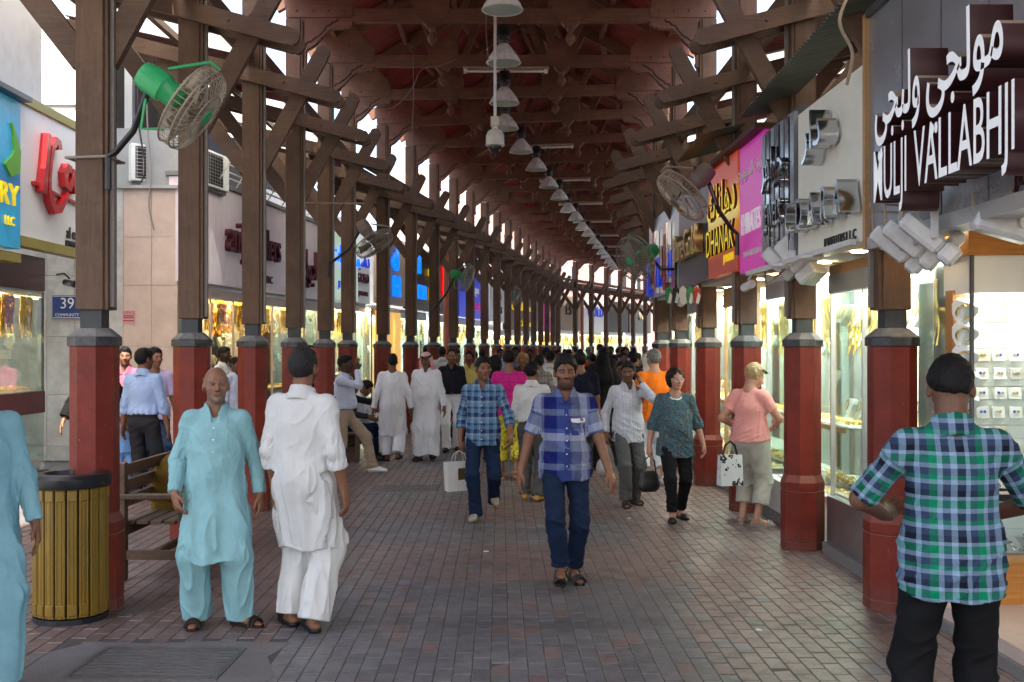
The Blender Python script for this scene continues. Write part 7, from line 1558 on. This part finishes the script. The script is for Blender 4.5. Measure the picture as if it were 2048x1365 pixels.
# left aisle group
D = 12.4; BP('man in sky blue shirt and dark trousers with his back turned in the left aisle', put(287, D), D, 1.745, 172, .010, 'brown', 'short', 'hair_black', top='shirt', topm='sky_shirt', hem=0, tuck=True, sleeve=1.0, bot='trousers', botm='charcoal', hy=-25, vneck=0, fl=(.10, 0, 0), fr=(-.10, 0, 0))
D = 14.6; BP('man in pink shirt with folded arms by the stone wall', put(250, D), D, 1.765, 6, .010, 'tan', 'fade', 'hair_black', .7, top='shirt', topm='pink_shirt', hem=-.12, sleeve=.44, bot='jeans', botm='denim_mid', hl=(-.02, -.17, 1.16), hrr=(.02, -.19, 1.13), pl=(1, .2, -.6), pr=(-1, .2, -.6), hdl=((-1, -.1, .1), (0, 1, 0)), hdr=((1, -.1, .1), (0, 1, 0)), hy=12)
D = 13.7; BP('man in lavender shirt facing right behind the sky blue shirt', put(309, D), D, 1.755, 30, .010, 'tan', 'short', 'hair_black', .4, top='tshirt', topm='lavender', hem=-.10, sleeve=.44, bot='jeans', botm='denim_mid', hy=20, collar=False)
D = 12.9; BP('woman in black sleeves behind the nearest left column', put(196, D), D, 1.66, 10, .011, 'tan', 'none', 'hair_black', top='abaya', topm='black_cloth', hem=-.88, sleeve=.9, bot=None, headwear='veil', collar=False, hl=(.36, -.1, .98), hrr=(-.40, -.05, .92))
D = 12.7; BP('child in light blue overalls holding on beside the nearest left column', put(250, D), D, 1.02, 15, .012, 'tan', 'short', 'hair_brown', top='tshirt', topm='denim_light', hem=-.05, sleeve=.4, bot='jeans', botm='denim_light', shoe='sandal', shoem='sandal', collar=False)
D = 17.6; BP('man in white polo shirt in profile by the lilac shop', put(448, D), D, 1.77, 75, .011, 'dark', 'fade', 'hair_black', top='tshirt', topm='white_cotton', hem=-.12, sleeve=.45, bot='trousers', botm='beige_trouser')
D = 17.0; BP('man in pale blue shirt partly hidden behind the bald man', put(470, D), D, 1.60, 60, .012, 'brown', 'short', 'hair_black', top='shirt', topm='pale_blue_shirt', hem=-.1, bot='trousers', botm='charcoal')
D = 20.6; BP('man in dark blue jacket standing between the fourth and fifth left columns', put(621, D), D, 1.80, 20, .012, 'fair', 'thin', 'hair_brown', top='shirt', topm='navy_shirt', hem=-.15, bot='trousers', botm='charcoal', hl=(.1, -.22, 1.1), hrr=(-.05, -.22, 1.08), hdl=((-1, 0, 0), (0, 1, 0)), hdr=((1, 0, 0), (0, 1, 0)))
# seated people
BP('person in mustard cloth hunched on the bench behind the bald man', -2.76, 8.95, 1.68, 90, .010, 'brown', 'short', 'hair_black', top='kurta', topm='mustard_cloth', hem=-.02, sleeve=1.0, bot='shalwar', botm='mustard_cloth', shoe='sandal', shoem='sandal', pelvis=(0, .18, -.39), lean=48, fl=(.14, -.28, 0), fr=(-.14, -.26, 0), hl=(.13, -.36, .62), hrr=(-.12, -.36, .62), hp=25, girth=1.2, wide=1.1, seat=.45, collar=False, vneck=0)
BP('man in dark shirt seated on the bench by the golden shop', -2.32, 17.0, 1.70, 78, .011, 'mid', 'short', 'hair_black', top='shirt', topm='charcoal', hem=-.06, bot='jeans', botm='denim', pelvis=(0, .15, -.40), lean=10, fl=(.12, -.30, 0), fr=(-.12, -.34, 0), hl=(.25, -.36, .95), hrr=(-.20, -.30, .70), seat=.45)
BP('person in white seated on the bench next to the man in dark shirt', -2.30, 17.55, 1.66, 80, .011, 'brown', 'short', 'hair_black', top='kurta', topm='white_robe', hem=-.05, bot='shalwar', botm='white_robe', shoe='sandal', shoem='sandal', pelvis=(0, .15, -.40), lean=20, fl=(.12, -.30, 0), fr=(-.12, -.30, 0), hl=(.14, -.34, .66), hrr=(-.14, -.34, .66), seat=.45, hp=10)
# the crowd farther back
crowd = [
 (938, 20.0, 1.70, 5, 'brown', 'short', 'hair_black', 'yellow_shirt', 'charcoal', 'man in yellow shirt in the crowd behind the teal plaid man'),
 (911, 21.0, 1.72, 70, 'brown', 'short', 'hair_black', 'khaki_shirt', 'charcoal', 'man in khaki shirt in profile behind the black shirt'),
 (884, 24.0, 1.78, 190, 'dark', 'short', 'hair_black', 'white_cotton', 'grey_trouser', 'man in white at the shop window left of the ghutra crowd'),
 (853, 25.5, 1.82, 185, 'dark', 'short', 'hair_black', 'red_shirt', 'charcoal', 'man in red shirt looking into the white lit shop'),
 (989, 16.6, 1.63, 170, 'tan', 'long', 'hair_black', 'navy_shirt', 'charcoal', 'long black haired person left of the magenta top'),
 (1045, 20.5, 1.66, 4, 'tan', 'curl', 'hair_curl', 'brown_cloth', 'denim', 'woman with curly golden hair facing the viewer'),
 (1031, 23.5, 1.78, 10, 'dark', 'short', 'hair_black', 'blue_tee', 'charcoal', 'dark haired man in blue behind the curly haired woman'),
 (1078, 17.4, 1.64, 186, 'brown', 'short', 'hair_black', 'grey_check', 'charcoal', 'man in grey brown checked shirt walking away'),
 (1100, 19.4, 1.70, 178, 'brown', 'short', 'hair_black', 'white_cotton', 'charcoal', 'man in white shirt right of the checked shirt man, walking away'),
 (1092, 23.0, 1.76, 176, 'brown', 'short', 'hair_black', 'pale_blue_shirt', 'grey_trouser', 'dark haired man in pale blue far behind the white shirts'),
 (1137, 26.5, 1.72, 150, 'brown', 'fade', 'hair_black', 'red_shirt', 'denim', 'man in dark red shirt in the far crowd'),
 (1160, 27.5, 1.72, 185, 'brown', 'short', 'hair_brown', 'orange_red', 'denim', 'man in bright orange red shirt in the far crowd'),
 (1178, 29.5, 1.78, 160, 'tan', 'thin', 'hair_grey', 'green_shirt', 'charcoal', 'man in dark green shirt in the far crowd'),
 (1200, 30.5, 1.86, 8, 'dark', 'short', 'hair_black', 'khaki_shirt', 'charcoal', 'tall man in khaki facing the viewer in the far crowd'),
 (1222, 31.5, 1.80, -6, 'dark', 'short', 'hair_black', 'navy_shirt', 'charcoal', 'man in navy facing the viewer in the far crowd'),
 (1250, 30.0, 1.78, 5, 'tan', 'long', 'hair_black', 'purple_shirt', 'denim', 'woman in purple top with long dark hair in the far crowd'),
 (1223, 19.0, 1.56, 182, 'brown', 'long', 'hair_brown', 'floral_print', 'charcoal', 'woman in white floral top behind the black cloak'),
 (1228, 21.5, 1.62, 178, 'brown', 'short', 'hair_black', 'purple_shirt', 'charcoal', 'person in purple walking away behind the floral top'),
 (1243, 15.8, 1.55, 12, 'mid', 'short', 'hair_black', 'grey_tee', 'denim', 'youth in grey t-shirt facing the viewer behind the phone caller'),
 (1247, 22.5, 1.66, 4, 'mid', 'short', 'hair_black', 'brown_cloth', 'charcoal', 'dark haired man in brown facing the viewer, far right of the crowd'),
 (1272, 19.5, 1.66, 100, 'brown', 'short', 'hair_black', 'black_shirt', 'charcoal', 'man in black in profile left of the orange shirt'),
 (1268, 33.0, 1.76, 180, 'brown', 'short', 'hair_black', 'charcoal', 'charcoal', 'man in charcoal in the distance by the right columns'),
 (1290, 34.0, 1.80, 170, 'tan', 'bald', 'hair_grey', 'white_cotton', 'charcoal', 'bald man in white in the distance by the right columns'),
 (1185, 24.0, 1.62, 182, 'brown', 'short', 'hair_black', 'charcoal', 'charcoal', 'dark dressed man behind the black cloak'),
 (1115, 31.0, 1.70, 20, 'brown', 'short', 'hair_black', 'grey_tee', 'charcoal', 'man in grey in the far crowd at the bend'),
 (1210, 40.0, 1.75, 0, 'brown', 'short', 'hair_black', 'white_cotton', 'charcoal', 'farthest man in white at the second bend'),
 (1235, 42.0, 1.75, 170, 'brown', 'short', 'hair_black', 'black_shirt', 'charcoal', 'farthest man in black at the second bend'),
 (965, 27.0, 1.72, 175, 'brown', 'short', 'hair_black', 'grey_tee', 'charcoal', 'man in grey near the left columns in the far crowd'),
 (1000, 29.0, 1.74, 5, 'mid', 'short', 'hair_black', 'sky_shirt', 'charcoal', 'man in sky blue near the left columns in the far crowd'),
]
rq = random.Random(21); DK = [('black_shirt', 'black'), ('charcoal', 'charcoal'), ('navy_shirt', 'navy'), ('brown_cloth', 'brown'), ('grey_check', 'checked'), ('white_cotton', 'white'), ('khaki_shirt', 'khaki'), ('blue_tee', 'blue'), ('green_shirt', 'green'), ('pale_blue_shirt', 'pale blue'), ('yellow_shirt', 'yellow'), ('purple_shirt', 'purple')]
for j, (px, D) in enumerate(((1120, 24.5), (1148, 22.8), (1205, 26.2), (1262, 27.0), (1215, 34.0), (1240, 36.5), (1130, 36.0), (1060, 26.5), (1085, 29.5), (950, 31.0), (1150, 41.0), (1257, 39.0))):
    cm = DK[j]; crowd.append((px, D, rq.uniform(1.52, 1.80), rq.choice((180, 175, 188, 4)), rq.choice(('brown', 'mid', 'dark')), 'short', 'hair_black', cm[0], 'charcoal', f'walker in {cm[1]} at {["the left edge", "mid crowd", "the right edge"][0 if px < 1070 else 1 if px < 1190 else 2]} of the {"far" if D < 32 else "farthest"} crowd, {["head just showing", "partly hidden", "behind others", "in the throng", "half masked"][j % 5]}'))
rp = random.Random(4)
for (px, D, h, fc, sk, hr_, hm_, tm, bm_, lab) in crowd:
    st = rp.uniform(.06, .18); sg = rp.choice((1, -1))
    BP(lab, put(px, D), D, h, fc + rp.uniform(-6, 6), .013 if D < 20 else .016, sk, hr_, hm_, .3, top='tshirt' if tm in ('grey_tee', 'red_shirt', 'purple_shirt', 'floral_print', 'orange_red') else 'shirt', topm=tm, hem=-.12, sleeve=.42 if tm in ('grey_tee', 'red_shirt', 'orange_red') else rp.choice((.44, 1.0)), bot='trousers', botm=bm_, fl=(.09, -st * sg, 0), fr=(-.09, st * sg, .03), hl=(.28, -.08 * sg, .86), hrr=(-.28, .08 * sg, .86), hy=rp.uniform(-20, 20), girth=rp.uniform(.95, 1.1), group='people in the far crowd' if D > 22 else None)
